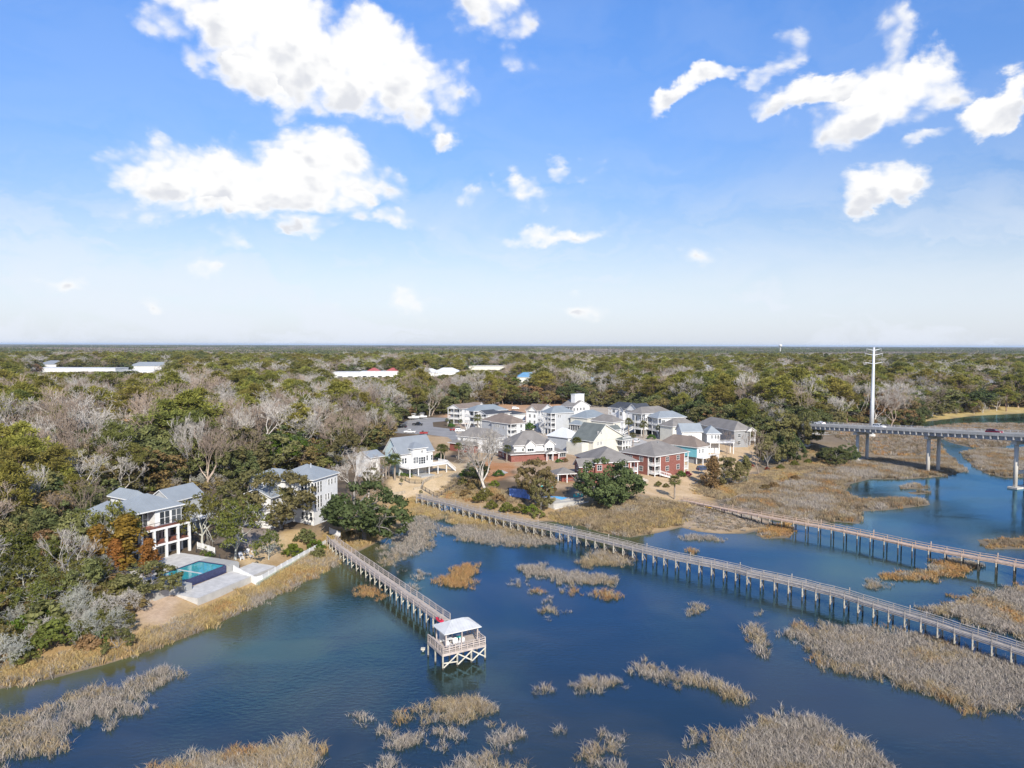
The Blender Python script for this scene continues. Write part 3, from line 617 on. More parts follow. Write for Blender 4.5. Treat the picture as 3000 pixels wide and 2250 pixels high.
def fill(poly, spacing, edge=0.6, seed=0, ragged=1.0, thin=0.0):
    A = np.array(poly); r = np.random.default_rng(seed)
    x0, y0 = A.min(0) - 1; x1, y1 = A.max(0) + 1
    xs = np.arange(x0, x1, spacing); ys = np.arange(y0, y1, spacing)
    P = np.stack(np.meshgrid(xs, ys), -1).reshape(-1, 2) + (r.random((len(xs) * len(ys), 2)) - .5) * spacing * 1.1
    s = sdist(P, poly) + (vnoise(P, 2.2, seed + 1) - .5) * 2.6 * ragged + (vnoise(P, .8, seed + 2) - .5) * 1.2 * ragged
    keep = (s > -edge * 0.2) & (r.random(len(P)) < .16 + .84 * sstep(0, 3.0, s))
    if thin > 0: keep &= (vnoise(P, 2.0, seed + 5) * .6 + r.random(len(P)) * .4 + np.clip(s, 0, 4) * .05) > thin
    return P[keep], s[keep]
def clump(polys, kinds, spacing, fine, hgt, name, label, cat=None, kind=None, thin=0.0, ragged=1.0, seed=0, onland=False, group=None):
    """kinds: list of (kind, weight); orange and gold kinds gather in the middle of the patch"""
    P = []; S = []
    for i, poly in enumerate(polys):
        p, s = fill(poly, spacing, seed=seed + i * 13, thin=thin, ragged=ragged); P.append(p); S.append(s)
    P = np.concatenate(P); S = np.concatenate(S); r = np.random.default_rng(seed + 99); n = len(P)
    if n == 0: return
    c = P.mean(0)
    u = vnoise(P, 6.0, seed + 3) * .65 + r.random(n) * .35
    cw = np.cumsum([w_ for _, w_ in kinds]); cw = cw / cw[-1]
    ki = np.searchsorted(cw, np.clip((u - .2) / .6, 0, .999))
    pick = np.array([TI[kinds[q][0], fine][int(t)] for q, t in zip(ki, r.integers(0, 4, n))])
    z = height(P) if onland else np.zeros(n)
    z = np.maximum(z, -0.02) - 0.02
    h = hgt * (0.75 + 0.4 * vnoise(P, 3, seed + 8)) * (0.72 + 0.28 * sstep(0, 1.5, S))
    wdt = (0.85 + .4 * r.random(n)) * (1.15 if not fine else 1.0)
    pv_ = c
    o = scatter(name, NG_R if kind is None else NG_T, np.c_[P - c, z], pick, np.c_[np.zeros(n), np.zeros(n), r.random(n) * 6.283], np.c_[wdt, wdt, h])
    o.location = (c[0], c[1], 0)
    return tag(o, label, cat, group, kind)
B = 'marsh_grass_clump'
GREY = [('grey', 8), ('tan', 2)]; GT = [('grey', 5), ('tan', 4), ('orange', 1)]; OR = [('grey', 1.2), ('tan', 1.5), ('orange', 6)]; GOLD = [('tan', 3), ('gold', 6), ('orange', .7)]
BRN = [('orange', 1.2), ('brown', 7), ('tan', 2), ('grey', 6)]
def isl(fn, pts, kinds, label, spacing=0.42, fine=1, h=1.25, thin=0.06, ragged=0.9, seed=0):
    thin = max(thin, .06) + .05; ragged = ragged + (.35 if ragged > .5 else .05)
    clump([xy(pts, fn)], kinds, spacing * 1.08, fine, h * .64, B, label, 'marsh grass', 'stuff' if 'scattered' in label else None, thin, ragged, seed, group='marsh grass clumps standing in the creek')
GC_ = GREY
isl(Q1, [(900, 430), (1040, 420), (1180, 430), (1400, 430), (1500, 460), (1700, 480), (1900, 540), (2100, 600), (2212, 640), (2450, 720), (2450, 930), (2212, 880), (2080, 920), (1950, 910), (1800, 850), (1640, 800), (1500, 760), (1330, 720), (1190, 690), (1100, 620), (960, 550), (910, 500)],
    [('grey', 7), ('tan', 3), ('orange', .6)], 'wide dense grey brown reed bed in front of the long boardwalk', 0.42, 1, 1.2, 0.12, 1, 1)
isl(Q1, [(1690, 330), (1800, 290), (1900, 260), (2100, 220), (2212, 210), (2450, 200), (2450, 620), (2212, 530), (2080, 480), (1950, 440), (1800, 390), (1700, 365)], [('orange', 2), ('tan', 3), ('grey', 6)], 'grey reed bed tipped with rust just behind the long boardwalk', 0.55, 0, 1.15, 0.05, 1, 2)
isl(Q1, [(1410, 165), (1500, 145), (1640, 140), (1700, 80), (1850, 70), (1980, 90), (1960, 150), (1850, 160), (1760, 190), (1690, 200), (1550, 195), (1430, 185)], OR, 'long rust coloured grass island beside the far boardwalk', 0.55, 0, 1.2, 0, .8, 3)
isl(Q1, [(1320, 200), (1400, 180), (1490, 210), (1480, 240), (1400, 240), (1325, 230)], GT, 'small tan grass tuft off the tip of the long rust island', 0.5, 1, 1.1, 0, .5, 4)
isl(Q1, [(370, 360), (430, 310), (520, 325), (480, 360), (400, 375)], GT, 'lone pale tan tuft in open water midway along the long boardwalk', 0.4, 1, 1.2, 0, .4, 5)
isl(Q1, [(740, 370), (790, 355), (815, 375), (800, 392), (750, 385)], GREY, 'tiny grey tuft just above the narrow upright grass island', 0.38, 1, 1, 0, .3, 6)
isl(Q1, [(700, 430), (790, 425), (810, 470), (870, 540), (840, 560), (845, 620), (800, 630), (750, 590), (730, 540), (705, 490)], [('grey', 3), ('tan', 4), ('orange', 2)], 'narrow upright grass island, orange at its far end', 0.4, 1, 1.2, 0, .5, 7)
isl(Q1, [(60, 655), (150, 635), (260, 655), (450, 690), (600, 740), (700, 790), (770, 835), (740, 855), (620, 840), (500, 790), (380, 770), (290, 760), (150, 735), (80, 690)], [('grey', 6), ('tan', 4)], 'long slanting tan reed strip alone in open water', 0.36, 1, 1.15, 0.05, .6, 8)
isl(Q1, [(540, 1010), (700, 950), (850, 920), (950, 890), (1080, 930), (1250, 1000), (1420, 1080), (1480, 1140), (1520, 1200), (1600, 1330), (200, 1330), (350, 1170), (440, 1110)], GREY, 'large grey brown reed bed at the bottom edge, right of centre', 0.36, 1, 1.25, 0.22, 1, 9)
isl(Q1, [(365, 1040), (420, 960), (470, 1000), (450, 1080), (390, 1090)], GREY, 'thin sparse reeds at the left end of the large bottom reed bed', 0.36, 1, 1.1, 0.3, .6, 10)
isl(Q1, [(-10, 1010), (60, 1050), (70, 1110), (10, 1120), (-20, 1060)], GREY, 'sparse grey stalks in dark shallow water, bottom middle', 0.4, 1, 1.0, 0.35, .5, 11)
isl(Q2, [(-200, 760), (0, 740), (200, 730), (380, 670), (500, 610), (660, 570), (760, 560), (900, 500), (1050, 460), (1190, 480), (1150, 560), (980, 640), (890, 740), (720, 840), (600, 830), (480, 900), (440, 980), (280, 1050), (100, 1090), (-100, 1150), (-250, 1150)], [('grey', 7), ('tan', 4)], 'straggling grey reed bed off the left bank', 0.44, 1, 1.1, 0.33, 1.1, 12)
isl(Q2, [(900, 1106), (1150, 1050), (1400, 980), (1600, 960), (1800, 900), (2000, 890), (2160, 920), (2150, 1000), (2100, 1090), (2050, 1300), (850, 1300)], [('orange', 1.6), ('tan', 3), ('grey', 6)], 'reed bed at the bottom edge with orange at its left end', 0.36, 1, 1.2, 0.1, .9, 13)
isl(Q3, [(480, 600), (600, 545), (760, 515), (950, 545), (1050, 620), (1040, 660), (900, 660), (850, 690), (700, 690), (620, 700), (500, 640)], [('grey', 6), ('tan', 3)], 'broad domed grey tan reed clump below the pavilion', 0.33, 1, 1.15, 0.05, .8, 14)
isl(Q3, [(60, 665), (100, 650), (160, 640), (220, 690), (200, 725), (130, 715)], GREY, 'small reed tuft at the far left of the lower reed clumps', 0.34, 1, 1.05, 0.1, .5, 15)
isl(Q3, [(320, 640), (400, 620), (450, 660), (420, 700), (340, 700)], GT, 'small golden reed tuft beside the broad domed clump', 0.34, 1, 1.1, 0.05, .5, 16)
isl(Q3, [(230, 790), (300, 740), (420, 760), (540, 750), (530, 830), (460, 890), (380, 880), (280, 850)], GREY, 'grey fan shaped reed clump below the golden tuft', 0.34, 1, 1.15, 0.1, .8, 17)
isl(Q3, [(920, 820), (1000, 760), (1150, 740), (1250, 770), (1240, 820), (1110, 860), (960, 860)], GREY, 'low grey reed clump right of the fan shaped clump', 0.34, 1, 1.05, 0.1, .8, 18)
isl(Q3, [(1190, 500), (1300, 465), (1420, 490), (1380, 530), (1220, 535)], GREY, 'small pale reed clump right below the pavilion', 0.34, 1, 1.0, 0.05, .6, 19)
isl(Q3, [(1430, 470), (1560, 430), (1700, 420), (1800, 440), (1790, 490), (1600, 510), (1520, 510), (1480, 480)], GREY, 'oblong pale reed clump next to the slanting reed strip', 0.34, 1, 1.0, 0.05, .6, 20)
isl(Q3, [(1340, 735), (1470, 725), (1480, 770), (1380, 785)], GREY, 'little reed tuft between two grey clumps near the bottom', 0.36, 1, 1.0, 0.15, .5, 21)
isl(Q3, [(1530, 860), (1640, 780), (1780, 780), (1860, 850), (1840, 890), (1700, 880), (1560, 920)], GREY, 'loose grey reed clump left of the large bottom reed bed', 0.34, 1, 1.1, 0.22, .9, 22)
isl(Q3, [(190, 950), (300, 930), (470, 960), (480, 1080), (150, 1080)], GREY, 'reed clump cut by the bottom edge, left of centre', 0.34, 1, 1.15, 0.1, .8, 23)
isl(Q3, [(680, 960), (880, 930), (1050, 900), (1040, 960), (1200, 940), (1190, 1080), (600, 1080)], GREY, 'ragged grey reeds cut by the bottom edge at the centre', 0.36, 1, 1.1, 0.28, .9, 24)
isl(Q3, [(560, 740), (700, 700), (820, 720), (1000, 690), (980, 740), (780, 830), (640, 900), (600, 820)], GREY, 'scattered broken stalks below the broad domed clump', 0.42, 1, .85, 0.42, .9, 25)
isl(Q3, [(1480, 970), (1560, 960), (1740, 960), (1860, 940), (1920, 970), (1900, 1080), (1460, 1080)], GREY, 'sparse stalks at the bottom edge beside the large reed bed', 0.42, 1, .9, 0.42, .9, 26)
isl(Q4, [(250, 720), (300, 690), (370, 670), (370, 630), (450, 605), (560, 600), (575, 630), (540, 690), (530, 770), (420, 775), (300, 745)], [('tan', 1), ('orange', 8)], 'bright orange grass island between the two nearer piers', 0.42, 1, 1.3, 0, .5, 27)
isl(Q4, [(780, 650), (830, 610), (1000, 610), (1080, 650), (1300, 660), (1440, 690), (1420, 750), (1300, 750), (1150, 745), (1000, 710), (850, 680)], GREY, 'long lilac grey reed bed in the middle of the creek', 0.42, 1, 1.15, 0.15, .9, 28)
isl(Q4, [(730, 740), (800, 700), (890, 720), (880, 745), (760, 750)], GREY, 'grey tuft at the left end of the middle reed bed', 0.42, 1, 1.1, 0.05, .5, 29)
isl(Q4, [(870, 785), (940, 755), (1000, 775), (1000, 800), (900, 805)], OR, 'small orange tuft leftmost of the row below the middle reed bed', 0.42, 1, 1.1, 0, .4, 30)
isl(Q4, [(1040, 775), (1090, 760), (1120, 780), (1110, 800), (1050, 800)], GT, 'small grey tuft between two orange tufts in midstream', 0.42, 1, 1.1, 0, .4, 31)
isl(Q4, [(1130, 780), (1190, 760), (1245, 775), (1240, 810), (1150, 815)], OR, 'small orange tuft next to the oblong orange island', 0.42, 1, 1.1, 0, .4, 32)
isl(Q4, [(1255, 790), (1380, 770), (1480, 790), (1485, 835), (1380, 845), (1260, 820)], OR, 'oblong orange topped island rightmost of the midstream row', 0.42, 1, 1.2, 0, .4, 33)
isl(Q4, [(945, 830), (1010, 815), (1060, 830), (1055, 855), (950, 855)], GREY, 'pale grey tuft just below the midstream row of tufts', 0.42, 1, 1.05, 0, .4, 34)
isl(Q4, [(920, 895), (980, 880), (1065, 900), (1060, 925), (940, 925)], GREY, 'low grey tuft second below the midstream row', 0.42, 1, 1, 0, .4, 35)
isl(Q4, [(1090, 910), (1130, 890), (1170, 910), (1130, 940)], GREY, 'little grey tuft right of the low grey tuft', 0.42, 1, 1, 0, .3, 36)
isl(Q4, [(990, 955), (1030, 950), (1060, 975), (1010, 985)], GREY, 'faint last tuft right of the pavilion roof', 0.42, 1, .9, 0.1, .3, 37)
isl(Q4, [(1200, 600), (1260, 530), (1400, 500), (1520, 530), (1620, 600), (1500, 625), (1300, 635)], [('grey', 4), ('tan', 5)], 'round tan grass island touching the long boardwalk', 0.46, 1, 1.3, 0, .6, 38)
isl(Q4, [(1890, 920), (1950, 860), (2050, 880), (2000, 920), (1920, 940)], GT, 'solitary tan tuft right of the midstream tufts', 0.42, 1, 1.1, 0, .4, 39)
isl(Q4, [(1860, 440), (1920, 410), (2050, 420), (2160, 440), (2120, 455), (1900, 455)], GREY, 'thin grey reed strip below the sand flat', 0.5, 1, 1, 0.2, .6, 40)
isl(Q4, [(340, 410), (320, 380), (480, 350), (620, 340), (800, 350), (950, 380), (1100, 430), (1150, 450), (1050, 480), (860, 500), (700, 485), (560, 475), (430, 450)], [('grey', 6), ('tan', 4)], 'wide grey reed bed in front of the boardwalk landing', 0.5, 1, 1.15, 0.06, .9, 41)
isl(Q4, [(-100, 560), (-60, 480), (0, 430), (60, 330), (150, 290), (260, 300), (330, 380), (320, 450), (280, 480), (200, 530), (50, 580), (-60, 640), (-120, 640)], [('grey', 8), ('tan', 1.5)], 'sparse pale reed bed beside the white house oak', 0.55, 1, 1.05, 0.3, 1, 42)
isl(Q4, [(1865, 520), (1930, 498), (2000, 530), (1980, 545), (1900, 540)], OR, 'rust tuft peeping over the long boardwalk rail', 0.42, 1, 1.1, 0, .4, 43)
isl(ZB, [(890, 1220), (930, 1170), (1040, 1140), (1150, 1180), (1230, 1230), (1200, 1280), (1000, 1270)], OR, 'orange grass clump against the piles of the pavilion pier', 0.42, 1, 1.2, 0, .5, 44)
isl(ZB, [(1340, 1130), (1400, 1130), (1490, 1190), (1470, 1225), (1400, 1190)], GT, 'tan tuft behind the pavilion pier rail', 0.42, 1, 1, 0.1, .4, 45)
isl(ZB, [(1380, 1090), (1450, 1030), (1570, 1050), (1540, 1090), (1430, 1110)], GREY, 'wispy grey tuft left of the bright orange island', 0.5, 1, .9, 0.25, .5, 46)
isl(ZB, [(1200, 1040), (1280, 1010), (1350, 1040), (1290, 1060)], GREY, 'wispy grey tuft close behind the pavilion pier', 0.5, 1, .9, 0.25, .5, 47)
isl(Z4, [(640, 940), (720, 880), (830, 870), (850, 920), (820, 955), (680, 962)], OR, 'orange grass mound where the far boardwalk leaves the sand', 0.5, 0, 1.3, 0, .5, 48)
isl(Z4, [(1945, 970), (2212, 960), (2500, 955), (2500, 1020), (2000, 1022)], [('brown', 4), ('orange', 3), ('tan', 2)], 'flat brown grass island at the right edge beyond the far boardwalk', 0.6, 0, 1.2, 0, .6, 49)
# bank grass and salt marsh: too many stems to count
clump([xy([(-500, 1640), (-150, 1527), (0, 1488), (110, 1468), (230, 1436), (340, 1401), (450, 1359), (550, 1307), (640, 1268), (700, 1234), (742, 1210), (758, 1165), (735, 1150), (705, 1168), (660, 1200), (560, 1262), (440, 1318), (330, 1362), (150, 1415), (0, 1446), (-200, 1500), (-500, 1590)], V_)],
      [('grey', 1.5), ('tan', 3), ('gold', 6), ('orange', .8)], 0.50, 0, 0.95, 'bank_grass', 'golden cord grass fringing the near shore', None, 'stuff', 0.0, .6, 60, True)
clump([xy([(0, 1492), (230, 1440), (450, 1363), (640, 1272), (742, 1214), (735, 1200), (630, 1252), (440, 1342), (220, 1418), (0, 1468)], V_)], GREY, 0.5, 1, 0.9, 'shore_reeds', 'grey broken reeds along the waterline of the near shore', None, 'stuff', 0.2, 1, 61, True)
clump([xy([(745, 1195), (790, 1182), (855, 1150), (880, 1108), (870, 1085), (820, 1120), (760, 1160)], V_), xy([(330, 260), (480, 270), (600, 300), (750, 335), (880, 385), (700, 365), (480, 355), (350, 330)], Q4),
       xy([(0, 200), (150, 180), (320, 250), (330, 330), (150, 290), (0, 290)], Q4)], GOLD, 0.5, 0, 0.95, 'cove_grass', 'golden grass around the small cove between the piers', None, 'stuff', 0.05, .8, 62, True)
clump([xy([(950, 300), (1100, 270), (1300, 260), (1500, 240), (1750, 230), (1950, 235), (1920, 330), (1820, 360), (1700, 385), (1640, 415), (1500, 430), (1350, 395), (1200, 355), (1000, 320)], Q4)],
      [('grey', 3), ('tan', 4), ('brown', 3), ('gold', 2)], 0.6, 0, 1.0, 'shore_grass', 'tawny grass belt between the long boardwalk and the lawn', None, 'stuff', 0.05, .8, 63, True)
clump([xy([(300, 130), (480, 90), (600, 130), (760, 190), (900, 260), (700, 240), (500, 210), (330, 180)], Q4), xy([(230, 690), (300, 640), (480, 620), (700, 570), (840, 500), (960, 430), (1100, 470), (1200, 500), (1000, 560), (760, 640), (640, 700), (420, 740)], Z4)],
      [('brown', 3), ('tan', 4), ('gold', 2), ('orange', 1.2)], 0.75, 0, 0.85, 'meadow_grass', 'dry brown meadow grass on the slopes above the marsh', None, 'stuff', 0.12, 1, 64, True)
clump([xy(p, Z4) for p in ([(430, 745), (560, 800), (720, 850), (900, 872), (1100, 860), (1230, 872), (1262, 840), (1230, 800), (1400, 792), (1650, 762), (1640, 737), (1450, 722), (1330, 732), (1240, 730), (1150, 690), (1180, 640), (1300, 610), (1480, 612), (1640, 602), (1750, 592), (1880, 560), (1820, 520), (1740, 440), (1560, 480), (1250, 500), (1050, 560), (760, 650)],
       [(1850, 455), (1950, 432), (2130, 440), (2212, 428), (2500, 425), (2500, 590), (2212, 600), (2100, 602), (2000, 580), (1920, 540)], [(1480, 650), (1560, 640), (1640, 655), (1640, 668), (1500, 668)], [(1530, 690), (1640, 680), (1650, 695), (1560, 700)])],
      BRN, 0.85, 0, 1.15, 'salt_marsh', 'brown and rust salt marsh around the bridge piers', None, 'stuff', 0.05, 1, 65, True)
clump([xy([(60, 780), (200, 750), (330, 790), (480, 815), (640, 855), (725, 872), (690, 900), (560, 922), (420, 925), (300, 910), (190, 880), (60, 890)], Z4)], [('brown', 4), ('grey', 4), ('tan', 2)], 0.8, 0, 0.45, 'flat_grass', 'low sparse grass on the sand flat', None, 'stuff', 0.5, 1, 67, True)
clump([xy(p, Z4) for p in ([(1700, 362), (1900, 342), (2100, 370), (2140, 410), (2050, 430), (1900, 425), (1800, 402)], [(1500, 345), (1700, 296), (1900, 284), (2212, 286), (2600, 280), (2600, 385), (2150, 400), (2100, 362), (1900, 333), (1700, 352)],
       [(1000, 360), (1250, 360), (1600, 300), (1700, 350), (1740, 440), (1560, 480), (1250, 470)])],
      [('brown', 6), ('grey', 4), ('orange', 2)], 1.4, 0, 1.1, 'far_marsh', 'flat brown marsh beyond the bridge', None, 'stuff', 0.25, 1, 66, True)
# ------------------------------------------------------------------ trees: a few grown shapes, each tree in the wood its own object
def grow(seed, H, depth, trunk_frac, spread, ratio, up, r0, kids=(2, 3), bend=0.18, limbs=(3, 5), first=0.35, lean=(0, 0)):
    """branch skeleton: list of (p0, p1, r0, r1, level) and tips"""
    r = random.Random(seed); segs = []; tips = []
    def branch(p, d, L, rad, lev):
        n = 3 if lev < 2 else 2
        q = p; dd = d
        for i in range(n):
            dd = (dd + Vector((r.gauss(0, bend), r.gauss(0, bend), r.gauss(0, bend) + up * 0.12))).normalized()
            q2 = q + dd * (L / n); a = rad * (1 - 0.45 * i / n); b_ = rad * (1 - 0.45 * (i + 1) / n)
            segs.append((q, q2, a, b_, lev)); q = q2
            if lev >= 2 and i < n - 1 and lev < depth and r.random() < 0.55:
                sub(q, dd, L * 0.75, b_ * 0.6, lev + 1)
        if lev >= depth: tips.append((q, dd)); return
        for _ in range(r.randint(*kids)):
            sub(q, dd, L * (ratio + r.uniform(-.1, .1)), rad * 0.60, lev + 1)
    def sub(p, d, L, rad, lev):
        t = Vector((r.gauss(0, 1), r.gauss(0, 1), r.gauss(0, 1))); t = (t - d * t.dot(d)).normalized()
        nd = (d * (1 - spread * r.uniform(.5, 1.1)) + t * spread * r.uniform(.7, 1.2) + Vector((0, 0, up * 0.2))).normalized()
        branch(p, nd, L, max(rad, 0.018), lev)
    th = H * trunk_frac; p = Vector((0, 0, -0.3)); n = 4; d = Vector((lean[0], lean[1], 1)).normalized()
    for i in range(n):
        d = (d + Vector((r.gauss(0, bend * .5), r.gauss(0, bend * .5), 0))).normalized()
        q = p + d * ((th + .3) / n)
        segs.append((p, q, r0 * (1.25 if i == 0 else 1) * (1 - .3 * i / n), r0 * (1 - .3 * (i + 1) / n), 0)); p = q
    nl = r.randint(*limbs); a0 = r.random() * 6.28
    for i in range(nl):
        an = a0 + 6.283 * i / nl + r.uniform(-.4, .4)
        el = r.uniform(*first) if isinstance(first, tuple) else first
        nd = Vector((math.cos(an) * math.cos(el), math.sin(an) * math.cos(el), math.sin(el)))
        branch(p - Vector((0, 0, r.uniform(0, th * .15))), (nd + d * .15).normalized(), H * r.uniform(.26, .36), r0 * .58, 1)
    return segs, tips
def tubes(segs, nside=lambda l: 5 if l == 0 else (4 if l < 2 else 3), rmin=0.0):
    """vectorised cone segments -> verts, quads"""
    Vt = []; Fq = []; base = 0
    groups = {}
    for s in segs: groups.setdefault(nside(s[4]), []).append(s)
    for n, S in groups.items():
        A = np.array([s[0] for s in S]); Bq = np.array([s[1] for s in S]); ra = np.maximum(np.array([s[2] for s in S]), rmin); rb = np.maximum(np.array([s[3] for s in S]), rmin)
        D = Bq - A; D /= np.maximum(np.linalg.norm(D, axis=1, keepdims=True), 1e-9)
        Tt = np.where(np.abs(D[:, 2:3]) < .9, np.array([[0, 0, 1.]]), np.array([[1., 0, 0]])); X = np.cross(D, Tt); X /= np.linalg.norm(X, axis=1, keepdims=True); Y = np.cross(D, X)
        an = np.arange(n) * 2 * np.pi / n; c, s_ = np.cos(an), np.sin(an)
        ring = X[:, None, :] * c[None, :, None] + Y[:, None, :] * s_[None, :, None]
        P = np.concatenate([A[:, None] + ring * ra[:, None, None], Bq[:, None] + ring * rb[:, None, None]], 1)
        o = base + np.arange(len(S))[:, None] * 2 * n; i = np.arange(n)[None]; j = (i + 1) % n
        Fq.append(np.stack([o + i, o + j, o + n + j, o + n + i], -1).reshape(-1, 4)); Vt.append(P.reshape(-1, 3)); base += len(S) * 2 * n
    return np.concatenate(Vt), np.concatenate(Fq)
def leaves(centres, per, rx, rz, size, seed, flat=0.35, asp=1.6, tvar=0.5):
    """leaf sprays: rhombic faces spread through flattened clumps, facing outwards and up"""
    r = np.random.default_rng(seed); C = np.repeat(np.asarray(centres), per, 0); n = len(C)
    rr = np.repeat(0.7 + 0.6 * r.random(len(centres)), per)[:, None]
    q = r.normal(size=(n, 3)); q /= np.linalg.norm(q, axis=1, keepdims=True); rad = r.random((n, 1)) ** 0.4
    off = q * rad * np.array([rx, rx, rz]) * rr
    N = q + r.normal(size=(n, 3)) * 0.38 + np.array([0, 0, flat]); N /= np.linalg.norm(N, axis=1, keepdims=True)
    U = np.cross(N, r.normal(size=(n, 3))); U /= np.linalg.norm(U, axis=1, keepdims=True); Vv = np.cross(N, U)
    s = size * (0.6 + 0.8 * r.random((n, 1))); P = C + off
    quad = np.stack([P - U * s * .5 * asp, P - Vv * s * .5, P + U * s * .5 * asp, P + Vv * s * .5], 1).reshape(-1, 3)
    t = np.clip(0.5 + (np.repeat(r.random(len(centres)), per) - .5) * tvar + (r.random(n) - .5) * .5, 0, 1)
    return quad, np.arange(n * 4).reshape(n, 4), np.repeat(t, 4)
def needles(centres, per, L, wid, seed, tvar=.6):
    r = np.random.default_rng(seed); C = np.repeat(np.asarray(centres), per, 0); n = len(C)
    D = r.normal(size=(n, 3)); D[:, 2] = D[:, 2] * .75 + .25; D /= np.linalg.norm(D, axis=1, keepdims=True)
    S = np.cross(D, r.normal(size=(n, 3))); S /= np.linalg.norm(S, axis=1, keepdims=True)
    l = L * (.6 + .6 * r.random((n, 1)))
    a = C + D * l * .15
    quad = np.stack([a, a + D * l * .55 - S * wid, C + D * l, a + D * l * .55 + S * wid], 1).reshape(-1, 3)
    t = np.clip(.5 + (np.repeat(r.random(len(centres)), per) - .5) * tvar + (r.random(n) - .5) * .4, 0, 1)
    return quad, np.arange(n * 4).reshape(n, 4), np.repeat(t, 4)
class Shape:
    """trunk mesh + crown mesh (+ both joined for distant copies)"""
    def __init__(s, name, trunk, crown, tm, cm, twigs=None, H=None, rmax=None):
        if H:   # bring the grown tree to its nominal height and spread
            allv = np.r_[trunk[0], crown[0]]; kz = H / np.percentile(crown[0][:, 2], 99.5); kr = min(kz * 1.15, rmax / np.percentile(np.hypot(crown[0][:, 0], crown[0][:, 1]), 98)) if rmax else kz
            kk = np.array([kr, kr, kz]); trunk = (trunk[0] * kk,) + trunk[1:]; crown = (crown[0] * kk,) + crown[1:]
            if twigs is not None: twigs = (twigs[0] * kk,) + twigs[1:]
        s.trunk = mesh_np(name + '_trunk', trunk[0], [trunk[1]], [tm])
        s.crown = mesh_np(name + '_crown', crown[0], [crown[1]], [cm], tint=crown[2]) if len(crown) == 3 else mesh_np(name + '_crown', crown[0], [crown[1]], [cm])
        ct = crown[2] if len(crown) == 3 else np.zeros(len(crown[0]))
        if twigs is not None:   # grey twigs showing among the leaves belong to the crown
            s.crown = mesh_np(name + '_crown', np.r_[crown[0], twigs[0]], [crown[1], twigs[1] + len(crown[0])], [cm, tm], [0] * len(crown[1]) + [1] * len(twigs[1]), np.r_[ct, np.zeros(len(twigs[0]))])
        n0 = len(trunk[0])
        Vt = [trunk[0], crown[0]]; Fs = [trunk[1], crown[1] + n0]; fm = [0] * len(trunk[1]) + [1] * len(crown[1]); ti = [np.zeros(n0), ct]
        if twigs is not None:
            Fs.append(twigs[1] + n0 + len(crown[0])); Vt.append(twigs[0]); fm += [0] * len(twigs[1]); ti.append(np.zeros(len(twigs[0])))
        s.joined = mesh_np(name, np.concatenate(Vt), Fs, [tm, cm], fm, np.concatenate(ti))
SH = {}
def oak(seed, leafm, H=12, per=46, lim=(4, 6), size=.40, depth=4, bare=0.25, barkm='bark'):
    sg, tp = grow(seed, H, depth, .22, .50, .74, .35, H * .035, (2, 3), .22, lim, (.25, 1.15))
    r = random.Random(seed); c = [p for p, d in tp if r.random() > bare and p.z > H * .22]
    c += [a[1] for a in sg if a[4] == depth - 1 and r.random() < .22]
    if len(c) > 170: c = r.sample(c, 170)
    q = leaves(c, per, H * .095, H * .062, size, seed)
    return Shape('oak', tubes([a for a in sg if a[4] < 2]), q, MT[barkm], MT[leafm], tubes([a for a in sg if a[4] >= 2]), H, H * .62)
def dome(seed, leafm, H=12, wide=.58, low=.16, n=120, per=52, size=.36, gaps=.12, barkm='bark', lobes=5, lz=(.32, .60)):
    """full rounded crown: leaf lumps over several overlapping lobes, limbs inside"""
    r = random.Random(seed); R = H * wide; c = []
    lb = [(Vector((0, 0, H * .60)), R * .72)]
    for i in range(lobes):
        an = 6.283 * i / lobes + r.uniform(-.3, .3); q = R * r.uniform(.42, .62); lb.append((Vector((math.cos(an) * q, math.sin(an) * q, H * r.uniform(*lz))), R * r.uniform(.38, .54)))
    tries = 0
    while len(c) < n and tries < 6000:
        tries += 1; i = r.randrange(len(lb)); ce, ra = lb[i]
        v = Vector((r.gauss(0, 1), r.gauss(0, 1), r.gauss(.35, 1))).normalized(); p = ce + Vector((v.x * ra, v.y * ra, v.z * ra * .72)) * r.uniform(.88, 1.04)
        if p.z < H * low: continue
        if any(j != i and ((p - k[0]).x ** 2 + (p - k[0]).y ** 2 + ((p - k[0]).z / .72) ** 2) < (k[1] * .86) ** 2 for j, k in enumerate(lb)): continue
        if r.random() < gaps and v.z < .6: continue
        c.append(p)
    sg, tp = grow(seed, H * .92, 4, .2, .5, .74, .3, H * .034, (2, 3), .22, (4, 6), (.25, 1.1))
    q = leaves(c, per, H * .085, H * .06, size, seed, .25)
    return Shape('oak', tubes([a for a in sg if a[4] < 2]), q, MT[barkm], MT[leafm], tubes([a for a in sg if 2 <= a[4] < 4]))
for i in range(3): SH['oak', i] = dome(100 + i, 'leaf_oak', wide=.60, gaps=.22)
for i in range(3, 5): SH['oak', i] = oak(100 + i, 'leaf_oak', bare=.12, per=56)
for i in range(3): SH['dark', i] = dome(130 + i, 'leaf_dark', wide=.58, n=165, low=.06, gaps=.05, lobes=7, lz=(.22, .56))
for i in range(4): SH['brown', i] = dome(160 + i, 'leaf_brown', wide=.5, per=30, n=100, gaps=.3, barkm='barktan')
for i in range(2): SH['bright', i] = oak(180 + i, 'leaf_bright', per=50, bare=.15)
for i in range(4): SH['mossy', i] = oak(200 + i, 'leaf_shrub', H=9, per=15, bare=.4, depth=5, barkm='barkmoss', size=.3)
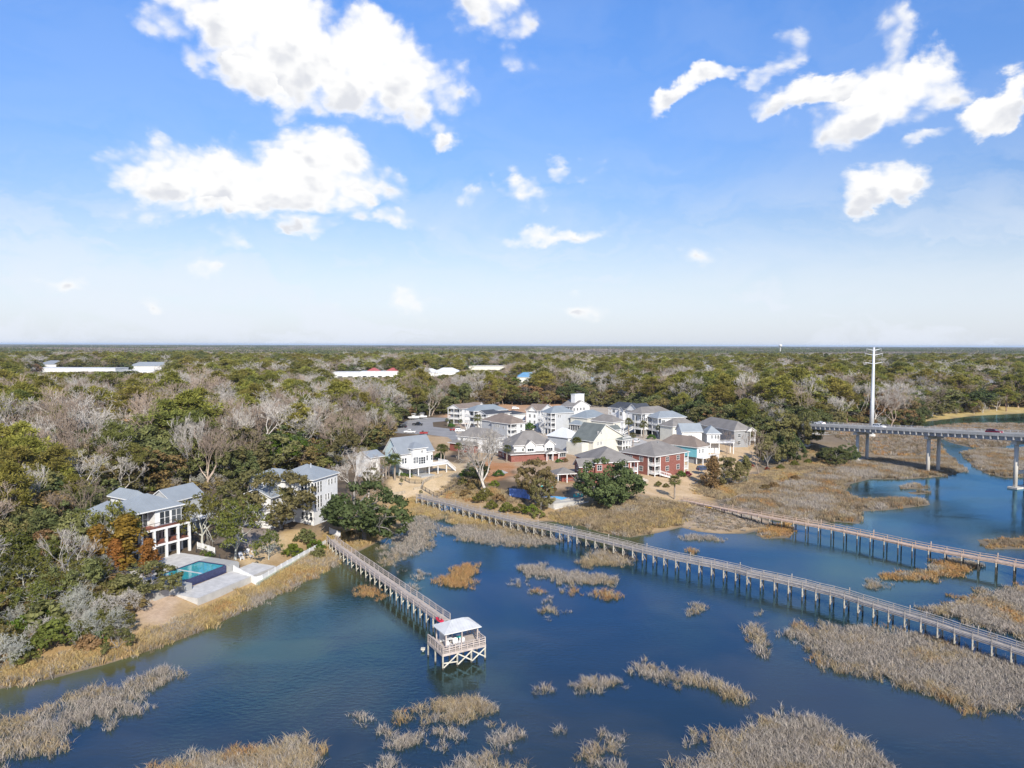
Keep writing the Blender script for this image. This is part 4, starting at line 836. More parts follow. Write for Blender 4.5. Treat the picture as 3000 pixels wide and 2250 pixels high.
def bare(seed, H, barkm, upw=.5, spread=.42, first=(.5, 1.3), depth=7, lean=(0, 0), lim=(3, 5), thick=1.0, kids=(2, 2), rmin=.026):
    sg, tp = grow(seed, H, depth, .26, spread, .72, upw, H * .017 * thick, kids, .16, lim, first, lean)
    if len(sg) > 12000: sg = [a for a in sg if a[4] < depth] + random.Random(seed).sample([a for a in sg if a[4] >= depth], 12000 - min(11000, sum(1 for a in sg if a[4] < depth)))
    return Shape('bare', tubes([a for a in sg if a[4] < 2]), tubes([a for a in sg if a[4] >= 2], rmin=rmin), MT[barkm], MT[barkm], None, H, H * .46)
for i in range(5): SH['bare', i] = bare(300 + i, 15, ('barkpale', 'barktan')[i % 2], thick=1.55)
for i in range(3): SH['upright', i] = bare(330 + i, 15, ('barktan', 'barkpale', 'barktan')[i], .9, .30, (.9, 1.4), thick=1.35)
def pine(seed, H=20, per=30, n=62, narrow=1.0):
    r = random.Random(seed); segs = []; tips = []; p = Vector((0, 0, -.3)); k = 8
    sway = Vector((r.gauss(0, .03), r.gauss(0, .03), 0)); pts = [p]
    for i in range(k):
        d = (Vector((0, 0, 1)) + sway + Vector((r.gauss(0, .03), r.gauss(0, .03), 0))).normalized(); q = p + d * (H * .95 + .3) / k
        segs.append((p, q, H * .016 * (1 - .75 * i / k), H * .016 * (1 - .75 * (i + 1) / k), 0)); p = q; pts.append(q)
    br = []
    lo = r.uniform(.42, .55)
    for i in range(n):
        f = lo + (1 - lo) * (i + r.random()) / n; f = min(f, .995); j = min(int(f * k), k - 1); o = pts[j].lerp(pts[j + 1], f * k - j)
        prof = math.sin(min(1, (f - lo) / (1 - lo) * .85 + .22) * math.pi) ** .7
        an = r.random() * 6.283; L = H * .24 * narrow * prof * r.uniform(.55, 1.15) + .4
        d = Vector((math.cos(an), math.sin(an), r.uniform(.05, .5))).normalized(); e = o + d * L
        br.append((o, e, .07, .03, 2)); tips.append(e); 
        for t in range(2): tips.append(o + d * L * r.uniform(.5, .85) + Vector((r.gauss(0, .5), r.gauss(0, .5), r.uniform(0, .6))))
    tips.append(pts[-1])
    return Shape('pine', tubes(segs), needles(tips, per, H * .058, .10, seed), MT['barkpine'], MT['leaf_pine'], tubes(br))
for i in range(5): SH['pine', i] = pine(400 + i, narrow=(1, .85, 1.15, .9, 1.05)[i])
def cedar(seed, leafm='leaf_cedar', H=9, wide=.24):
    r = random.Random(seed); c = []
    for i in range(95):
        f = r.random() ** .8; an = r.random() * 6.283; rad = H * wide * (1 - f) ** .6 * math.sqrt(r.random()) * (.7 + .5 * math.sin(an * 3 + seed)) + .1
        c.append((math.cos(an) * rad, math.sin(an) * rad, H * (.10 + .88 * f)))
    sg = [(Vector((0, 0, -.3)), Vector((0, 0, H * .9)), .2, .04, 0)]
    return Shape('cedar', tubes(sg), leaves(c, 38, .75, .6, .26, seed, .2), MT['barktan'], MT[leafm])
for i in range(3): SH['cedar', i] = cedar(500 + i)
SH['cedar', 3] = cedar(505, 'leaf_brown', 9, .3)
def shrub(seed, leafm, H=2.2, wid=1.4, per=30, n=34, size=.2):
    r = random.Random(seed); c = []
    for i in range(n):
        an = r.random() * 6.283; q = math.sqrt(r.random()); z = H * (.25 + .7 * (1 - q * q) * r.uniform(.55, 1.05))
        c.append((math.cos(an) * q * wid, math.sin(an) * q * wid, z))
    sg = [(Vector((0, 0, -.3)), Vector(p) * .9, .05, .02, 2) for p in c[:14]]
    return Shape('shrub', tubes(sg), leaves(c, per, .42, .32, size, seed, .2), MT['barktan'], MT[leafm])
for i, mm in enumerate(('leaf_shrub', 'leaf_shrub', 'leaf_oak', 'leaf_bright', 'leaf_brown', 'hedge', 'redshrub')): SH['shrub', i] = shrub(600 + i, mm)
def twiggy(seed, barkm='barkmoss'):
    sg, tp = grow(seed, 5.5, 6, .08, .55, .76, .35, .13, (2, 3), .26, (5, 7), (.25, 1.2))
    if len(sg) > 4500: sg = sg[:4500]
    return Shape('twig', tubes([a for a in sg if a[4] < 2]), tubes([a for a in sg if a[4] >= 2], rmin=.022), MT[barkm], MT[barkm], None, 5.5, 3.2)
for i in range(2): SH['twig', i] = twiggy(700 + i, ('barkmoss', 'barkpale')[i])
def palm(seed, H=6.5, skirt=True):
    r = random.Random(seed); segs = []; p = Vector((0, 0, -.3)); k = 6
    for i in range(k):
        q = p + Vector((r.gauss(0, .04), r.gauss(0, .04), (H * .74 + .3) / k)); segs.append((p, q, .23 - .01 * i, .22 - .01 * i, 0)); p = q
    Vt = []; F = []; ti = []
    for i in range(46):
        an = i * 2.399 + r.uniform(-.2, .2); el = 1.25 - 2.0 * (i / 46) + r.uniform(-.12, .12)
        st = r.uniform(.9, 1.25) * H * .13; d = Vector((math.cos(an) * math.cos(el), math.sin(an) * math.cos(el), math.sin(el))); side = d.cross(Vector((0, 0, 1))).normalized(); upv = side.cross(d)
        a = p + d * .1; c = p + d * st - Vector((0, 0, .06))
        o = len(Vt); tv = .25 + .6 * r.random() - (.35 if i > 36 else 0)
        Vt += [a - side * .03, a + side * .03, c + side * .02, c - side * .02]; F.append((o, o + 1, o + 2, o + 3)); ti += [tv] * 4
        n = 11
        for j in range(n):
            t = (j / (n - 1) - .5) * 2.9; L = H * .13 * (1.15 - .25 * abs(t)) * r.uniform(.85, 1.1)
            dd = (d * math.cos(t) + side * math.sin(t)); tip = c + dd * L - Vector((0, 0, L * .38 + abs(t) * .05)) - upv * .02
            mid = c + dd * L * .55 - Vector((0, 0, L * .07)); nrm = dd.cross(upv).normalized() * .055
            o = len(Vt); Vt += [c, mid - nrm, tip, mid + nrm]; F.append((o, o + 1, o + 2, o + 3)); ti += [np.clip(tv + r.uniform(-.15, .15), 0, 1)] * 4
    return Shape('palm', tubes(segs), (np.array(Vt), np.array(F), np.array(ti)), MT['trunkpalm'], MT['leaf_palm'])
for i in range(3): SH['palm', i] = palm(800 + i)

CATN = dict(oak='live_oak_tree', dark='live_oak_tree', brown='russet_oak_tree', bright='live_oak_tree', mossy='mossy_oak_tree', bare='bare_tree', upright='bare_tree', pine='pine_tree', cedar='cedar_tree', shrub='shrub', twig='bare_shrub', palm='palm_tree')
PROTO_H = dict(oak=12, dark=12, brown=12, bright=12, mossy=9, bare=15, upright=15, pine=20, cedar=9, shrub=2.2, twig=5.5, palm=6.5)
def plant(kind, i, x, y, h, label, group=None, rz=None, wide=1.0, z=None, parts=True, name=None, tilt=0.0):
    sh = SH[kind, i]; s = h / PROTO_H[kind]
    z = hz(x, y) if z is None else z
    rz = random.random() * 6.28 if rz is None else rz
    nm = name or CATN[kind]
    cat = 'shrub' if 'shrub' in nm or 'bush' in nm else ('palm' if kind == 'palm' else 'tree')
    if parts:
        e = empty(nm, (x, y, z), rz); e.scale = (s * wide, s * wide, s); e.rotation_euler[0] = tilt
        put('stem' if cat == 'shrub' else 'trunk', sh.trunk, e); put('foliage' if cat == 'shrub' else 'crown', sh.crown, e)
    else:
        e = put(nm, sh.joined, None, (x, y, z), rz, (s * wide, s * wide, s))
    return tag(e, label, cat, group)
def tree_at(kind, i, P, h, label, wide=1.0, rz=None, group=None, zg=2.6, name=None, tilt=0.0):
    p = Vector(P)
    return plant(kind, i, p.x, p.y, h, label, group, rz, wide, None, True, name, tilt)
# --- single trees the photograph shows clearly
tree_at('dark', 0, ZB(1020, 735, 1.8), 15, 'broad dark green live oak at the right corner of the white house', 1.12, 0.4)
tree_at('oak', 1, ZB(340, 690, 2.6), 14, 'wide live oak in front of the white house, beside its pier gate', 1.0, 1.0)
tree_at('oak', 0, ZB(150, 640, 2.8), 13.0, 'live oak between the pool house and the white house', 1.1, 2.0)
tree_at('mossy', 0, ZA(1905, 915, 2.7), 12.5, 'tall pale trunked oak with thin foliage behind the pool fence', 1.0, 0.3)
tree_at('mossy', 1, ZA(1640, 830, 2.9), 11.0, 'leaning grey trunked oak beside the pool house', .9, 2.2)
tree_at('mossy', 3, ZB(240, 900, 2.3), 6.0, 'small crooked grey tree inside the white fence corner', .8, 1.2)
tree_at('oak', 2, H8(520, 640, 2.2), 12.5, 'grey green spreading oak over the small pool', .8, 0.5)
tree_at('oak', 0, H8(600, 720, 1.8), 9.0, 'dense oak on the seaward side of the small pool', .72, 2.7)
tree_at('dark', 1, H8(1440, 690, 2.2), 14.0, 'large dark round live oak in front of the brick houses', 1.12, 1.4)
tree_at('dark', 2, H8(1580, 660, 2.2), 9.5, 'lower dark live oak hugging the large round oak', 1.1, 0.2)
SH['leaner', 0] = bare(356, 15, 'barkpale', .5, .46, (.5, 1.15), 6, (-.2, 0), (4, 5), 2.1, (2, 3), .034); CATN['leaner'] = 'bare_tree'; PROTO_H['leaner'] = 15
tree_at('leaner', 0, H7(1840, 1070, 2.4), 18.5, 'big bare pale grey tree leaning left above the boardwalk landing', 1.1, 0.0)
tree_at('dark', 1, H7(1700, 900, 2.8), 6.5, 'dark evergreen behind the big leaning bare tree', 1.0)
tree_at('bare', 2, ZB(930, 420, 3), 14, 'fuzzy pale bare tree right behind the white house', .9, 1.0)
tree_at('bare', 0, ZB(1050, 400, 3), 12, 'smaller pale bare tree between white house and pale blue house', .9, 2.0)
tree_at('bare', 1, ZB(990, 350, 3), 12.5, 'dense twiggy bare tree in front of the small white house', 1.2, 1.0)
tree_at('bare', 3, ZB(1110, 330, 3), 9, 'low fuzzy bare tree at the small white house porch', 1.2, 4.0)
tree_at('oak', 2, ZB(1075, 335, 3), 6.5, 'small green oak hiding the base of the small white house', .8, 1.0)
tree_at('bare', 4, H7(130, 500, 3), 17, 'bare tree with thick pale trunk left of the parking lot', 1.05, .4)
tree_at('bare', 2, H7(350, 330, 3), 12, 'fine twigged bare tree behind the pale blue house', 1.2, 3)
tree_at('cedar', 3, H6(1645, 1030, 2.2), 10.5, 'brown cedar on the lawn beside the brick house', 1.1)
tree_at('oak', 2, H6(1810, 975, 2.4), 10.0, 'dark oak behind the brown cedar on the lawn', 1.0)
tree_at('oak', 4, H6(1900, 950, 2.5), 9.5, 'grey green oak next to the swing on the lawn', .9)
tree_at('bare', 1, H6(1800, 700, 3), 10, 'small bare tree in front of the pale roofed stilt house', 1.0)
tree_at('bare', 3, Z4(650, 540, 2.5), 16, 'tall bare tree on the lawn edge near the bridge', .95)
tree_at('oak', 1, Z4(770, 485, 2.7), 14, 'live oak with bare grey trunk right of the tall bare tree', .85)
tree_at('oak', 3, Z4(705, 512, 2.6), 12, 'slender oak leaning over the lawn edge', .7)
tree_at('dark', 0, Z4(820, 480, 2.6), 13, 'dark oak on the slope below the bridge end', .8)
tree_at('oak', 4, Z4(880, 420, 2.8), 15, 'dull green oak beside the bridge end', .9)
tree_at('oak', 0, Z4(945, 400, 2.8), 15, 'grey green oak overlapping the bridge end', .8)
tree_at('upright', 1, Z4(740, 400, 3), 16, 'bare lilac grey tree behind the bridge end oaks', 1.0)
tree_at('dark', 2, Z4(1100, 490, 2.4), 7.0, 'dark evergreen bush at the foot of the first bridge pier', 1.3)
tree_at('dark', 1, Z4(1170, 470, 2.4), 7.5, 'tall dark evergreen bush touching the first bridge pier', 1.0)
tree_at('dark', 0, Z4(1060, 470, 2.6), 6.0, 'low dark evergreen bush left of the first bridge pier', 1.2)
PAL = [(Z4(152, 715, 2), 7.4, 'lone palm on the lawn in front of the brick house'), (H7(525, 835, 3), 8.0, 'tall palm at the left corner of the pale blue house'),
       (H7(400, 820, 3), 6.5, 'bushy palm left of the pale blue house'), (H7(440, 800, 3), 5.5, 'short palm behind the two palms of the pale blue house'), (H7(1190, 610, 3), 6.5, 'palm right of the pale blue house'),
       (H7(1240, 590, 3), 5.8, 'second palm right of the pale blue house'), (H7(230, 560, 3), 5.5, 'palm among shrubs behind the pale blue house'), (H6(825, 480, 3), 7.5, 'slender palm in front of the brown roofed porch house'), (H6(1010, 485, 3), 6.0, 'palm beside white stairs of the pale metal roofed house'),
       (H6(1130, 490, 3), 5.0, 'stout palm left of the long grey roofed house'), (H6(700, 570, 3), 5.5, 'palm on the lane behind the brick house'), (H6(650, 440, 3), 7.5, 'palm between two porches behind the lane'),
       (H6(40, 670, 3), 6.5, 'palm at the front of the cream gabled house'), (H5(490, 545, 3), 8.0, 'palm in front of the blue grey porch house'), (H5(1915, 865, 3), 6.5, 'palm beside the white roofed house'), (H5(910, 965, 3), 6.0, 'small palm left of the gabled brick house'),
       (H5(215, 930, 3), 6.0, 'grey green palm behind the leaning bare tree'), (H7(900, 1110, 1.6), 2.2, 'tiny palm at the boardwalk landing'), (H7(620, 975, 2.6), 2.2, 'tiny palm in a ring of mulch on the sandy yard'), (H5(50, 470, 3), 4.0, 'low palm by the street leftmost of three'), (H5(110, 480, 3), 3.6, 'low palm by the street, middle of three'), (H5(240, 500, 3), 4.5, 'low palm by the street next to the parked white car'),
       (ZB(60, 520, 3), 6.0, 'pale palm behind the shaded middle house')]
for i, (p, h, lb) in enumerate(PAL):
    if 0 < i and h > 3: p = p + Vector((p.x, p.y, 0)).normalized() * (-9.0 if 'pale blue house' in lb else -5.0)
    tree_at('palm', i % 3, p, h * (1.12 if i else 1.0), lb, 1.12, None, 'palms around the houses')
# --- shrubs and scrub
SHR = [(Q4(560, 190, 1.2), 2.6, 1, 'shrub'), (Q4(640, 230, 1.0), 2.4, 0, 'shrub'), (Q4(740, 255, .8), 2.6, 0, 'shrub'), (Q4(830, 265, .8), 2.4, 1, 'shrub'), (Q4(900, 275, .8), 2.8, 3, 'shrub'), (Q4(950, 290, .8), 2.2, 1, 'shrub'),
       (Q4(480, 150, 1.4), 2.4, 4, 'shrub'), (Q4(520, 120, 1.5), 2.6, 4, 'shrub'), (Q4(600, 170, 1.3), 3.0, 0, 'shrub'), (Q4(680, 200, 1.2), 2.8, 4, 'shrub'), (H7(700, 830, 3), 1.8, 2, 'shrub'), (H7(1170, 610, 3), 2.5, 5, 'shrub'), (H7(1540, 880, 2.7), 2.6, 3, 'shrub'),
       (H7(1640, 1000, 2.3), 2.6, 4, 'shrub'), (H7(1700, 990, 2.3), 2.4, 4, 'shrub'), (H7(1500, 960, 2.4), 2.2, 0, 'shrub'), (H7(1960, 1020, 2.2), 2.0, 3, 'shrub'), (H7(2020, 880, 2.6), 2.2, 5, 'shrub'), (H5(1660, 1010, 3), 1.6, 5, 'shrub'), (H5(1740, 1000, 3), 1.6, 4, 'shrub'), (H5(110, 500, 3), 2.4, 5, 'shrub'),
       (H5(1240, 540, 3), 4.0, 5, 'shrub'), (H6(920, 510, 3), 2.4, 5, 'shrub'), (H6(600, 640, 3), 2.6, 5, 'shrub'), (H6(1270, 920, 2.8), 2.0, 5, 'shrub'), (H6(1350, 915, 2.8), 1.8, 6, 'shrub'), (H6(1000, 1050, 2.4), 1.4, 0, 'shrub'), (H6(1090, 1060, 2.4), 1.3, 0, 'shrub'), (H6(980, 1065, 2.4), 1.2, 4, 'shrub'), (H6(2090, 770, 2.8), 1.6, 6, 'shrub'),
       (ZB(440, 850, 2.4), 2.6, 3, 'shrub'), (ZB(620, 800, 2.3), 2.4, 3, 'shrub'), (ZB(540, 760, 2.4), 3.0, 2, 'shrub'), (ZB(640, 860, 2.0), 2.2, 2, 'shrub'), (ZB(900, 690, 2.2), 1.6, 4, 'shrub'), (ZA(1700, 905, 3), 1.2, 3, 'shrub'), (ZA(1650, 895, 3), 1.0, 2, 'shrub'),
       (ZA(200, 1560, 1.2), 2.6, 3, 'shrub'), (ZA(330, 1500, 1.6), 2.8, 0, 'shrub'), (ZA(420, 1470, 1.7), 2.6, 3, 'shrub'), (ZA(500, 1530, 1.4), 2.4, 0, 'shrub'), (ZA(800, 1590, 1.0), 1.8, 3, 'shrub'), (ZA(60, 1600, 1.2), 2.4, 3, 'shrub'), (ZA(120, 1640, .9), 2.0, 2, 'shrub'), (ZA(270, 1460, 1.9), 2.6, 3, 'shrub'), (ZA(560, 1480, 1.6), 2.2, 1, 'shrub'),
       (ZA(20, 1660, .9), 2.2, 5, 'shrub'), (Z4(780, 520, 2.4), 2.0, 0, 'shrub'), (Z4(860, 500, 2.4), 2.2, 0, 'shrub'), (Z4(940, 490, 2.2), 2.0, 1, 'shrub'), (Z4(690, 660, 1.2), 2.2, 4, 'shrub'), (Z4(740, 640, 1.4), 2.2, 4, 'shrub'), (Z4(860, 600, 1.2), 2.0, 4, 'shrub'), (Z4(700, 520, 2.4), 1.2, 6, 'shrub')]
SLAB = ['pale olive shrub', 'yellowish olive shrub', 'dark green shrub', 'bright green shrub', 'brown dry shrub', 'clipped deep green shrub', 'dark red shrub']
def where_shrub(j):
    return ['on the slope above the boardwalk landing', 'in the yards of the pale blue house', 'among the townhouses', 'by the white house fence', 'at the lower left bank below the woods', 'on the grassy slope before the bridge'][j]
for n, (p, h, i, k) in enumerate(SHR):
    j = 0 if n < 10 else 1 if n < 18 else 2 if n < 30 else 3 if n < 37 else 4 if n < 47 else 5
    tree_at('shrub', i, p, h, SLAB[i] + ' ' + where_shrub(j), 1.15, None, SLAB[i] + 's ' + where_shrub(j))
TW = [(ZA(700, 1560, 1.4), 4.5, 0, 'lowest on the bank'), (ZA(640, 1420, 2.2), 5.0, 0, 'above the bright shrubs'), (ZA(900, 1400, 2.0), 4.5, 1, 'below the grey mossy oak'), (ZA(1060, 1350, 1.8), 4.0, 1, 'beside the bare sand patch')]
for i_, (x_, y_, h_) in enumerate(((820, 1500, 3.8), (960, 1480, 3.6), (760, 1400, 4.2), (560, 1340, 4.8), (640, 1560, 3.2), (470, 1330, 5.2), (1000, 1270, 3.8), (700, 1280, 4.6))): tree_at('mossy', i_ % 4, ZA(x_, y_, 1.8), h_, ['low olive and silver mossy oak by the bank shrubs', 'mossy oak next to the rounded oak bush', 'mossy oak in the middle of the lower bank', 'wide mossy oak left of the lower bank', 'short mossy oak above the golden grass', 'tall mossy oak over the bright shrubs', 'mossy oak under the low spreading oak', 'mossy oak behind the silvery shrubs'][i_], 1.25)
for p, h, i, w_ in TW: tree_at('twig', i, p, h, 'tangled silvery leafless shrub ' + w_, 1.2, None, 'tangled silvery shrubs on the lower left bank')
NEARL = [('cedar', 0, (800, 1060), 8.7, 'golden brown cedar left of the pool house decks', 1.5), ('cedar', 1, (1030, 1050), 10.2, 'tall golden brown cedar against the pool house', 1.55), ('cedar', 2, (1210, 1078), 6.6, 'small golden cedar at the pool house corner', 1.4), ('cedar', 1, (950, 1075), 6.5, 'short golden cedar between the two taller golden cedars', 1.3),
         ('oak', 2, (1200, 1225), 6.6, 'low spreading oak shading the pool terrace', 1.3), ('mossy', 0, (420, 1150), 7.5, 'silvery grey mossy oak left of the golden cedars', 1.2), ('mossy', 2, (800, 1190), 5.2, 'grey mossy oak below the golden cedars', 1.2), ('mossy', 1, (160, 1300), 7, 'silvery mossy oak low on the left edge', 1.3),
         ('mossy', 3, (350, 1390), 5.5, 'olive mossy oak above the bright shrubs', 1.2), ('oak', 4, (960, 1560), 3.6, 'low rounded oak bush on the lower bank', 1.3), ('mossy', 2, (30, 1130), 9, 'mossy green oak at the left edge', 1.2), ('oak', 0, (280, 1000), 10.5, 'green oak at the left of the russet oak', 1.1), ('mossy', 3, (905, 1000), 12, 'lichen grey oak veiling the pool house roof', .85), ('oak', 1, (660, 1000), 11.0, 'rounded green oak beside the pool house left wing', .95), ('dark', 1, (500, 940), 12, 'dark rounded oak at the far left of the pool house', 1.0),
         ('bare', 1, (700, 1130), 7, 'grey bare tree between the golden cedars', 1.2), ('mossy', 1, (560, 1240), 6, 'sprawling grey mossy oak on the left slope', 1.3), ('brown', 0, (400, 1040), 8.5, 'russet oak behind the mossy oaks on the left slope', 1.15)]
for k, i, q, h, lb, w_ in NEARL: tree_at(k, i, ZA(q[0], q[1], 2.5), h, lb, w_, None)
LOWBANK = xy([(-400, 1180), (200, 1000), (520, 930), (1000, 900), (1330, 950), (1330, 1400), (900, 1720), (-400, 1900)], lambda x, y: ZA(x, y, 2.0))
# --- the woods
FOREST = [xy([(-700, 1560), (-150, 1470), (0, 1425), (90, 1400), (190, 1375), (260, 1350), (320, 1310), (290, 1250), (240, 1190), (200, 1110), (330, 1065), (470, 1060), (600, 1020), (760, 1010), (800, 985), (830, 960), (850, 925), (895, 905), (950, 895), (990, 890), (1090, 876), (1250, 874), (1340, 882), (1420, 896), (1500, 906), (1580, 914), (1640, 922), (1700, 932), (1735, 945), (1760, 930), (1800, 928)], lambda x, y: V_(x, y, 3)) +
          xy([(1100, 570), (1250, 575), (1500, 560), (1560, 520), (1700, 500), (1900, 490), (2212, 470), (2700, 450)], lambda x, y: Z8(x, y, 3)) + [(3000, 720), (3000, 1500), (-3000, 1500), (-900, 300), (-300, 80)]]
HOLES = [  # (polygon) clearings: shopping strip, car parks, yards round the roofs among the trees
    [(-520, 720), (-360, 720), (-420, 1120), (-800, 1120), (-760, 900)], [(-330, 760), (-250, 760), (-300, 1120), (-420, 1120)],
    [(-150, 640), (-70, 640), (-90, 1000), (-190, 1000)], [(-60, 700), (60, 690), (70, 1000), (-80, 1000)],
    [(-22, 640), (40, 640), (50, 740), (-26, 740)], [(60, 600), (115, 600), (120, 680), (62, 680)],
    [(-215, 340), (-180, 340), (-186, 390), (-225, 390)], [(330, 480), (420, 470), (440, 560), (350, 560)], [(-140, 120), (-66, 118), (-66, 190), (-110, 190)]]
HOUSE_DISC = []   # filled by the houses below, the wood is planted after them
# ------------------------------------------------------------------ piers and boardwalks
def pile_mesh(h, r=0.14, dark=0.7, low=-1.3):
    def f():
        b = MB(); b.tube((0, 0, low), (0, 0, dark), r * 1.04, r * 1.03, 8, 1); b.tube((0, 0, dark), (0, 0, h), r, r * .94, 8, 0)
        return b.mesh('pile', [MT['pile'], MT['piledark']])
    return cached(('pile', round(h, 2), r, dark, low), f)
def resample(pts, step):
    out = []; acc = 0.0
    P = [Vector((p[0], p[1], 0)) for p in pts]
    L = sum((P[i + 1] - P[i]).length for i in range(len(P) - 1)); n = max(2, round(L / step)); st = L / n
    for k in range(n + 1):
        s = k * st; i = 0
        while i < len(P) - 2 and s > (P[i + 1] - P[i]).length: s -= (P[i + 1] - P[i]).length; i += 1
        out.append(P[i] + (P[i + 1] - P[i]).normalized() * s)
    return out
def boardwalk(name, label, pts, zd, width, step, deckm, railm, brace, rails=3, railh=1.0, pal=0.0, gap=None, dark=.7):
    """pts: centre line; zd: deck height (number or function of 0..1)"""
    B_ = resample(pts, step); n = len(B_); o = B_[0].copy(); root = empty(name, (o.x, o.y, 0)); tag(root, label, 'boardwalk')
    zf = zd if callable(zd) else (lambda t: zd)
    C = [Vector((p.x - o.x + random.gauss(0, .03), p.y - o.y + random.gauss(0, .03), zf(i / (n - 1)) + random.gauss(0, .025))) for i, p in enumerate(B_)]
    Nn = []
    for i in range(n):
        d = (C[min(i + 1, n - 1)] - C[max(i - 1, 0)]); d.z = 0; d.normalize(); Nn.append(Vector((-d.y, d.x, 0)))
    # boards
    b = MB(); r = random.Random(5)
    for i in range(n - 1):
        L = (C[i + 1] - C[i]).length; k = max(1, round(L / .15))
        for j in range(k):
            t0 = (j + .05) / k; t1 = (j + .95) / k; a = C[i].lerp(C[i + 1], t0); c = C[i].lerp(C[i + 1], t1); na = Nn[i].lerp(Nn[i + 1], t0) * (width / 2 + r.uniform(0, .03)); nc = Nn[i].lerp(Nn[i + 1], t1) * (width / 2 + r.uniform(0, .03))
            dz = Vector((0, 0, r.uniform(-.006, .006))); dn = Vector((0, 0, -.045))
            vs = [a - na + dz, a + na + dz, c + nc + dz, c - nc + dz]; vs += [v + dn for v in vs]
            b.add(vs, [(3, 2, 1, 0), (4, 5, 6, 7), (0, 1, 5, 4), (1, 2, 6, 5), (2, 3, 7, 6), (3, 0, 4, 7)])
    tag(b.build('deck_boards', MT[deckm], root), kind='stuff')
    for s in (-1, 1):
        b = MB()
        for i in range(n - 1): b.beam(C[i] + Nn[i] * s * (width / 2 - .1) - Vector((0, 0, .17)), C[i + 1] + Nn[i + 1] * s * (width / 2 - .1) - Vector((0, 0, .17)), .08, .24)
        b.build('stringer', MT[railm], root)
        hs = [railh * (q + 1) / rails for q in range(rails)]
        for q, hh in enumerate(hs):
            b = MB(); top = q == rails - 1
            for i in range(n - 1):
                if gap and gap(s, i): continue
                b.beam(C[i] + Nn[i] * s * (width / 2 + (.02 if top else -.02)) + Vector((0, 0, hh)), C[i + 1] + Nn[i + 1] * s * (width / 2 + (.02 if top else -.02)) + Vector((0, 0, hh)), .15 if top else .04, .05 if top else .13)
            b.build('handrail' if top else 'rail', MT[railm], root)
    gz = height([(p.x, p.y) for p in B_])
    pm = cached(('rpost', railh, railm), lambda: MB().box(-.055, .055, -.055, .055, -.3, railh + .03).mesh('rail_post', MT[railm]))
    for i in range(n):
        an = math.atan2(Nn[i].y, Nn[i].x)
        low = -1.3 if gz[i] < 0.2 else gz[i] - .5
        capz = C[i].z - .32
        b = MB(); b.beam(C[i] - Nn[i] * (width / 2 + .12) + Vector((0, 0, -.38)), C[i] + Nn[i] * (width / 2 + .12) + Vector((0, 0, -.38)), .12, .2)
        b.build('cap_beam', MT[railm], root)
        for s in (-1, 1):
            p = C[i] + Nn[i] * s * (width / 2 - .05)
            if not (gap and gap(s, i)): put('rail_post', pm, root, (C[i] + Nn[i] * s * (width / 2)), an)
            if capz > low + .5: put('pile', pile_mesh(round(C[i].z - .3, 1), .13, min(dark, C[i].z - .6), round(low, 1)), root, (p.x, p.y, 0), an).rotation_euler = (random.gauss(0, .018), random.gauss(0, .018), an)
        if gz[i] < 1.0 and brace:
            b = MB(); e = width / 2 - .05
            if brace == 'x':
                b.beam(C[i] - Nn[i] * e + Vector((0, 0, -.5)), C[i] + Nn[i] * e + Vector((0, 0, .35 - C[i].z)), .05, .16)
                b.beam(C[i] + Nn[i] * e + Vector((0, 0, -.5)) , C[i] - Nn[i] * e + Vector((0, 0, .35 - C[i].z)), .05, .16)
            else:
                b.beam(C[i] - Nn[i] * e * 1.02 + Vector((0, 0, .9 - C[i].z)), C[i] + Nn[i] * e * .5 + Vector((0, 0, -.4)), .05, .16)
            b.build('cross_brace', MT['woodpale' if brace == 'd' else railm], root)
    if pal:   # taller lamp posts on every few bents
        for i in range(2, n, 4):
            put('tall_post', cached(('tp', railm), lambda: MB().box(-.07, .07, -.07, .07, -.3, 1.45).mesh('tall_post', MT[railm])), root, C[i] - Nn[i] * (width / 2 + .06) if pal < 0 else C[i] + Nn[i] * (width / 2 + .06), 0)
    return root
zdA = 2.35
pA = [ZB(745, 775, zdA), ZB(800, 830, zdA), ZB(890, 893, zdA), ZB(1180, 1095, zdA), ZB(1440, 1275, zdA), ZB(1668, 1435, zdA)]
boardwalk('pier', 'straight weathered pier running from the white fence to the pavilion', pA, zdA, 1.75, 2.35, 'wood', 'rail', 'd', 3, .95)
zB = 2.45
pB = [Q4(168, 168, zB), Q4(350, 212, zB), Q4(600, 278, zB), Q4(880, 345, zB), Q4(1150, 402, zB), Q4(1400, 460, zB), Q4(1640, 520, zB), Q4(1850, 566, zB), Q4(2050, 606, zB), Q4(2212, 640, zB),
      Q1(730, 152, zB), Q1(980, 205, zB), Q1(1240, 270, zB), Q1(1350, 305, zB), Q1(1480, 342, zB), Q1(1700, 408, zB), Q1(1900, 474, zB), Q1(2212, 572, zB), Q1(2500, 662, zB)]
boardwalk('boardwalk', 'long grey boardwalk crossing the creek from the sandy yard', pB, zB, 1.6, 2.5, 'woodgrey', 'woodgrey', 'x', 3, 1.0, pal=1)
zC = 2.5
pC = [Z4(195, 735, 1.3), Z4(330, 762, 1.6), Z4(480, 795, 2.0), Z4(640, 826, 2.3), Z4(850, 860, zC), Z4(1100, 905, zC), Z4(1350, 957, zC), Z4(1600, 1012, zC), Z4(1900, 1068, zC), Z4(2212, 1124, zC), Z4(2500, 1178, zC)]
boardwalk('boardwalk', 'tan boardwalk beginning beside the two kayaks, nearest the bridge', pC, lambda t: 1.35 + 1.15 * min(1, t / .28), 1.5, 3.0, 'woodtan', 'woodtan', None, 2, .95, pal=1, dark=1.5)

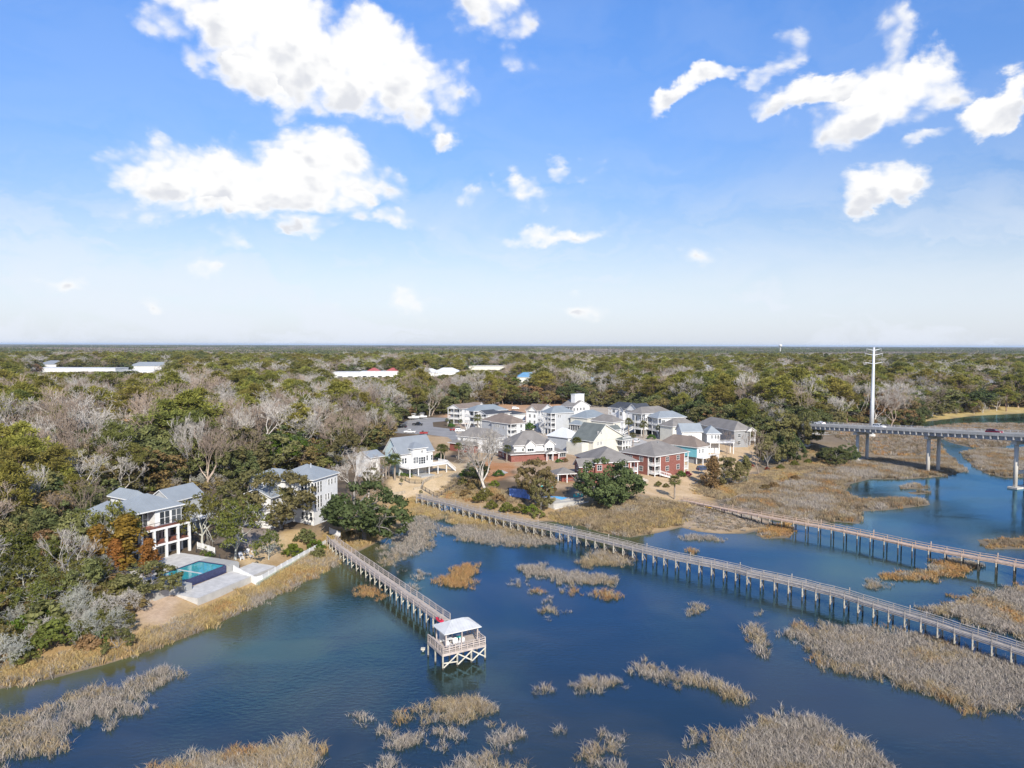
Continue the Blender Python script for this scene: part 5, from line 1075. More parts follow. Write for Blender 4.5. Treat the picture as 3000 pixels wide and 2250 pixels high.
# ------------------------------------------------------------------ pavilion at the end of the pier
F = Z5(540, 1450, 0); Rr = Z5(1222, 1280, 0); e1 = (Rr - F); e1.z = 0; wP = e1.length; e1.normalize()
angP = math.atan2(e1.y, e1.x); dP = 5.0
pv_ = empty('pier_pavilion', (F.x, F.y, 0), angP); tag(pv_, 'open pavilion with white hipped roof on a braced timber platform', 'pavilion')
zd = 2.3
b = MB(); k = int(dP / .15)
for j in range(k): b.box(-.05, wP + .05, j * .15 + .005, j * .15 + .145, zd - .05, zd)
tag(b.build('deck_boards', MT['wood'], pv_), kind='stuff')
for (x0, x1, y0, y1) in ((-.1, wP + .1, -.12, -.06), (-.1, wP + .1, dP + .06, dP + .12), (-.12, -.06, -.05, dP + .05), (wP + .06, wP + .12, -.05, dP + .05)):
    MB().box(x0, x1, y0, y1, zd - .42, zd - .06).build('rim_joist', MT['rail'], pv_)
for x in (0, wP / 3, 2 * wP / 3, wP):
    for y in (0, dP / 2, dP): put('pile', pile_mesh(zd - .06, .13, .25), pv_, (x, y, 0))
for i in range(3):
    xa = wP * i / 3; xb = wP * (i + 1) / 3
    b = MB()
    if i != 0: b.beam((xa, -.16, zd - .45), (xb, -.16, .45), .05, .17)
    else: b.beam((xa, -.16, .95), (xb, -.16, .75), .05, .17)
    b.build('cross_brace', MT['woodpale'], pv_); MB().beam((xa, -.22, .35), (xb, -.22, zd - .45), .05, .17).build('cross_brace', MT['woodpale'], pv_)
pm = cached(('rpost', .95, 'rail'), None)
for s in range(8):
    x = wP * s / 7
    put('rail_post', pm, pv_, (x, -.02, zd))
for s in range(1, 7):
    y = dP * s / 6; put('rail_post', pm, pv_, (-.02, y, zd)); put('rail_post', pm, pv_, (wP + .02, y, zd))
for hh, w_, t in ((.95, .15, .05), (.62, .04, .12), (.32, .04, .12)):
    MB().beam((-.1, -.02, zd + hh), (wP + .1, -.02, zd + hh), w_, t).build('rail', MT['rail'], pv_)
    MB().beam((-.02, .07, zd + hh), (-.02, dP, zd + hh), w_, t - .004).build('rail', MT['rail'], pv_); MB().beam((wP + .02, .07, zd + hh), (wP + .02, dP, zd + hh), w_, t - .004).build('rail', MT['rail'], pv_)
MB().box(.15, .75, 1.9, dP - .1, zd + .42, zd + .48).box(.2, .26, 2.0, dP - .2, zd, zd + .42).box(.15, .21, 1.9, dP - .1, zd + .48, zd + .9).build('bench', MT['rail'], pv_)
MB().box(wP + .2, wP + .9, 3.2, 3.9, zd + .35, zd + .42).beam((wP + .1, 3.5, zd - .2), (wP + .8, 3.5, zd + .36), .08, .08).build('fish_table', MT['rail'], pv_)
rx0, rx1, ry0, ry1 = 1.0, wP - .65, 1.1, 4.3; zt = 4.5
for x in (rx0, (rx0 + rx1) / 2, rx1):
    for y in (ry0, ry1): MB().box(x - .08, x + .08, y - .08, y + .08, zd, zt).build('roof_post', MT['rail'], pv_)
for y in (ry0, ry1): MB().box(rx0 - .1, rx1 + .1, y - .06, y + .06, zt - .22, zt - .02).build('roof_beam', MT['rail'], pv_)
def hip_mesh(x0, x1, y0, y1, z, rise, th=.16, ridge_f=1.0):
    """hip roof solid: eave rectangle, ridge along the longer side"""
    w, d = x1 - x0, y1 - y0; h = min(w, d) / 2 * ridge_f
    if w >= d: a, c = (x0 + h, (y0 + y1) / 2), (x1 - h, (y0 + y1) / 2)
    else: a, c = ((x0 + x1) / 2, y0 + h), ((x0 + x1) / 2, y1 - h)
    b = MB(); vs = [(x0, y0, z), (x1, y0, z), (x1, y1, z), (x0, y1, z), (x0, y0, z + th), (x1, y0, z + th), (x1, y1, z + th), (x0, y1, z + th), (a[0], a[1], z + th + rise), (c[0], c[1], z + th + rise)]
    fs = [(3, 2, 1, 0), (0, 1, 5, 4), (1, 2, 6, 5), (2, 3, 7, 6), (3, 0, 4, 7)]
    top = [(4, 5, 9, 8), (5, 6, 9), (6, 7, 8, 9), (7, 4, 8)] if w >= d else [(4, 5, 8), (5, 6, 9, 8), (6, 7, 9), (7, 4, 8, 9)]
    b.add(vs, fs, 1); o = len(b.v); b.f += [list(f) for f in top]; b.m += [0] * 4
    return b
rf = hip_mesh(rx0 - .45, rx1 + .45, ry0 - .45, ry1 + .45, zt, 1.05, .1).build('roof', [MT['r_pav'], MT['trim']], pv_)
PAV_ROOF = (rx0 - .45, rx1 + .45, ry0 - .45, ry1 + .45, zt + .1, 1.05, rf)
# furniture on the pavilion
def chair_parts(mat):
    """adirondack chair, about 0.75 wide, facing -y"""
    P = {}
    P['seat'] = [MB().add([(-.28, -.35, .34), (.28, -.35, .34), (.28, .2, .24), (-.28, .2, .24), (-.28, -.35, .37), (.28, -.35, .37), (.28, .2, .27), (-.28, .2, .27)], [(3, 2, 1, 0), (4, 5, 6, 7), (0, 1, 5, 4), (1, 2, 6, 5), (2, 3, 7, 6), (3, 0, 4, 7)]).mesh('seat', mat)]
    b = MB()
    for i in range(5):
        x = -.26 + i * .13; h = .98 - .05 * abs(i - 2)
        b.beam((x, .17, .26), (x * 1.15, .52, h), .11, .025, 0, (0, 1, 0))
    P['backrest'] = [b.mesh('backrest', mat)]
    P['armrest'] = [MB().box(s * .36 - .07, s * .36 + .07, -.42, .38, .53, .56).mesh('armrest', mat) for s in (-1, 1)]
    P['leg'] = [MB().box(s * .3 - .05, s * .3 + .05, y - .05, y + .05, 0, .53).mesh('leg', mat) for s in (-1, 1) for y in (-.33, .3)]
    return P
CH = {m_: chair_parts(MT[m_]) for m_ in ('whiteplastic', 'teal')}
def chair(mat, loc, rz, label, group):
    e = empty('garden_chair', loc, rz); tag(e, label, 'chair', group)
    for nm, ms in CH[mat].items():
        for q in ms: put(nm, q, e)
    return e
def on_pav(x, y): 
    c, s = math.cos(angP), math.sin(angP); return (F.x + c * x - s * y, F.y + s * x + c * y, zd + .004)
for (x, y, a, lb) in ((1.5, 1.0, .5, 'white garden chair at the left front post of the pavilion'), (1.6, 2.2, 1.4, 'white garden chair deeper under the pavilion roof, left'), (2.7, 1.5, -.3, 'white garden chair at the middle of the pavilion'), (2.6, .7, 2.6, 'white garden chair closest to the pavilion front rail'), (3.5, 1.2, -.6, 'white garden chair at the right under the pavilion roof')):
    chair('whiteplastic', on_pav(x, y), angP + a, lb, 'white chairs under the pavilion')
tb = empty('table', on_pav(2.2, 2.6), angP); tag(tb, 'white square table under the pavilion roof', 'table'); MB().box(-.5, .5, -.4, .4, .7, .75).build('tabletop', MT['whiteplastic'], tb)
for sx_ in (-.42, .42):
    for sy_ in (-.32, .32): MB().box(sx_ - .03, sx_ + .03, sy_ - .03, sy_ + .03, 0, .7).build('leg', MT['whiteplastic'], tb)
cb = empty('storage_cabinet', on_pav(2.0, 3.9), angP); tag(cb, 'white storage cabinet at the back of the pavilion', 'cabinet')
MB().box(-.7, .7, -.22, .22, 0, 1.5).build('body', MT['whiteplastic'], cb); MB().box(-.66, -.02, -.245, -.222, .05, 1.45).build('door', MT['trim'], cb); MB().box(.02, .66, -.245, -.222, .05, 1.45).build('door', MT['trim'], cb)
cl = empty('cooler', on_pav(4.3, 3.9), angP + .2); tag(cl, 'small green cooler box at the back of the pavilion', 'cooler')
MB().box(-.28, .28, -.2, .2, 0, .32).build('body', MT['teal'], cl); MB().box(-.3, .3, -.22, .22, .322, .4).build('lid', MT['whiteplastic'], cl)
bu = empty('float_marker', tuple(Z5(218, 1150, 0))); tag(bu, 'small pale mooring post beside the platform', 'post')
MB().tube((0, 0, -1), (0, 0, .25), .12, .12, 8).build('post', MT['woodpale'], bu); MB().box(-.3, .3, -.25, .25, .252, .5).build('cap', MT['woodpale'], bu)
def kayak(loc, rz, mat, label, L=3.3, tilt=(0, 0)):
    e = empty('kayak', loc, rz); e.rotation_euler = (tilt[0], tilt[1], rz); tag(e, label, 'kayak')
    secs = []
    for i in range(11):
        t = i / 10 * 2 - 1; w = .36 * (1 - abs(t) ** 2.4) + .015; z = .10 * t * t; d = .15 * (1 - abs(t) ** 3) + .02
        secs.append([(t * L / 2, math.cos(a) * w, z + .17 + (math.sin(a) * (d if math.sin(a) < 0 else .13 * (1 - abs(t) ** 2) + .01))) for a in [q * 2 * math.pi / 10 for q in range(10)]])
    b = MB(); b.loft(secs); b.build('hull', MT[mat], e, True)
    b = MB(); b.loft([[(math.cos(a) * .55 * s, math.sin(a) * .24 * s, z) for a in [q * 2 * math.pi / 12 for q in range(12)]] for s, z in ((1.0, .27), (1.0, .33), (.82, .33), (.78, .30))]); b.build('cockpit_rim', MT['dark'], e)
    return e
kp = ZB(1640, 1440, zdA); dA = (pA[-1] - pA[-2]).normalized()
kayak((kp.x - .15, kp.y - .1, zdA + .12), math.atan2(dA.y, dA.x), 'kayakred', 'red kayak lying on the pier by the pavilion', 2.8, (.35, 0))
k1 = Z4(358, 778, .5); k2 = Z4(458, 798, .4)
kayak((k1.x, k1.y, hz(k1.x, k1.y) + .02), -.35, 'kayakyellow', 'yellow kayak pulled up on the sand', 3.4); kayak((k2.x, k2.y, hz(k2.x, k2.y) + .02), -.35, 'kayakpurple', 'lilac and white kayak pulled up on the sand', 3.2)

# ------------------------------------------------------------------ road bridge
p1 = Z4(1257, 497, .3); p2 = Z4(1682, 583, 0); p3 = Z4(2190, 662, 0)
db = (p3 - p1); db.z = 0; Lb = db.length; db.normalize(); nb = Vector((-db.y, db.x, 0))     # nb: away side (+)
if nb.y < 0: nb = -nb
BRW = 10.6
def bz(t): return 13.2 + (16.9 - 13.2) * t / Lb                          # deck surface height
br = empty('road_bridge', (p1.x, p1.y, 0)); tag(br, 'concrete road bridge on paired columns crossing the marsh', 'bridge')
def bp_(t, off, z=0): return db * t + nb * off + Vector((0, 0, bz(t) + z))
T0, T1 = -150, Lb + 75
def zt_(t): return t
def strip(name, off0, off1, z0, z1, mat, t0=T0, t1=T1):
    b = MB(); ts = [t0 + (t1 - t0) * i / 24 for i in range(25)]
    b.loft([[bp_(t, off0, z0), bp_(t, off1, z0), bp_(t, off1, z1), bp_(t, off0, z1)] for t in ts]); return b.build(name, MT[mat], br)
cen = 0.0; h = BRW / 2
strip('deck_slab', -h, h, -.28, 0, 'bridge'); strip('road_surface', -h + .45, h - .45, .004, .03, 'concrete')
strip('parapet', -h, -h + .35, .004, .75, 'bridge'); strip('parapet', h - .35, h, .004, .45, 'bridge')
for off in (-h + .9, -1.5, 1.5, h - .9): strip('girder', off - .28, off + .28, -1.6, -.284, 'bridgeshade')
strip('rail', h - .22, h - .14, .95, 1.02, 'steel'); strip('rail', h - .22, h - .14, .68, .74, 'steel'); strip('lane_line', -.07, .07, .034, .036, 'trim')
pm = MB().box(-.09, .09, -.09, .09, .45, 1.0).mesh('rail_post', MT['bridge']); bm_ = MB().box(-.2, .2, -.34, .30, -1.02, -.02).mesh('bracket', MT['bridge'])
ang = math.atan2(db.y, db.x); t = T0 + 40
while t < T1:
    put('rail_post', pm, br, bp_(t, h - .18), ang)
    if nb.dot(Vector((-math.sin(ang), math.cos(ang), 0))) > 0: put('bracket', bm_, br, bp_(t, -h + .36, -.29), ang)
    else: put('bracket', bm_, br, bp_(t, -h + .36, -.29), ang + math.pi)
    t += 2.35
span = Lb / 2
for i, tt in enumerate((-span * 2, -span, 0, span, 2 * span, 3 * span)):
    P0 = db * tt; wx, wy = p1.x + P0.x, p1.y + P0.y; gz0 = hz(wx, wy); ztop = bz(tt) - 1.62
    e = empty('pier', (P0.x, P0.y, 0), math.atan2(nb.y, nb.x), br)
    MB().box(-h + 1.0, h - 1.0, -.75, .75, ztop - 1.2, ztop).build('pier_cap', MT['bridge'], e)
    for s in (-2.7, 2.7): MB().tube((s, 0, -1.5), (s, 0, ztop - 1.2), .62, .62, 14).build('column', MT['bridge'], e, True)
    if gz0 < .1: MB().box(-2.1, 2.1, -.3, .3, 4.6, 5.6).build('strut', MT['bridge'], e)
    MB().box(-4.2, 4.2, -1.5, 1.5, -1.5, max(gz0, 0) + .55).build('footing', MT['bridge'], e)
# ------------------------------------------------------------------ transmission pole
pp = Z8(1222, 672, 2); po = empty('power_pole', (pp.x, pp.y, hz(pp.x, pp.y))); tag(po, 'tall slender white steel transmission pole behind the bridge', 'power pole')
topz = 44.3 - po.location.z
b = MB(); b.loft([[(math.cos(a) * r, math.sin(a) * r, z) for a in [q * math.pi / 6 for q in range(12)]] for r, z in ((1.05, 1.4), (.88, topz * .4), (.62, topz * .75), (.42, topz))]); b.build('shaft', MT['steel'], po, True)
MB().tube((0, 0, -.5), (0, 0, 1.4), 1.9, 1.7, 14).build('foundation', MT['bridge'], po)
for zz, L in ((topz - 1.4, 3.4), (topz - 3.6, 4.0), (topz - 7.6, 4.0)):
    for s in (-1, 1):
        MB().tube((s * .4, 0, zz), (s * L, 0, zz + .75), .16, .07, 6).build('arm', MT['steel'], po); MB().tube((s * L, 0, zz + .7), (s * L, 0, zz - .6), .11, .11, 6).build('insulator', MT['greycon'], po)
# ------------------------------------------------------------------ houses
def win_mesh(w, h, nx=2, ny=2):
    def f():
        t = .09; b = MB()
        b.box(-w / 2 - t, w / 2 + t, -.07, .0, -t, 0).box(-w / 2 - t, w / 2 + t, -.07, 0, h, h + t).box(-w / 2 - t, -w / 2, -.07, 0, 0, h).box(w / 2, w / 2 + t, -.07, 0, 0, h)
        for i in range(1, nx): x = -w / 2 + w * i / nx; b.box(x - .035, x + .035, -.06, 0, 0, h)
        for j in range(1, ny):
            z = h * j / ny
            for i in range(nx): x0 = -w / 2 + w * i / nx + (.035 if i else 0); x1 = -w / 2 + w * (i + 1) / nx - (.035 if i < nx - 1 else 0); b.box(x0, x1, -.055, 0, z - .03, z + .03)
        return b.mesh('window', MT['trim']), MB().box(-w / 2 + .001, w / 2 - .001, -.03, 0, .001, h - .001).mesh('pane', MT['glass'])
    return cached(('win', round(w, 2), round(h, 2), nx, ny), f)
HOUSES = []
class House:
    def __init__(s, name, label, fn, C, ze, R=None, L=None, a=None, b=None, z0=3.0, oh=.5, cat='house', by=None):
        Cw = fn(C[0], C[1], ze)
        if R and by != 'U': ex = fn(R[0], R[1], ze) - Cw; ex.z = 0; b = b or ex.length; ex.normalize()
        else: ey = fn(L[0], L[1], ze) - Cw; ey.z = 0; a = a or ey.length; ey.normalize(); ex = Vector((ey.y, -ey.x, 0))
        ey = Vector((-ex.y, ex.x, 0))
        if a is None: a = (fn(L[0], L[1], ze) - Cw).dot(ey)
        if b is None: b = (fn(R[0], R[1], ze) - Cw).dot(ex)
        s.a, s.b, s.h, s.oh, s.ex, s.ey, s.o, s.z0 = a, b, ze - z0, oh, ex, ey, Vector((Cw.x, Cw.y, z0)), z0
        s.rz = math.atan2(ex.y, ex.x)
        s.e = empty(name, (Cw.x, Cw.y, z0), s.rz); tag(s.e, label, cat)
        s.n = 0; s.lastroof = None
        HOUSES.append((s, name))
    def w(s, x, y, z=0): return s.o + s.ex * x + s.ey * y + Vector((0, 0, z))
    def wall(s, x0, x1, y0, y1, z0, z1, mat='white', name='wall'): 
        s.n += 1; d = .0023 * s.n
        return MB().box(x0 + d, x1 - d, y0 + d, y1 - d, z0 - (.6 if z0 == 0 else 0), z1 + d).build(name, MT[mat], s.e)
    def hip(s, x0, x1, y0, y1, z, rise, mat, th=.22, rf=1.0, name='roof', ribs=0):
        s.n += 1; m = hip_mesh(x0, x1, y0, y1, z + .0017 * s.n, rise, th, rf).build(name, [MT[mat], MT['trim']], s.e); s.lastroof = m
        if ribs: s.ribs_hip(x0, x1, y0, y1, z + th + .0017 * s.n, rise, rf, ribs, mat, m)
        return m
    def ribs_hip(s, x0, x1, y0, y1, z, rise, rf, sp, mat, m):
        w, d = x1 - x0, y1 - y0; h = min(w, d) / 2 * rf; b = MB(); X = w >= d; L = w if X else d; D = d if X else w
        n = int(L / sp)
        for i in range(1, n):
            t = i * L / n; f = min(1, t / h, (L - t) / h)
            for sd in (0, 1):
                p = (t, 0 if sd == 0 else D, 0); q = (t, f * D / 2 if sd == 0 else D - f * D / 2, f * rise)
                if not X: p = (p[1], p[0], p[2]); q = (q[1], q[0], q[2])
                b.beam((x0 + p[0], y0 + p[1], z + .02), (x0 + q[0], y0 + q[1], z + q[2] + .02), .04, .05)
        n = int(D / sp)
        for i in range(1, n):
            t = i * D / n; f = min(t, D - t) / (D / 2)
            for sd in (0, 1):
                p = (0 if sd == 0 else L, t, 0); q = (f * h if sd == 0 else L - f * h, t, f * rise)
                if not X: p = (p[1], p[0], p[2]); q = (q[1], q[0], q[2])
                b.beam((x0 + p[0], y0 + p[1], z + .02), (x0 + q[0], y0 + q[1], z + q[2] + .02), .04, .05)
        b.build('standing_seam', MT[mat], m)
    def gable(s, x0, x1, y0, y1, z, rise, mat, axis='x', th=.2, wallm='white', name='roof', inset=.5, fill=True, off=.5):
        """ridge along axis; off: ridge position across"""
        s.n += 1; z = z + .0017 * s.n
        if axis == 'x': pr = lambda t, u, zz: (t, u, zz); t0, t1, u0, u1 = x0, x1, y0, y1
        else: pr = lambda t, u, zz: (u, t, zz); t0, t1, u0, u1 = y0, y1, x0, x1
        um = u0 + (u1 - u0) * off; b = MB()
        sec = lambda t: [pr(t, u0, z), pr(t, um, z + rise), pr(t, u1, z), pr(t, u1, z + th), pr(t, um, z + rise + th), pr(t, u0, z + th)]
        b.loft([sec(t0), sec(t1)]); 
        for i, f in enumerate(b.f):
            if len(f) == 4 and i in (0, 1): b.m[i] = 1
            if len(f) == 6 or i in (2, 5): b.m[i] = 1
        o = b.build(name, [MT[mat], MT['trim']], s.e)
        bm = bmesh.new(); bm.from_mesh(o.data); bmesh.ops.recalc_face_normals(bm, faces=bm.faces); bm.to_mesh(o.data); bm.free(); s.lastroof = o
        if fill:
            for t in (t0 + inset, t1 - inset):
                b = MB(); sl = rise / (um - u0); vs = []
                for tt in (t - .06, t + .06): vs += [pr(tt, u0 + inset, z), pr(tt, u1 - inset, z), pr(tt, u1 - inset, z + (inset / (u1 - um)) * rise - .02), pr(tt, um, z + rise - .02), pr(tt, u0 + inset, z + (inset / (um - u0)) * rise - .02)]
                b.add(vs, [(0, 1, 2, 3, 4), (9, 8, 7, 6, 5), (0, 5, 6, 1), (1, 6, 7, 2), (2, 7, 8, 3), (3, 8, 9, 4), (4, 9, 5, 0)]); g_ = b.build('gable_wall', MT[wallm], s.e)
                bm = bmesh.new(); bm.from_mesh(g_.data); bmesh.ops.recalc_face_normals(bm, faces=bm.faces); bm.to_mesh(g_.data); bm.free()
        return o
    def win(s, face, pos, z, w=1.1, h=1.5, at=None, nx=2, ny=2, frac=True, name='window'):
        fm, pm = win_mesh(w, h, nx, ny); s.n += 0
        if face == 'V': x = pos * s.b if frac else pos; loc = (x, (s.oh if at is None else at) - .001, z); rz = 0
        elif face == 'U': y = pos * s.a if frac else pos; loc = ((s.oh if at is None else at) - .001, y, z); rz = -math.pi / 2
        elif face == 'E': y = pos * s.a if frac else pos; loc = ((s.b - s.oh if at is None else at) + .001, y, z); rz = math.pi / 2
        o = put(name, fm, s.e, loc, rz); put('pane', pm, o)
        return o
    def wins(s, face, poss, zs, w=1.1, h=1.5, at=None, nx=2, ny=2, frac=True):
        for p in poss:
            for z in zs: s.win(face, p, z, w, h, at, nx, ny, frac)
    def slab(s, x0, x1, y0, y1, z, t=.22, mat='trim', name='porch_floor'): 
        s.n += 1; return MB().box(x0, x1, y0, y1, z - t, z + .0013 * s.n).build(name, MT[mat], s.e)
    def cols(s, pts, z0, z1, w=.26, mat='trim', name='column'):
        for x, y in pts: MB().box(x - w / 2, x + w / 2, y - w / 2, y + w / 2, z0, z1).build(name, MT[mat], s.e)
    def railing(s, p, q, z, h=1.0, mat='trim', sp=.16, pw=.045, name='railing'):
        b = MB(); p = Vector((p[0], p[1], z)); q = Vector((q[0], q[1], z)); L = (q - p).length; up = Vector((0, 0, 1))
        b.beam(p + up * h, q + up * h, .09, .07); b.beam(p + up * .1, q + up * .1, .06, .06)
        n = max(2, int(L / sp))
        for i in range(n + 1): c = p.lerp(q, i / n); b.box(c.x - pw / 2, c.x + pw / 2, c.y - pw / 2, c.y + pw / 2, z + .12, z + h - .03)
        return b.build(name, MT[mat], s.e)
    def rail_iron(s, p, q, z, h=1.0): return s.railing(p, q, z, h, 'iron', .9, .04)
    def porch(s, x0, x1, y0, y1, floors, top, nx=3, ny=1, rails='VU', floor='trim', cw=.26, railmat='trim'):
        """open porch: floors, columns on the outer edges, railings on the named sides"""
        e = cw / 2 + .02
        for z in floors:
            if z > .3: s.slab(x0 + .01, x1 - .01, y0 + .01, y1 - .01, z, mat=floor)
        P = []
        if 'V' in rails: P += [(x0 + e + (x1 - x0 - 2 * e) * i / nx, y0 + e) for i in range(nx + 1)]
        if 'U' in rails: P += [(x0 + e, y0 + e + (y1 - y0 - 2 * e) * i / max(ny, 1)) for i in range(1 if 'V' in rails else 0, ny + 1)]
        if 'E' in rails: P += [(x1 - e, y0 + e + (y1 - y0 - 2 * e) * i / max(ny, 1)) for i in range(1, ny + 1)]
        s.cols(P, 0, top, cw)
        for z in floors:
            if z < .3: continue
            if 'V' in rails: s.railing((x0 + e, y0 + .1), (x1 - e, y0 + .1), z, mat=railmat)
            if 'U' in rails: s.railing((x0 + .1, y0 + e), (x0 + .1, y1), z, mat=railmat)
            if 'E' in rails: s.railing((x1 - .1, y0 + e), (x1 - .1, y1), z, mat=railmat)
    def stair(s, p, q, z1, z0=0.0, w=1.2, mat='trim', name='staircase'):
        """from top point p (z1) to bottom point q (z0)"""
        b = MB(); p = Vector((p[0], p[1], z1)); q = Vector((q[0], q[1], z0)); n = max(4, int((z1 - z0) / .19)); d = (q - p); d.z = 0; d.normalize(); sd = Vector((-d.y, d.x, 0)) * (w / 2)
        for i in range(n):
            a = p.lerp(q, i / n); c = p.lerp(q, (i + 1) / n); c.z = a.z; b.beam(a - Vector((0, 0, .15)), c - Vector((0, 0, .15)), w, .05)
        for sg in (-1, 1):
            b.beam(p + sd * sg - Vector((0, 0, .15)), q + sd * sg - Vector((0, 0, .1)), .06, .3); b.beam(p + sd * sg + Vector((0, 0, .9)), q + sd * sg + Vector((0, 0, .9)), .07, .09)
            for i in range(n + 1): c = p.lerp(q, i / n) + sd * sg; b.box(c.x - .03, c.x + .03, c.y - .03, c.y + .03, c.z, c.z + .87)
        return b.build(name, MT[mat], s.e)
    def door(s, face, pos, z, w=1.0, h=2.1, at=None, mat='glass', frac=True):
        o = s.win(face, pos, z, w, h, at, 1, 1, frac, 'door'); return o

# 1 brick house with corner porch
q = House('brick_house', 'red brick two storey house with grey hip roof and white corner porch', H6, (965, 725), 9.2, (1375, 660), (605, 650), z0=2.6)
a, b_, h = q.a, q.b, q.h
q.wall(.5, b_ - 2.6, 3.4, a - .5, 0, h, 'brick'); q.wall(3.4, b_ - 2.6, .5, 3.402, 0, h, 'brick'); q.wall(b_ - 2.602, b_ - .5, 2.8, a - .5, 0, h, 'brick')
q.hip(0, b_, 0, a, h, 3.6, 'r_grey', rf=.95); q.wins('V', [.37, .68], [1.5, 4.55], 1.5, 1.5); q.wins('U', [.4], [1.5, 4.55], 1.4, 1.5); q.wins('U', [.72], [4.55], 2.2, 1.4, nx=3); q.wins('U', [.88], [1.5], 1.2, 1.4)
q.porch(.45, 3.4, .45, 3.4, [1.1, 3.7], h, 1, 1); q.wins('V', [2.0], [1.3, 3.9], 1.5, 2.0, at=3.4, frac=False); q.wins('U', [2.0], [1.3, 3.9], 1.2, 2.0, at=3.4, frac=False)
q.porch(b_ - 2.6, b_ - .2, .45, 2.8, [1.1, 3.7], h, 1, 1, 'VE'); q.stair((2.6, .3), (5.2, -2.4), 1.1, 0, 1.5); q.wins('V', [b_ - 1.4], [1.4], 1.0, 2.0, at=2.8, frac=False)
MB().box(b_ * .5 - .1, b_ * .5 + .1, a * .4, a * .4 + .2, h + 3.2, h + 3.9).build('vent_pipe', MT['midgrey'], q.e)
# 2 second brick house, behind the big oak
q = House('brick_house', 'red brick house with wide grey roof half hidden by the large round oak', H6, (250, 800), 9.2, (785, 775), None, a=17, z0=2.6)
a, b_, h = q.a, q.b, q.h
q.wall(.5, b_ - 3, .5, a - .5, 0, h, 'brick'); q.wall(b_ - 3.002, b_ - .6, 3.0, a - .5, 0, h, 'brick'); q.hip(0, b_, 0, a, h, 3.6, 'r_grey', rf=.95); q.wins('V', [.12, .5, .7], [1.5, 4.5], 1.4, 1.5); q.porch(b_ - 3, b_ - .4, .45, 3.0, [1.1, 3.7], h, 1, 1, 'VE'); q.wins('U', [.15, .5], [1.5, 4.5], 1.4, 1.5)
q.stair((b_ - .6, .3), (b_ + 1.8, -1.6), 1.1, 0, 1.5)
q.gable(-4.6, 1.5, 1.2, 6.6, h - 1.2, 2.2, 'r_grey', 'x', wallm='brick'); q.wall(-4.1, .52, 1.8, 6.0, 0, h - 1.25, 'brick'); q.wins('U', [3.9], [1.4, 4.2], 1.4, 1.6, at=-4.1, frac=False); q.wins('V', [-2.2], [1.4, 4.0], 1.3, 1.5, at=1.8, frac=False)
q.hip(-10.5, -3.9, 4.0, 10.5, 3.0, 1.5, 'r_grey'); q.cols([(-10.1, 4.4), (-7.2, 4.4), (-10.1, 7.4), (-10.1, 10.1)], 0, 3.0); q.wall(-8.2, -4.2, 6.2, 10.0, 0, 2.98, 'brickdark'); q.wins('U', [8], [.9], 1.2, 1.5, at=-8.2, frac=False)
# 3 gabled brick and white house
q = House('gabled_house', 'brick and white house with two white front gables and stepped grey roofs', H5, (960, 905), 5.6, (1790, 860), None, a=15)
a, b_, h = q.a, q.b, q.h; U = b_
q.wall(.6, b_ - .6, .8, a, 0, h, 'brick'); q.hip(0, b_, 0, a + 1, h, 1.6, 'r_grey', rf=.6, name='lower_roof'); q.wall(2.2, b_ - 4.6, 2.3, a - .5, h, h + 2.9, 'white'); q.hip(1.6, b_ - 4.0, 1.8, a + .3, h + 2.9, 4.4, 'r_grey')
for f0 in (.37, .70):
    x = b_ * f0; q.wall(x - 1.9, x + 1.9, 1.5, 4.0, h - .2, h + 2.6, 'white'); q.gable(x - 2.4, x + 2.4, 1.0, 6.0, h + 2.6, 2.0, 'r_grey', 'y'); q.win('V', x, h + .9, 2.4, .9, 1.5, 3, 1, False)
q.wins('V', [.12, .25], [h + 1.0], .9, .9, at=2.3); q.wins('V', [.92], [.9], 2.4, 1.5, .8, 3, 1); q.porch(b_ * .6, b_ * .82, -1.2, .8, [], h - .1, 2, 1, 'V'); q.gable(b_ * .6 - .3, b_ * .82 + .3, -1.5, 1.5, h - .1, 1.1, 'r_grey', 'y', wallm='trim'); q.door('V', .7, .1, 1.1, 2.1, .8); q.wins('U', [.3, .6], [.9, h + 1.0], 1.1, 1.2)
# 4 white house with grey hip and skirt roof
q = House('hip_roof_house', 'white house with grey hip roof over a lower skirt roof behind the bare tree', H5, (690, 678), 8.6, (880, 640), (175, 628), by='U', b=9)
a, b_, h = q.a, q.b, q.h
q.wall(.5, b_ - .5, .5, a - .5, 0, h, 'white'); q.hip(0, b_, 0, a, h, 3.4, 'r_grey'); q.wins('V', [.35, .55, .75], [h - 1.8], .8, 1.2); q.wins('U', [.85], [h - 1.6], 1.2, 1.0); q.hip(-2.6, b_ + .6, a * .35, a + 2.2, 3.0, 1.6, 'r_grey', rf=.5, name='skirt_roof'); q.wall(-1.9, .502, a * .4, a + 1.6, 0, 3.0, 'brickdark'); q.wins('U', [.7], [.8], 1.2, 1.3, -1.9)
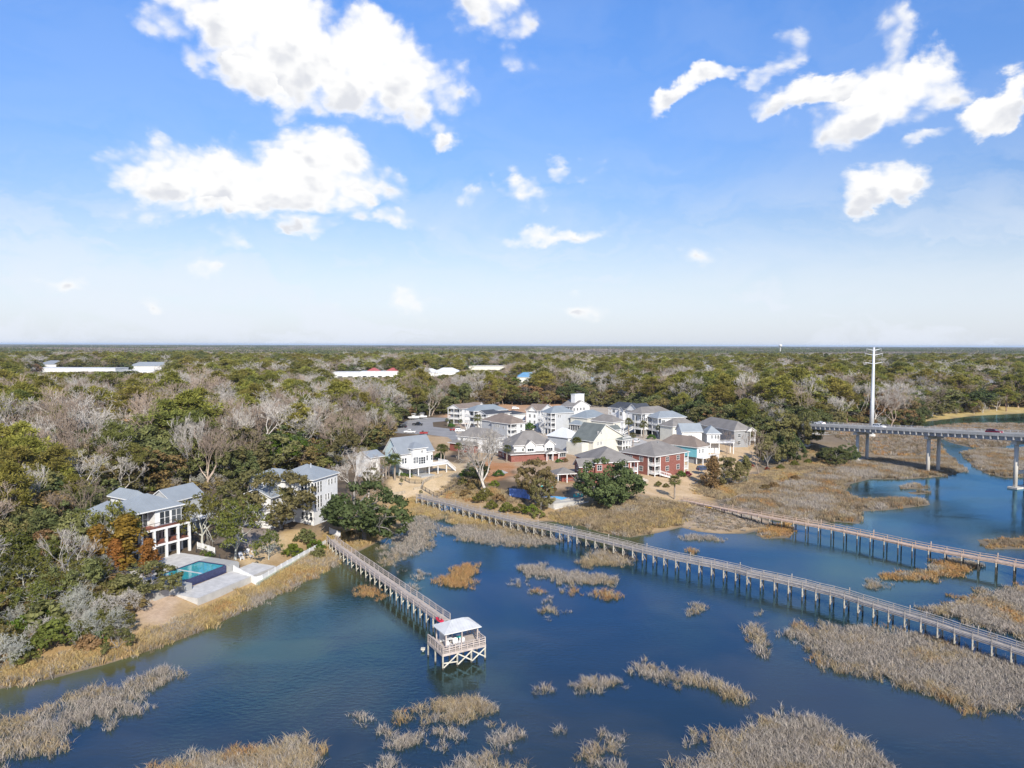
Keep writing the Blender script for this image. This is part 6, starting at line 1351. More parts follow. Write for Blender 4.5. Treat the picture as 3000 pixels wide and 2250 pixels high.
# 5 pale grey three storey
q = House('stilt_house', 'tall pale grey house with brown hip roof and white corner porches', H5, (965, 462), 10.6, (1195, 440), (575, 432), z0=3.0)
a, b_, h = q.a, q.b, q.h
q.wall(.5, b_ - .5, 3.0, a - .5, 0, h, 'grey'); q.wall(4.2, b_ - .5, .5, 3.002, 0, h, 'white'); q.hip(0, b_, 0, a, h, 2.6, 'r_brown', rf=.9); q.porch(.4, 4.2, .4, 3.0, [2.6, 5.2], h, 1, 1, 'VU'); q.wins('U', [.62, .70, .78], [h - 2.0], .75, 1.3); q.wins('U', [.38], [h - 2.2], .9, .9); q.wins('U', [.38], [1.9], 1.4, .5, nx=1, ny=1); q.wins('V', [.25], [2.8, 5.4], 1.6, 2.0, at=3.0); q.wins('V', [.7], [1, 3.4, 5.8], 1.2, 1.3)
q.hip(b_ * .1, b_ + 5, a * .45, a + 8, h + .1, 3.2, 'r_brown', name='upper_roof'); q.wall(b_ * .1 + .5, b_ + 4.5, a - .6, a + 7.5, 0, h + .1, 'grey')
# 6 blue grey porch house
q = House('porch_house', 'three storey white house with slate blue roof and stacked porches', H5, (430, 277), 11.8, (930, 252), (330, 250))
a, b_, h = q.a, q.b, q.h
q.wall(3.0, b_ - .5, .5, a - .5, 0, h, 'white'); q.hip(0, b_, 0, a, h, 2.6, 'r_blue'); q.porch(.35, 3.0, .4, a - .4, [2.9, 5.8], h, 1, 2, 'VU'); q.wins('U', [.3, .7], [3.1, 6.0], 1.6, 2.1, at=3.0); q.wins('V', [.14], [6.0], 1.8, 1.6); q.stair((.2, a * .4), (-3, a * .1), 2.9)
# 7 leftmost brown roofed
q = House('porch_house', 'white porch house with brown gable roof at the far left of the row', H5, (235, 243), 11.0, (560, 205), (185, 236), a=9, by='V')
a, b_, h = q.a, q.b, q.h
q.wall(2.6, b_ - .5, .5, a - .5, 0, h, 'white'); q.gable(0, b_, 0, a, h, 2.2, 'r_brown', 'x'); q.porch(.3, 2.6, .4, a - .4, [2.7, 5.4], h, 1, 2, 'VU'); q.gable(b_ * .72, b_ * .98, -1.5, a * .5, h + .5, 2.0, 'r_brown', 'y'); q.wins('U', [.3, .7], [2.9, 5.6], 1.4, 2.0, at=2.6)
# 8 dark roof with garage
q = House('long_house', 'long low white house with near black roof and white garage', H5, (615, 326), 10.4, (975, 292), (535, 300), z0=3)
a, b_, h = max(q.a, 6), q.b, q.h; q.a = a
q.wall(1.5, b_ - .5, .5, a - .5, 0, h, 'white'); q.gable(0, b_, 0, a, h, 1.9, 'r_dark', 'x'); q.porch(.3, 1.5, .4, a - .4, [2.7, 5.4], h, 1, 2, 'VU'); q.wins('U', [.3, .7], [2.9, 5.6], 1.2, 1.9, at=1.5)
q.wall(b_ + .2, b_ + 9.5, -1.0, a, 0, h - 1.0, 'white'); q.hip(b_ - .3, b_ + 10, -1.5, a + .5, h - 1.0, 1.5, 'r_dark'); q.wins('V', [b_ + 3, b_ + 6.5], [.3], 2.4, 2.2, at=-1.0, nx=4, ny=3, frac=False)
# 9 tall blue grey hip with zigzag stairs
q = House('porch_house', 'tall pale grey house with slate blue hip roof and zigzag white stairs', H5, (1540, 307), 13.0, (1900, 290), (1385, 282))
a, b_, h = q.a, q.b, q.h
q.wall(3.0, b_ - .5, .5, a - .5, 0, h, 'grey'); q.hip(0, b_, 0, a, h, 3.0, 'r_blue'); q.porch(.35, 3.0, .4, a - .4, [3.0, 5.7, 7.9], h, 1, 3, 'VU'); q.wins('U', [.22, .5, .78], [3.2, 5.9, 8.1], 1.5, 1.8, at=3.0); q.wins('V', [.33, .40], [h - 2.0], .6, 1.3)
for k, (z1, z0_) in enumerate(((7.9, 5.7), (5.7, 3.0), (3.0, 0))): q.stair((-.7, a * (.85 if k % 2 == 0 else .45)), (-.7 - .1 * k, a * (.45 if k % 2 == 0 else .9)), z1, z0_, 1.0)
# 10 brown roof behind
q = House('porch_house', 'white house with brown gables left of the tall zigzag stair house', H5, (1395, 268), 12.6, (1600, 232), (1245, 243), z0=3)
a, b_, h = q.a, q.b, q.h
q.wall(.5, b_ - .5, 1.8, a - .5, 0, h, 'white'); q.gable(0, b_, 0, a, h, 2.6, 'r_brown', 'y'); q.porch(.3, b_ * .6, .3, 1.8, [3, 6], h, 2, 1, 'VU'); q.wins('U', [.4, .7], [3.2, 6.2], .9, 1.5); q.gable(-.6, b_ * .6, a * .2, a * .8, h - .3, 2.2, 'r_brown', 'x')
# 11 house with rooftop box
q = House('lookout_house', 'white house with grey roof and boxy white rooftop lookout', H5, (1862, 212), 13.0, (2120, 192), (1710, 192))
a, b_, h = q.a, q.b, q.h
q.wall(.5, b_ - .5, .5, a - .5, 0, h, 'white'); q.gable(0, b_, 0, a, h, 3.0, 'r_grey', 'y', wallm='white'); q.wins('V', [.1, .28, .46, .64], [h - 1.9], 1.1, 1.3); q.wins('U', [.2, .4, .6, .8], [h - 1.9, h - 5], 1.1, 1.5)
q.wall(b_ * .28, b_ * .80, a * .25, a * .55, h + .3, h + 6.2, 'white', 'lookout_box'); MB().box(b_ * .28 - .15, b_ * .80 + .15, a * .25 - .15, a * .55 + .15, h + 6.22, h + 6.4).build('parapet_cap', MT['trim'], q.e)
# 12 cream with blue metal roof and bay
q = House('bay_house', 'cream house with slate blue metal roof and dark glazed bay', H5, (2070, 377), 11.2, (2380, 340), (1812, 352))
a, b_, h = q.a, q.b, q.h
q.wall(.5, b_ - .5, .5, a - .5, 0, h, 'cream'); q.hip(0, b_, 0, a, h, 3.0, 'r_blue'); q.wall(-2.6, .502, a * .2, a * .75, 0, h - 3.0, 'cream'); q.hip(-3.2, 1.5, a * .14, a * .81, h - 3.0, 1.8, 'r_blue', name='bay_roof'); q.wins('U', [.29, .38, .47, .56, .65], [h - 5.6], 1.0, 2.3, at=-2.6, nx=1, ny=1); q.wins('V', [-1.6], [h - 5.6], 1.6, 2.3, at=a * .2, frac=False)
# 13 white roof
q = House('white_roof_house', 'white house, left wall greyed for shade, with bright white metal hip roof', H5, (1790, 662), 8.4, (2000, 632), (1485, 622))
a, b_, h = q.a, q.b, q.h
q.wall(.5, b_ - .5, .5, a - .5, 0, h, 'grey'); q.wall(.52, b_ - .4, .38, .5, 0, h - .02, 'white'); q.hip(0, b_, 0, a, h, 3.2, 'r_white', ribs=1.0); q.wins('V', [.2, .38, .8], [h - 2.1], .7, 1.4, at=.38); q.wins('V', [.5], [.2], 3.0, 2.2, at=.38, nx=4, ny=3)  # grey siding carries the left side's shade, sunlit front gets a white facing
# 14 cream gabled house with dormer
q = House('dormer_house', 'cream house with steep grey green gable roof and small white dormer', H6, (455, 515), 8.4, (628, 492), (250, 480), a=11.5)
a, b_, h = q.a, q.b, q.h
W14 = 15.0
q.wall(-W14 + 1.0, b_ - .5, 3.0, a - .5, 0, h - .6, 'cream')
q.gable(-W14 * .72, b_, .0, a, h, 6.0, 'r_green', 'y', wallm='cream', off=.36, inset=.6); q.wall(-W14 * .72 + .6, b_ - .6, .66, 3.002, 0, h + .05, 'cream'); q.wins('V', [-7.6, -5.8], [h + 2.6, h - 1.4], .6, 1.1, at=.54, frac=False)
q.porch(b_ - 5.5, b_ - .1, -2.4, .66, [2.8, 5.2], h - .3, 3, 1, 'VE'); q.hip(b_ - 6.2, b_ + .4, -2.9, 1.2, h - .35, .9, 'r_green', name='porch_roof'); q.wins('V', [b_ - 4.2, b_ - 2.7, b_ - 1.4], [3.0, 5.4], 1.1, 1.7, at=.66, frac=False)
q.wall(b_ - 5.0, b_ - 1.4, 2.2, 5.6, h + .4, h + 3.1, 'cream', 'dormer_wall'); q.gable(b_ - 7.4, b_ - 1.0, 1.8, 6.0, h + 3.1, 1.6, 'r_green', 'x', wallm='trim', name='dormer_roof', inset=.3); q.wins('E', [3.9], [h + 1.4], 1.8, 1.2, at=b_ - 1.4, nx=3, ny=1, frac=False); q.wins('V', [b_ - 3.2], [h + 1.4], 1.6, 1.1, at=2.2, nx=3, frac=False)
# 15 grey roof behind
q = House('porch_house', 'house with dark grey roof and open white porches behind the dormer house', H6, (470, 318), 10.8, (612, 308), (190, 292), by='U', b=9)
a, b_, h = q.a, q.b, q.h
q.wall(.5, b_ - 3, .5, a - .5, 0, h, 'cream'); q.hip(0, b_, 0, a, h, 2.8, 'r_grey', rf=.9); q.porch(b_ - 3, b_ - .2, .4, a * .6, [2.8, 5.4], h, 1, 2, 'VE'); q.wins('V', [.25], [3, 5.6], 1.1, 1.5)
# 16 dark slate roof, white
q = House('long_house', 'white house with blue black roof and gabled end at the back of the row', H6, (400, 137), 13.0, (720, 168), (268, 124), a=9)
a, b_, h = q.a, q.b, q.h
q.wall(2.6, b_ - .5, .5, a - .5, 0, h, 'white'); q.hip(0, b_, 0, a, h, 2.9, 'r_dark', rf=.8); q.porch(.35, 2.6, .4, a - .4, [3, 6, 8], h, 1, 2, 'VU'); q.wins('V', [.22], [h - 2.2], 1.6, 1.5); q.gable(b_ * .46, b_ * .66, -1.4, 4, h - .8, 1.8, 'r_dark', 'y'); q.wall(b_ * .48, b_ * .64, -.9, .502, 0, h - .8, 'white'); q.wins('V', [.56], [h - 3.2], 1.4, 1.7, at=-.9); q.gable(b_ * .72, b_ + 3, -1, a + 1, h - .3, 3.2, 'r_dark', 'y')
# 17 brown grey porch house
q = House('porch_house', 'white porch house with taupe roof above parked ground level', H6, (805, 217), 13.0, (1165, 190), (695, 193))
a, b_, h = q.a, q.b, q.h
q.wall(3.0, b_ - .5, .5, a - .5, 2.7, h, 'white'); q.wall(4.5, b_ - 1.5, 1.5, a - 1.5, 0, 2.75, 'dark', 'carport_core'); q.hip(0, b_, 0, a, h, 2.7, 'r_grey', rf=.9); q.porch(.35, 3.0, .4, a - .4, [2.9, 5.8], h, 1, 2, 'VU'); q.wins('U', [.3, .7], [3.1, 6.1], 1.6, 2.0, at=3.0); q.wins('V', [.14], [6.6], 1.9, 1.5); q.stair((.2, a * .6), (-3.2, a * .95), 2.9); q.cols([(b_ * .5, .7), (b_ * .75, .7), (b_ * .95, .7)], 0, 2.7)  # near-black inset block stands in for shade in the open parking level
# 18 pale blue metal roof
q = House('porch_house', 'white house with pale blue metal roof and broad white stairs', H6, (995, 267), 11.6, (1340, 252), (895, 240), z0=3)
a, b_, h = q.a, q.b, q.h
q.wall(2.4, b_ - .5, .5, max(a, 8) - .5, 2.5, h, 'white'); q.wall(3.4, b_ - 1.5, 1.5, max(a, 8) - 1.5, 0, 2.55, 'midgrey', 'carport_core'); a = max(a, 8); q.hip(0, b_, 0, a, h, 2.6, 'r_light', rf=.9, ribs=1.2); q.porch(.35, 2.4, .4, a - .4, [2.7, 5.4], h, 1, 2, 'VU'); q.wins('V', [.2], [h - 2.4], 2.0, 1.5, nx=3); q.wins('V', [.5, .78], [h - 2.0], .8, 1.1); q.cols([(b_ * f0, .7) for f0 in (.2, .45, .7, .95)], 0, 2.5); q.stair((.6, .2), (-1.2, -4.5), 2.7, 0, 1.8)
# 19, 20 grey long roofs
q = House('hip_roof_house', 'beige house with taupe hip roof behind two palms', H6, (1170, 368), 9.4, (1470, 345), (1098, 352), a=9)
a, b_, h = q.a, q.b, q.h
q.wall(.5, b_ - .5, .5, a - .5, 0, h, 'cream'); q.hip(0, b_, 0, a, h, 3.0, 'r_grey'); q.wins('V', [.2, .45, .7], [3.8], 1.1, 1.4); q.wins('V', [.3], [.2], 3.6, 2.2, nx=4, ny=3)
q = House('long_house', 'long grey house with wide taupe roof ending in a white gabled porch', H6, (1890, 418), 9.6, (2035, 400), (1440, 330), by='U', b=10)
a, b_, h = q.a, q.b, q.h
q.wall(.5, b_ - 2.5, .5, a - .5, 0, h, 'midgrey'); q.hip(0, b_, 0, a, h, 3.4, 'r_grey', rf=.9); q.gable(b_ - 4.2, b_ + .6, -.8, 4, h - .2, 1.5, 'r_grey', 'y'); q.porch(b_ - 2.5, b_ + .2, -.4, a * .4, [2.8], h - .2, 1, 3, 'VE'); q.wins('U', [.15, .3], [h - 2.2], 1.2, 1.4); q.wins('V', [.3], [1.0, 4.0], 1.2, 1.5)
# 21 light metal roofs with deck
q = House('metal_roof_house', 'white house with pale metal roofs and white sun deck', H6, (1500, 445), 10.6, (1745, 443), (1262, 405), by='V', a=9)
a, b_, h = q.a, q.b, q.h
q.gable(-7.5, 1.5, 1.0, a, h + .4, 3.0, 'r_light', 'x', wallm='white'); q.wall(-7.0, 1.0, 1.6, a - .6, 0, h + .4, 'white'); q.hip(2.2, b_, -.3, 7, h - .2, 2.8, 'r_light'); q.wall(2.7, b_ - .5, .2, 6.5, 0, h - .2, 'white'); q.wins('V', [.55, .72, .85], [h - 2.0], .7, 1.3, at=.2); q.wins('V', [-3.6], [h - 2.2], 1.6, 1.4, at=1.6, frac=False); q.slab(2.4, b_ + 4, -3.4, .18, h - 3.1); q.railing((2.5, -3.3), (b_ + 3.9, -3.3), h - 3.1); q.railing((b_ + 3.9, -3.3), (b_ + 3.9, .1), h - 3.1); q.cols([(2.7, -3.2), (6.2, -3.2), (b_ + 3.6, -3.2), (b_ + 3.6, 0)], 0, h - 3.3)
# 22 turquoise
q = House('turquoise_house', 'turquoise and white house with pinkish brown hip roof', H6, (1460, 617), 8.6, (1612, 592), (1035, 520), by='V', a=17, z0=2.8)
a, b_, h = q.a, q.b, q.h
q.wall(.5, b_ - .5, .5, a - .5, 2.4, h, 'turq'); q.wall(.52, b_ - .45, .42, .5, 2.4, h - .01, 'white'); q.wall(1.2, b_ - .8, 1.2, a - 1.0, 0, 2.42, 'midgrey', 'garage_wall'); q.hip(0, b_, 0, a, h, 3.3, 'r_brown'); q.wins('V', [.25, .5], [h - 2.0], .8, 1.4, at=.42); q.cols([(.7, .7), (b_ * .5, .7), (b_ - .7, .7)], 0, 2.4); q.slab(.4, b_ + 2.5, -2.2, .4, 2.4); q.railing((.5, -2.1), (b_ + 2.4, -2.1), 2.4); q.cols([(.6, -2.0), (b_ + 2.2, -2.0)], 0, 2.2)
# 23 pale blue house
q = House('pale_blue_house', 'pale blue and white house with broad zinc roof and raised white deck', H7, (585, 563), 9.7, (1100, 498), None, a=9.0, z0=3.0)
a, b_, h = q.a, q.b, q.h
q.wall(.5, b_ - .5, .5, a - .5, 0, h, 'white'); q.wall(.40, .5, .6, a - .6, 0, h, 'cyan', 'side_wall'); q.gable(-.2, b_, 0, a, h, 5.0, 'r_zinc', 'x', wallm='cyan', inset=.6); q.gable(-.9, 4, 0.0, 5.0, h + .02, 2.4, 'r_zinc', 'x', wallm='cyan', inset=.5, name='side_gable_roof')
bx0, bx1 = b_ * .30, b_ * .74; q.wall(bx0 + .4, bx1 - .4, -.9, .502, 0, h + 1.6, 'white', 'bay_wall'); q.hip(bx0, bx1, -1.4, 4.6, h + 1.6, 1.8, 'r_zinc', name='bay_roof'); q.wins('V', [.37, .41, .45], [3.7], .7, 1.9, at=-.9, nx=1); q.wins('V', [.52, .585, .65], [3.2], .8, 2.2, at=-.9, nx=1, ny=3); q.wins('V', [.13, .2, .80, .93], [3.8], .7, 1.7, nx=1)
MB().tube((b_ * .585, -.92, h + .55), (b_ * .585, -.98, h + .55), .42, .42, 14).build('round_vent', MT['midgrey'], q.e); q.wins('U', [.23, .29], [h + .6], .5, 1.2, at=-.46, nx=1)
q.slab(.2, b_ + 1.8, -4.8, .48, 3.0); q.railing((.3, -4.7), (b_ + 1.7, -4.7), 3.0); q.railing((.3, -4.7), (.3, .3), 3.0); q.railing((b_ + 1.7, -4.7), (b_ + 1.7, .3), 3.0); q.cols([(1, -4.4), (b_ * .3, -4.4), (b_ * .6, -4.4), (b_ * .85, -4.4), (b_ + 1.4, -4.4)], 0, 2.78); q.stair((b_ + 1.9, -3.6), (b_ + 5.2, -3.9), 3.0, .2, 1.6); q.wall(1.0, b_ - 3, -.02, .5, 0, 2.7, 'grey', 'patio_wall'); q.wins('V', [.45, .53], [.1], 1.0, 2.1, at=-.02, nx=1)
q.slab(b_ * .28, b_ * .66, -6.4, -.92, .28, .5, 'greycon', 'patio_step')
# 24 white three storey house
q = House('white_house', 'tall white three storey house with pale metal hip roof and long windows', ZB, (605, 302), 13.0, (820, 237), (395, 262), z0=2.5, by='V', a=11.5)
a, b_, h = q.a, q.b, q.h
q.wall(.5, b_ - .5, .5, a - .5, 0, h, 'white'); q.hip(0, b_, 0, a, h, 2.6, 'r_light', ribs=.9); q.wins('V', [.12, .22, .32], [h - 3.2], .62, 2.5, nx=1, ny=3); q.wins('U', [.06, .14, .22, .30], [h - 3.2], .62, 2.5, nx=1, ny=3); q.wins('V', [.12, .22, .32], [h - 6.8], .62, 2.8, nx=1, ny=3); q.wins('V', [.62, .73, .86], [h - 2.2], .5, 1.3, nx=1); q.wins('V', [.5, .6, .70], [h - 5.6], .45, 1.4, nx=1); q.wins('V', [.6, .8], [1.0], 1.0, 1.5); q.wins('U', [.1, .2, .3], [h - 6.8, 1.0], .62, 1.8, nx=1)
q.hip(-2, 6.5, a * .55, a + 6, h - .3, 2.0, 'r_light', name='rear_roof', ribs=.9); q.wall(-1.5, 6.0, a * .6, a + 5.5, 0, h - .3, 'white'); q.gable(-8, 2, a * .5, a + 3, h - 3, 1.8, 'r_light', 'x'); q.wall(-7.5, .502, a * .55, a + 2.5, 0, h - 3, 'white')
MB().tube((b_ * .44, a * .36, h + 1.6), (b_ * .44, a * .36, h + 3.2), .1, .1, 8).build('vent_pipe', MT['steel'], q.e)
# 25 pool house
q = House('pool_house', 'white three storey villa with pale metal roof and red decks above the pool', ZA, (1095, 580), 12.5, (1500, 495), None, a=10.5, z0=3.0)
a, b_, h = q.a, q.b, q.h
yb = -.3   # outer face of the deck columns
q.wall(.5, b_ - .6, 2.7, a - .5, 0, 6.2, 'white'); q.wall(.5, b_ * .42, 2.7, a - .5, 6.2, h, 'white'); q.wall(b_ * .42 + .002, b_ - .6, .7, a - .5, 6.2, h, 'white')
q.hip(0, b_, 0, a, h, 2.4, 'r_light', rf=.9, ribs=.75); q.hip(-3.5, 3, 4, 12, h - .4, 2.0, 'r_light', name='wing_roof', ribs=.75); q.wall(-3, .502, 4.5, 11.5, 0, h - .4, 'white'); q.hip(3.5, b_ - 3.5, a * .55, a + 5, h + 1.2, 1.6, 'r_light', name='rear_roof', ribs=.75); q.wall(4, b_ - 4, a - .6, a + 4.5, 0, h + 1.2, 'white')
nc = 4; xs = [b_ * .10 + (b_ + .6 - b_ * .10) * i / nc for i in range(nc + 1)]
for z, mt in ((3.0, 'deckred'), (6.15, 'deckred')):
    q.slab(-1.0, b_ + .8, yb - .1, 2.69, z, .06, mt, 'deck_floor'); q.slab(-1.05, b_ + .85, yb - .15, yb + .2, z - .07, .4, 'trim', 'deck_beam'); q.slab(b_ + .5, b_ + .85, yb + .2, 2.69, z - .07, .4, 'trim', 'deck_beam')
    q.rail_iron((-1, yb), (b_ + .7, yb), z, 1.0); q.rail_iron((b_ + .7, yb), (b_ + .7, 2.6), z, 1.0)
q.cols([(x, yb + .05) for x in xs], 0, 5.68, .42); q.cols([(b_ + .55, 2.3)], 0, 5.68, .42)
q.wins('V', [.56, .665, .80, .905], [6.4], .95, 2.5, at=.7, nx=1, ny=2); q.wins('V', [.1, .25, .34], [6.4], .95, 2.4, at=2.7, nx=1, ny=2); q.wins('E', [.15, .3], [6.8], .9, 1.8, at=b_ - .6)
q.wins('V', [.3, .42], [3.2], 1.0, 2.3, at=2.7, nx=1, ny=2); q.wins('V', [.55, .63, .71], [3.2, .1], 1.0, 2.4, at=2.7, nx=1, ny=2); q.wins('V', [.3, .42], [.1], 1.0, 2.3, at=2.7, nx=1); q.wins('V', [.9], [.1, 3.2], 1.2, 2.3, at=2.7, nx=1); q.wins('V', [.05, .15], [.1, 3.2], 1.0, 2.2, at=2.7, nx=1)
PH = q
# 26 shaded house between pool house and white house
q = House('shaded_house', 'blue grey shaded house half hidden behind oaks next to the pool house', ZA, (1470, 490), 10.6, (1740, 420), None, a=10, z0=3.0)
a, b_, h = q.a, q.b, q.h
q.wall(.5, b_ - .5, 3.4, a - .5, 0, h, 'grey'); q.gable(0, b_, 2.8, a, h, 2.4, 'r_light', 'x', wallm='grey'); q.wins('V', [.3, .7], [1.0, 4.2], 1.2, 1.6, at=3.4); q.slab(.5, b_ + 2, 1.0, 3.38, 3.0); q.rail_iron((.5, 1.1), (b_ + 2, 1.1), 3.0); q.cols([(.7, 1.2), (b_ * .5, 1.2), (b_ + 1.8, 1.2)], 0, 2.8)
# 27 small white house behind the white house
q = House('small_white_house', 'small white house with porch peeping between white house and pale blue house', ZB, (1085, 118), 9.4, (1150, 108), None, a=8, b=5, z0=3)
a, b_, h = q.a, q.b, q.h; b_ = 5
q.wall(-.6, b_ - 2.2, .5, a - .5, 0, h, 'white'); q.gable(-1.1, b_, 0, a, h, 1.7, 'r_light', 'x'); q.porch(b_ - 2.2, b_ - .2, .4, a - .4, [2.8], h, 1, 2, 'VE'); q.wins('V', [1], [3.4], 1, 1.5, frac=False)
x0_, x1_, y0_, y1_, z_, ri_, rf_ = PAV_ROOF
House.ribs_hip(None, x0_, x1_, y0_, y1_, z_, ri_, 1.0, .45, 'r_pav', rf_)
# ------------------------------------------------------------------ pool, terraces and fences
def rot2(o, rz, x, y): c, s = math.cos(rz), math.sin(rz); return (o[0] + c * x - s * y, o[1] + s * x + c * y)
A = ZA(1492, 1106, 3); Bp = ZA(1812, 986, 3); ePx = (Bp - A); ePx.z = 0; Lp = ePx.length; ePx.normalize(); nP = Vector((-ePx.y, ePx.x, 0)); rzP = math.atan2(ePx.y, ePx.x)
wPl = max(3.2, (ZA(1640, 945, 3) - A).dot(nP))
pl = empty('swimming_pool', (A.x, A.y, 0), rzP); tag(pl, 'turquoise infinity pool with dark blue tiled edge beside the villa', 'pool')
MB().box(0, Lp, 0, wPl, 1.2, 2.97).build('water', MT['poolblue'], pl); MB().box(-.25, Lp + .25, -.4, -.004, .6, 2.975).build('edge_wall', MT['pooltile'], pl)
for x0, x1, y0, y1 in ((-.35, -.004, 0, wPl), (Lp + .004, Lp + .35, 0, wPl), (-.35, Lp + .35, wPl + .004, wPl + .35)): MB().box(x0, x1, y0, y1, 1.0, 3.06).build('coping', MT['pooltile'], pl)
MB().box(Lp * .42, Lp * .47, .2, wPl - .2, 2.972, 2.98).build('floor_line', MT['whitecon'], pl)
pd = empty('pool_terrace', (A.x, A.y, 0), rzP); tag(pd, 'pale concrete terrace around the infinity pool with lower white patio', 'terrace')
for x0, x1, y0, y1, z1, m_ in ((-7, -.36, -.8, wPl + .36, 3.03, 'concrete'), (-7, Lp + 3.0, wPl + .362, wPl + 8.5, 3.035, 'whitecon'), (Lp + .36, Lp + 3.0, -.6, wPl + .36, 3.04, 'greycon')): MB().box(x0, x1, y0, y1, .3, z1).build('upper_deck', MT[m_], pd)
for x0, x1, y0, y1 in ((-1.9, -.36, -2.2, -.81), (Lp + .37, Lp + 2.99, -.95, -.62)): MB().box(x0, x1, y0, y1, .3, 2.9).build('planter_wall', MT['greycon'], pd)
MB().box(-3.4, Lp + 6.4, -6.6, -.96, -.5, 1.75).build('lower_patio', MT['whitecon'], pd); MB().box(-3.5, Lp + 6.5, -6.85, -6.61, -.6, 1.83).build('retaining_wall', MT['concrete'], pd); MB().box(Lp + 6.41, Lp + 6.65, -6.6, -.9, -.5, 1.83).build('retaining_wall', MT['concrete'], pd)
def fence(name, label, pts, hgt, mats, style, step=2.2, z=None, cat='fence'):
    P = resample(pts, step); o = P[0]; root = empty(name, (o.x, o.y, 0)); tag(root, label, cat)
    zs = [z if z is not None else hz(p.x, p.y) for p in P]
    for i, p in enumerate(P):
        q = p - o; MB().box(q.x - .065, q.x + .065, q.y - .065, q.y + .065, zs[i] - .5, zs[i] + hgt + .1).build('post', MT[mats], root)
        if i + 1 < len(P):
            q2 = P[i + 1] - o; d = (q2 - q).normalized() * .07; za, zb = zs[i], zs[i + 1]
            a = Vector((q.x + d.x, q.y + d.y, 0)); b2 = Vector((q2.x - d.x, q2.y - d.y, 0)); b = MB(); up = Vector((0, 0, 1))
            if style == 'solid': b.beam(a + up * (za + hgt / 2), b2 + up * (zb + hgt / 2), .05, hgt - .1); b.beam(a + up * (za + hgt - .02), b2 + up * (zb + hgt - .02), .09, .09)
            elif style == 'bars':
                b.beam(a + up * (za + hgt), b2 + up * (zb + hgt), .05, .05); b.beam(a + up * (za + .12), b2 + up * (zb + .12), .04, .04)
                n = 12
                for j in range(n): c = a.lerp(b2, (j + .5) / n); zz = za + (zb - za) * (j + .5) / n; b.box(c.x - .012, c.x + .012, c.y - .012, c.y + .012, zz + .12, zz + hgt)
            elif style == 'wall': b.beam(a - d + up * (za + hgt / 2 - .25), b2 + d + up * (zb + hgt / 2 - .25), .35, hgt + .5)
            b.build('panel', MT[mats], root)
    return root
fence('vinyl_fence', 'white vinyl panel fence along the creek bank below the oaks', [ZA(1895, 1015, 2.2), ZA(2085, 1100, 1.6), ZB(555, 865, 1.8), ZB(700, 785, 1.9)], 1.45, 'vinyl', 'solid')
fence('vinyl_fence', 'short white vinyl fence beside the pier gate', [ZB(735, 715, 2.0), ZB(820, 728, 2.0)], 1.9, 'vinyl', 'solid', 1.6)
fence('timber_bulkhead', 'low green timber bulkhead under the white vinyl fence', [ZA(2080, 1125, 1.2), ZB(555, 885, 1.4)], .7, 'greenwood', 'wall', 2.4)
fence('iron_fence', 'black iron fence between the villa and the fire pit', [ZA(1590, 880, 3), ZA(1780, 925, 3)], 1.2, 'iron', 'bars')
fence('vinyl_fence', 'low white fence behind the fire pit', [ZA(1600, 850, 3), ZA(1740, 885, 3)], 1.3, 'vinyl', 'solid')
fence('garden_wall', 'curved low stone wall on the sandy yard', [H7(430, 1080, 2.2), H7(560, 1070, 2.2), H7(670, 1045, 2.3)], .9, 'stone', 'wall', 2)
fence('garden_wall', 'long low stone wall curving up beside the sandy yard', [H7(800, 1010, 2.4), H7(915, 1000, 2.4), H7(930, 950, 2.5), H7(1040, 900, 2.7), H7(1210, 860, 2.9)], .9, 'stone', 'wall', 2)
fence('iron_fence', 'black iron fence in front of the pale blue house', [H7(420, 850, 2.9), H7(750, 950, 2.6), H7(915, 945, 2.6)], 1.2, 'iron', 'bars')
fence('iron_fence', 'black iron fence around the lower sandy yard', [H7(915, 1000, 2.4), H7(1120, 1080, 2.1), H7(1430, 970, 2.4)], 1.2, 'iron', 'bars')
for i, (x, y, r_) in enumerate(((1948, 885, .5), (1998, 860, -.2), (2055, 852, -.8), (2030, 880, 2.6), (1960, 900, 2.0))):
    p = ZA(x, y, 2.95); chair('whiteplastic', (p.x, p.y, hz(p.x, p.y)), r_, 'white garden chair ' + ['at the left of the fire pit', 'behind the fire pit', 'at the right of the fire pit', 'in front of the fire pit', 'nearest the pale oak trunk by the fire pit'][i], 'white chairs round the fire pit')
p = ZA(2000, 880, 2.95); fp = empty('fire_pit', (p.x, p.y, hz(p.x, p.y))); tag(fp, 'dark round fire pit between white chairs', 'fire pit')
MB().tube((0, 0, 0), (0, 0, .4), .55, .6, 12).build('bowl', MT['stone'], fp); MB().tube((0, 0, .402), (0, 0, .43), .5, .5, 12).build('ash_bed', MT['dark'], fp)
# small community pool with blue screen
cz = 2.45
cp = empty('community_pool', (0, 0, 0)); tag(cp, 'small bright blue pool on a raised pale deck under the oaks', 'pool')
ring = xy([(430, 540), (740, 500), (1060, 560), (1165, 645), (760, 690), (520, 640)], lambda x, y: H8(x, y, cz))
wat = xy([(560, 545), (650, 535), (780, 560), (945, 612), (865, 638), (780, 612), (570, 585)], lambda x, y: H8(x, y, cz))
ox, oy = ring[0]; cp.location = (ox, oy, 0); loc = lambda P: [(x - ox, y - oy) for x, y in P]
MB().prism(loc(ring), .4, cz).build('pool_deck', MT['concrete'], cp); MB().prism(loc(wat), cz + .004, cz + .02).build('water', MT['poolsky'], cp)
fence('retaining_wall', 'pale block retaining wall of the small pool', [H8(760, 700, 1.6), H8(1150, 662, 1.6)], 1.0, 'greycon', 'wall', 2.5)
fence('timber_edging', 'white painted timber edging below the small pool wall', [H8(770, 748, 1.3), H8(1210, 696, 1.4)], .35, 'whitecon', 'wall', 3)
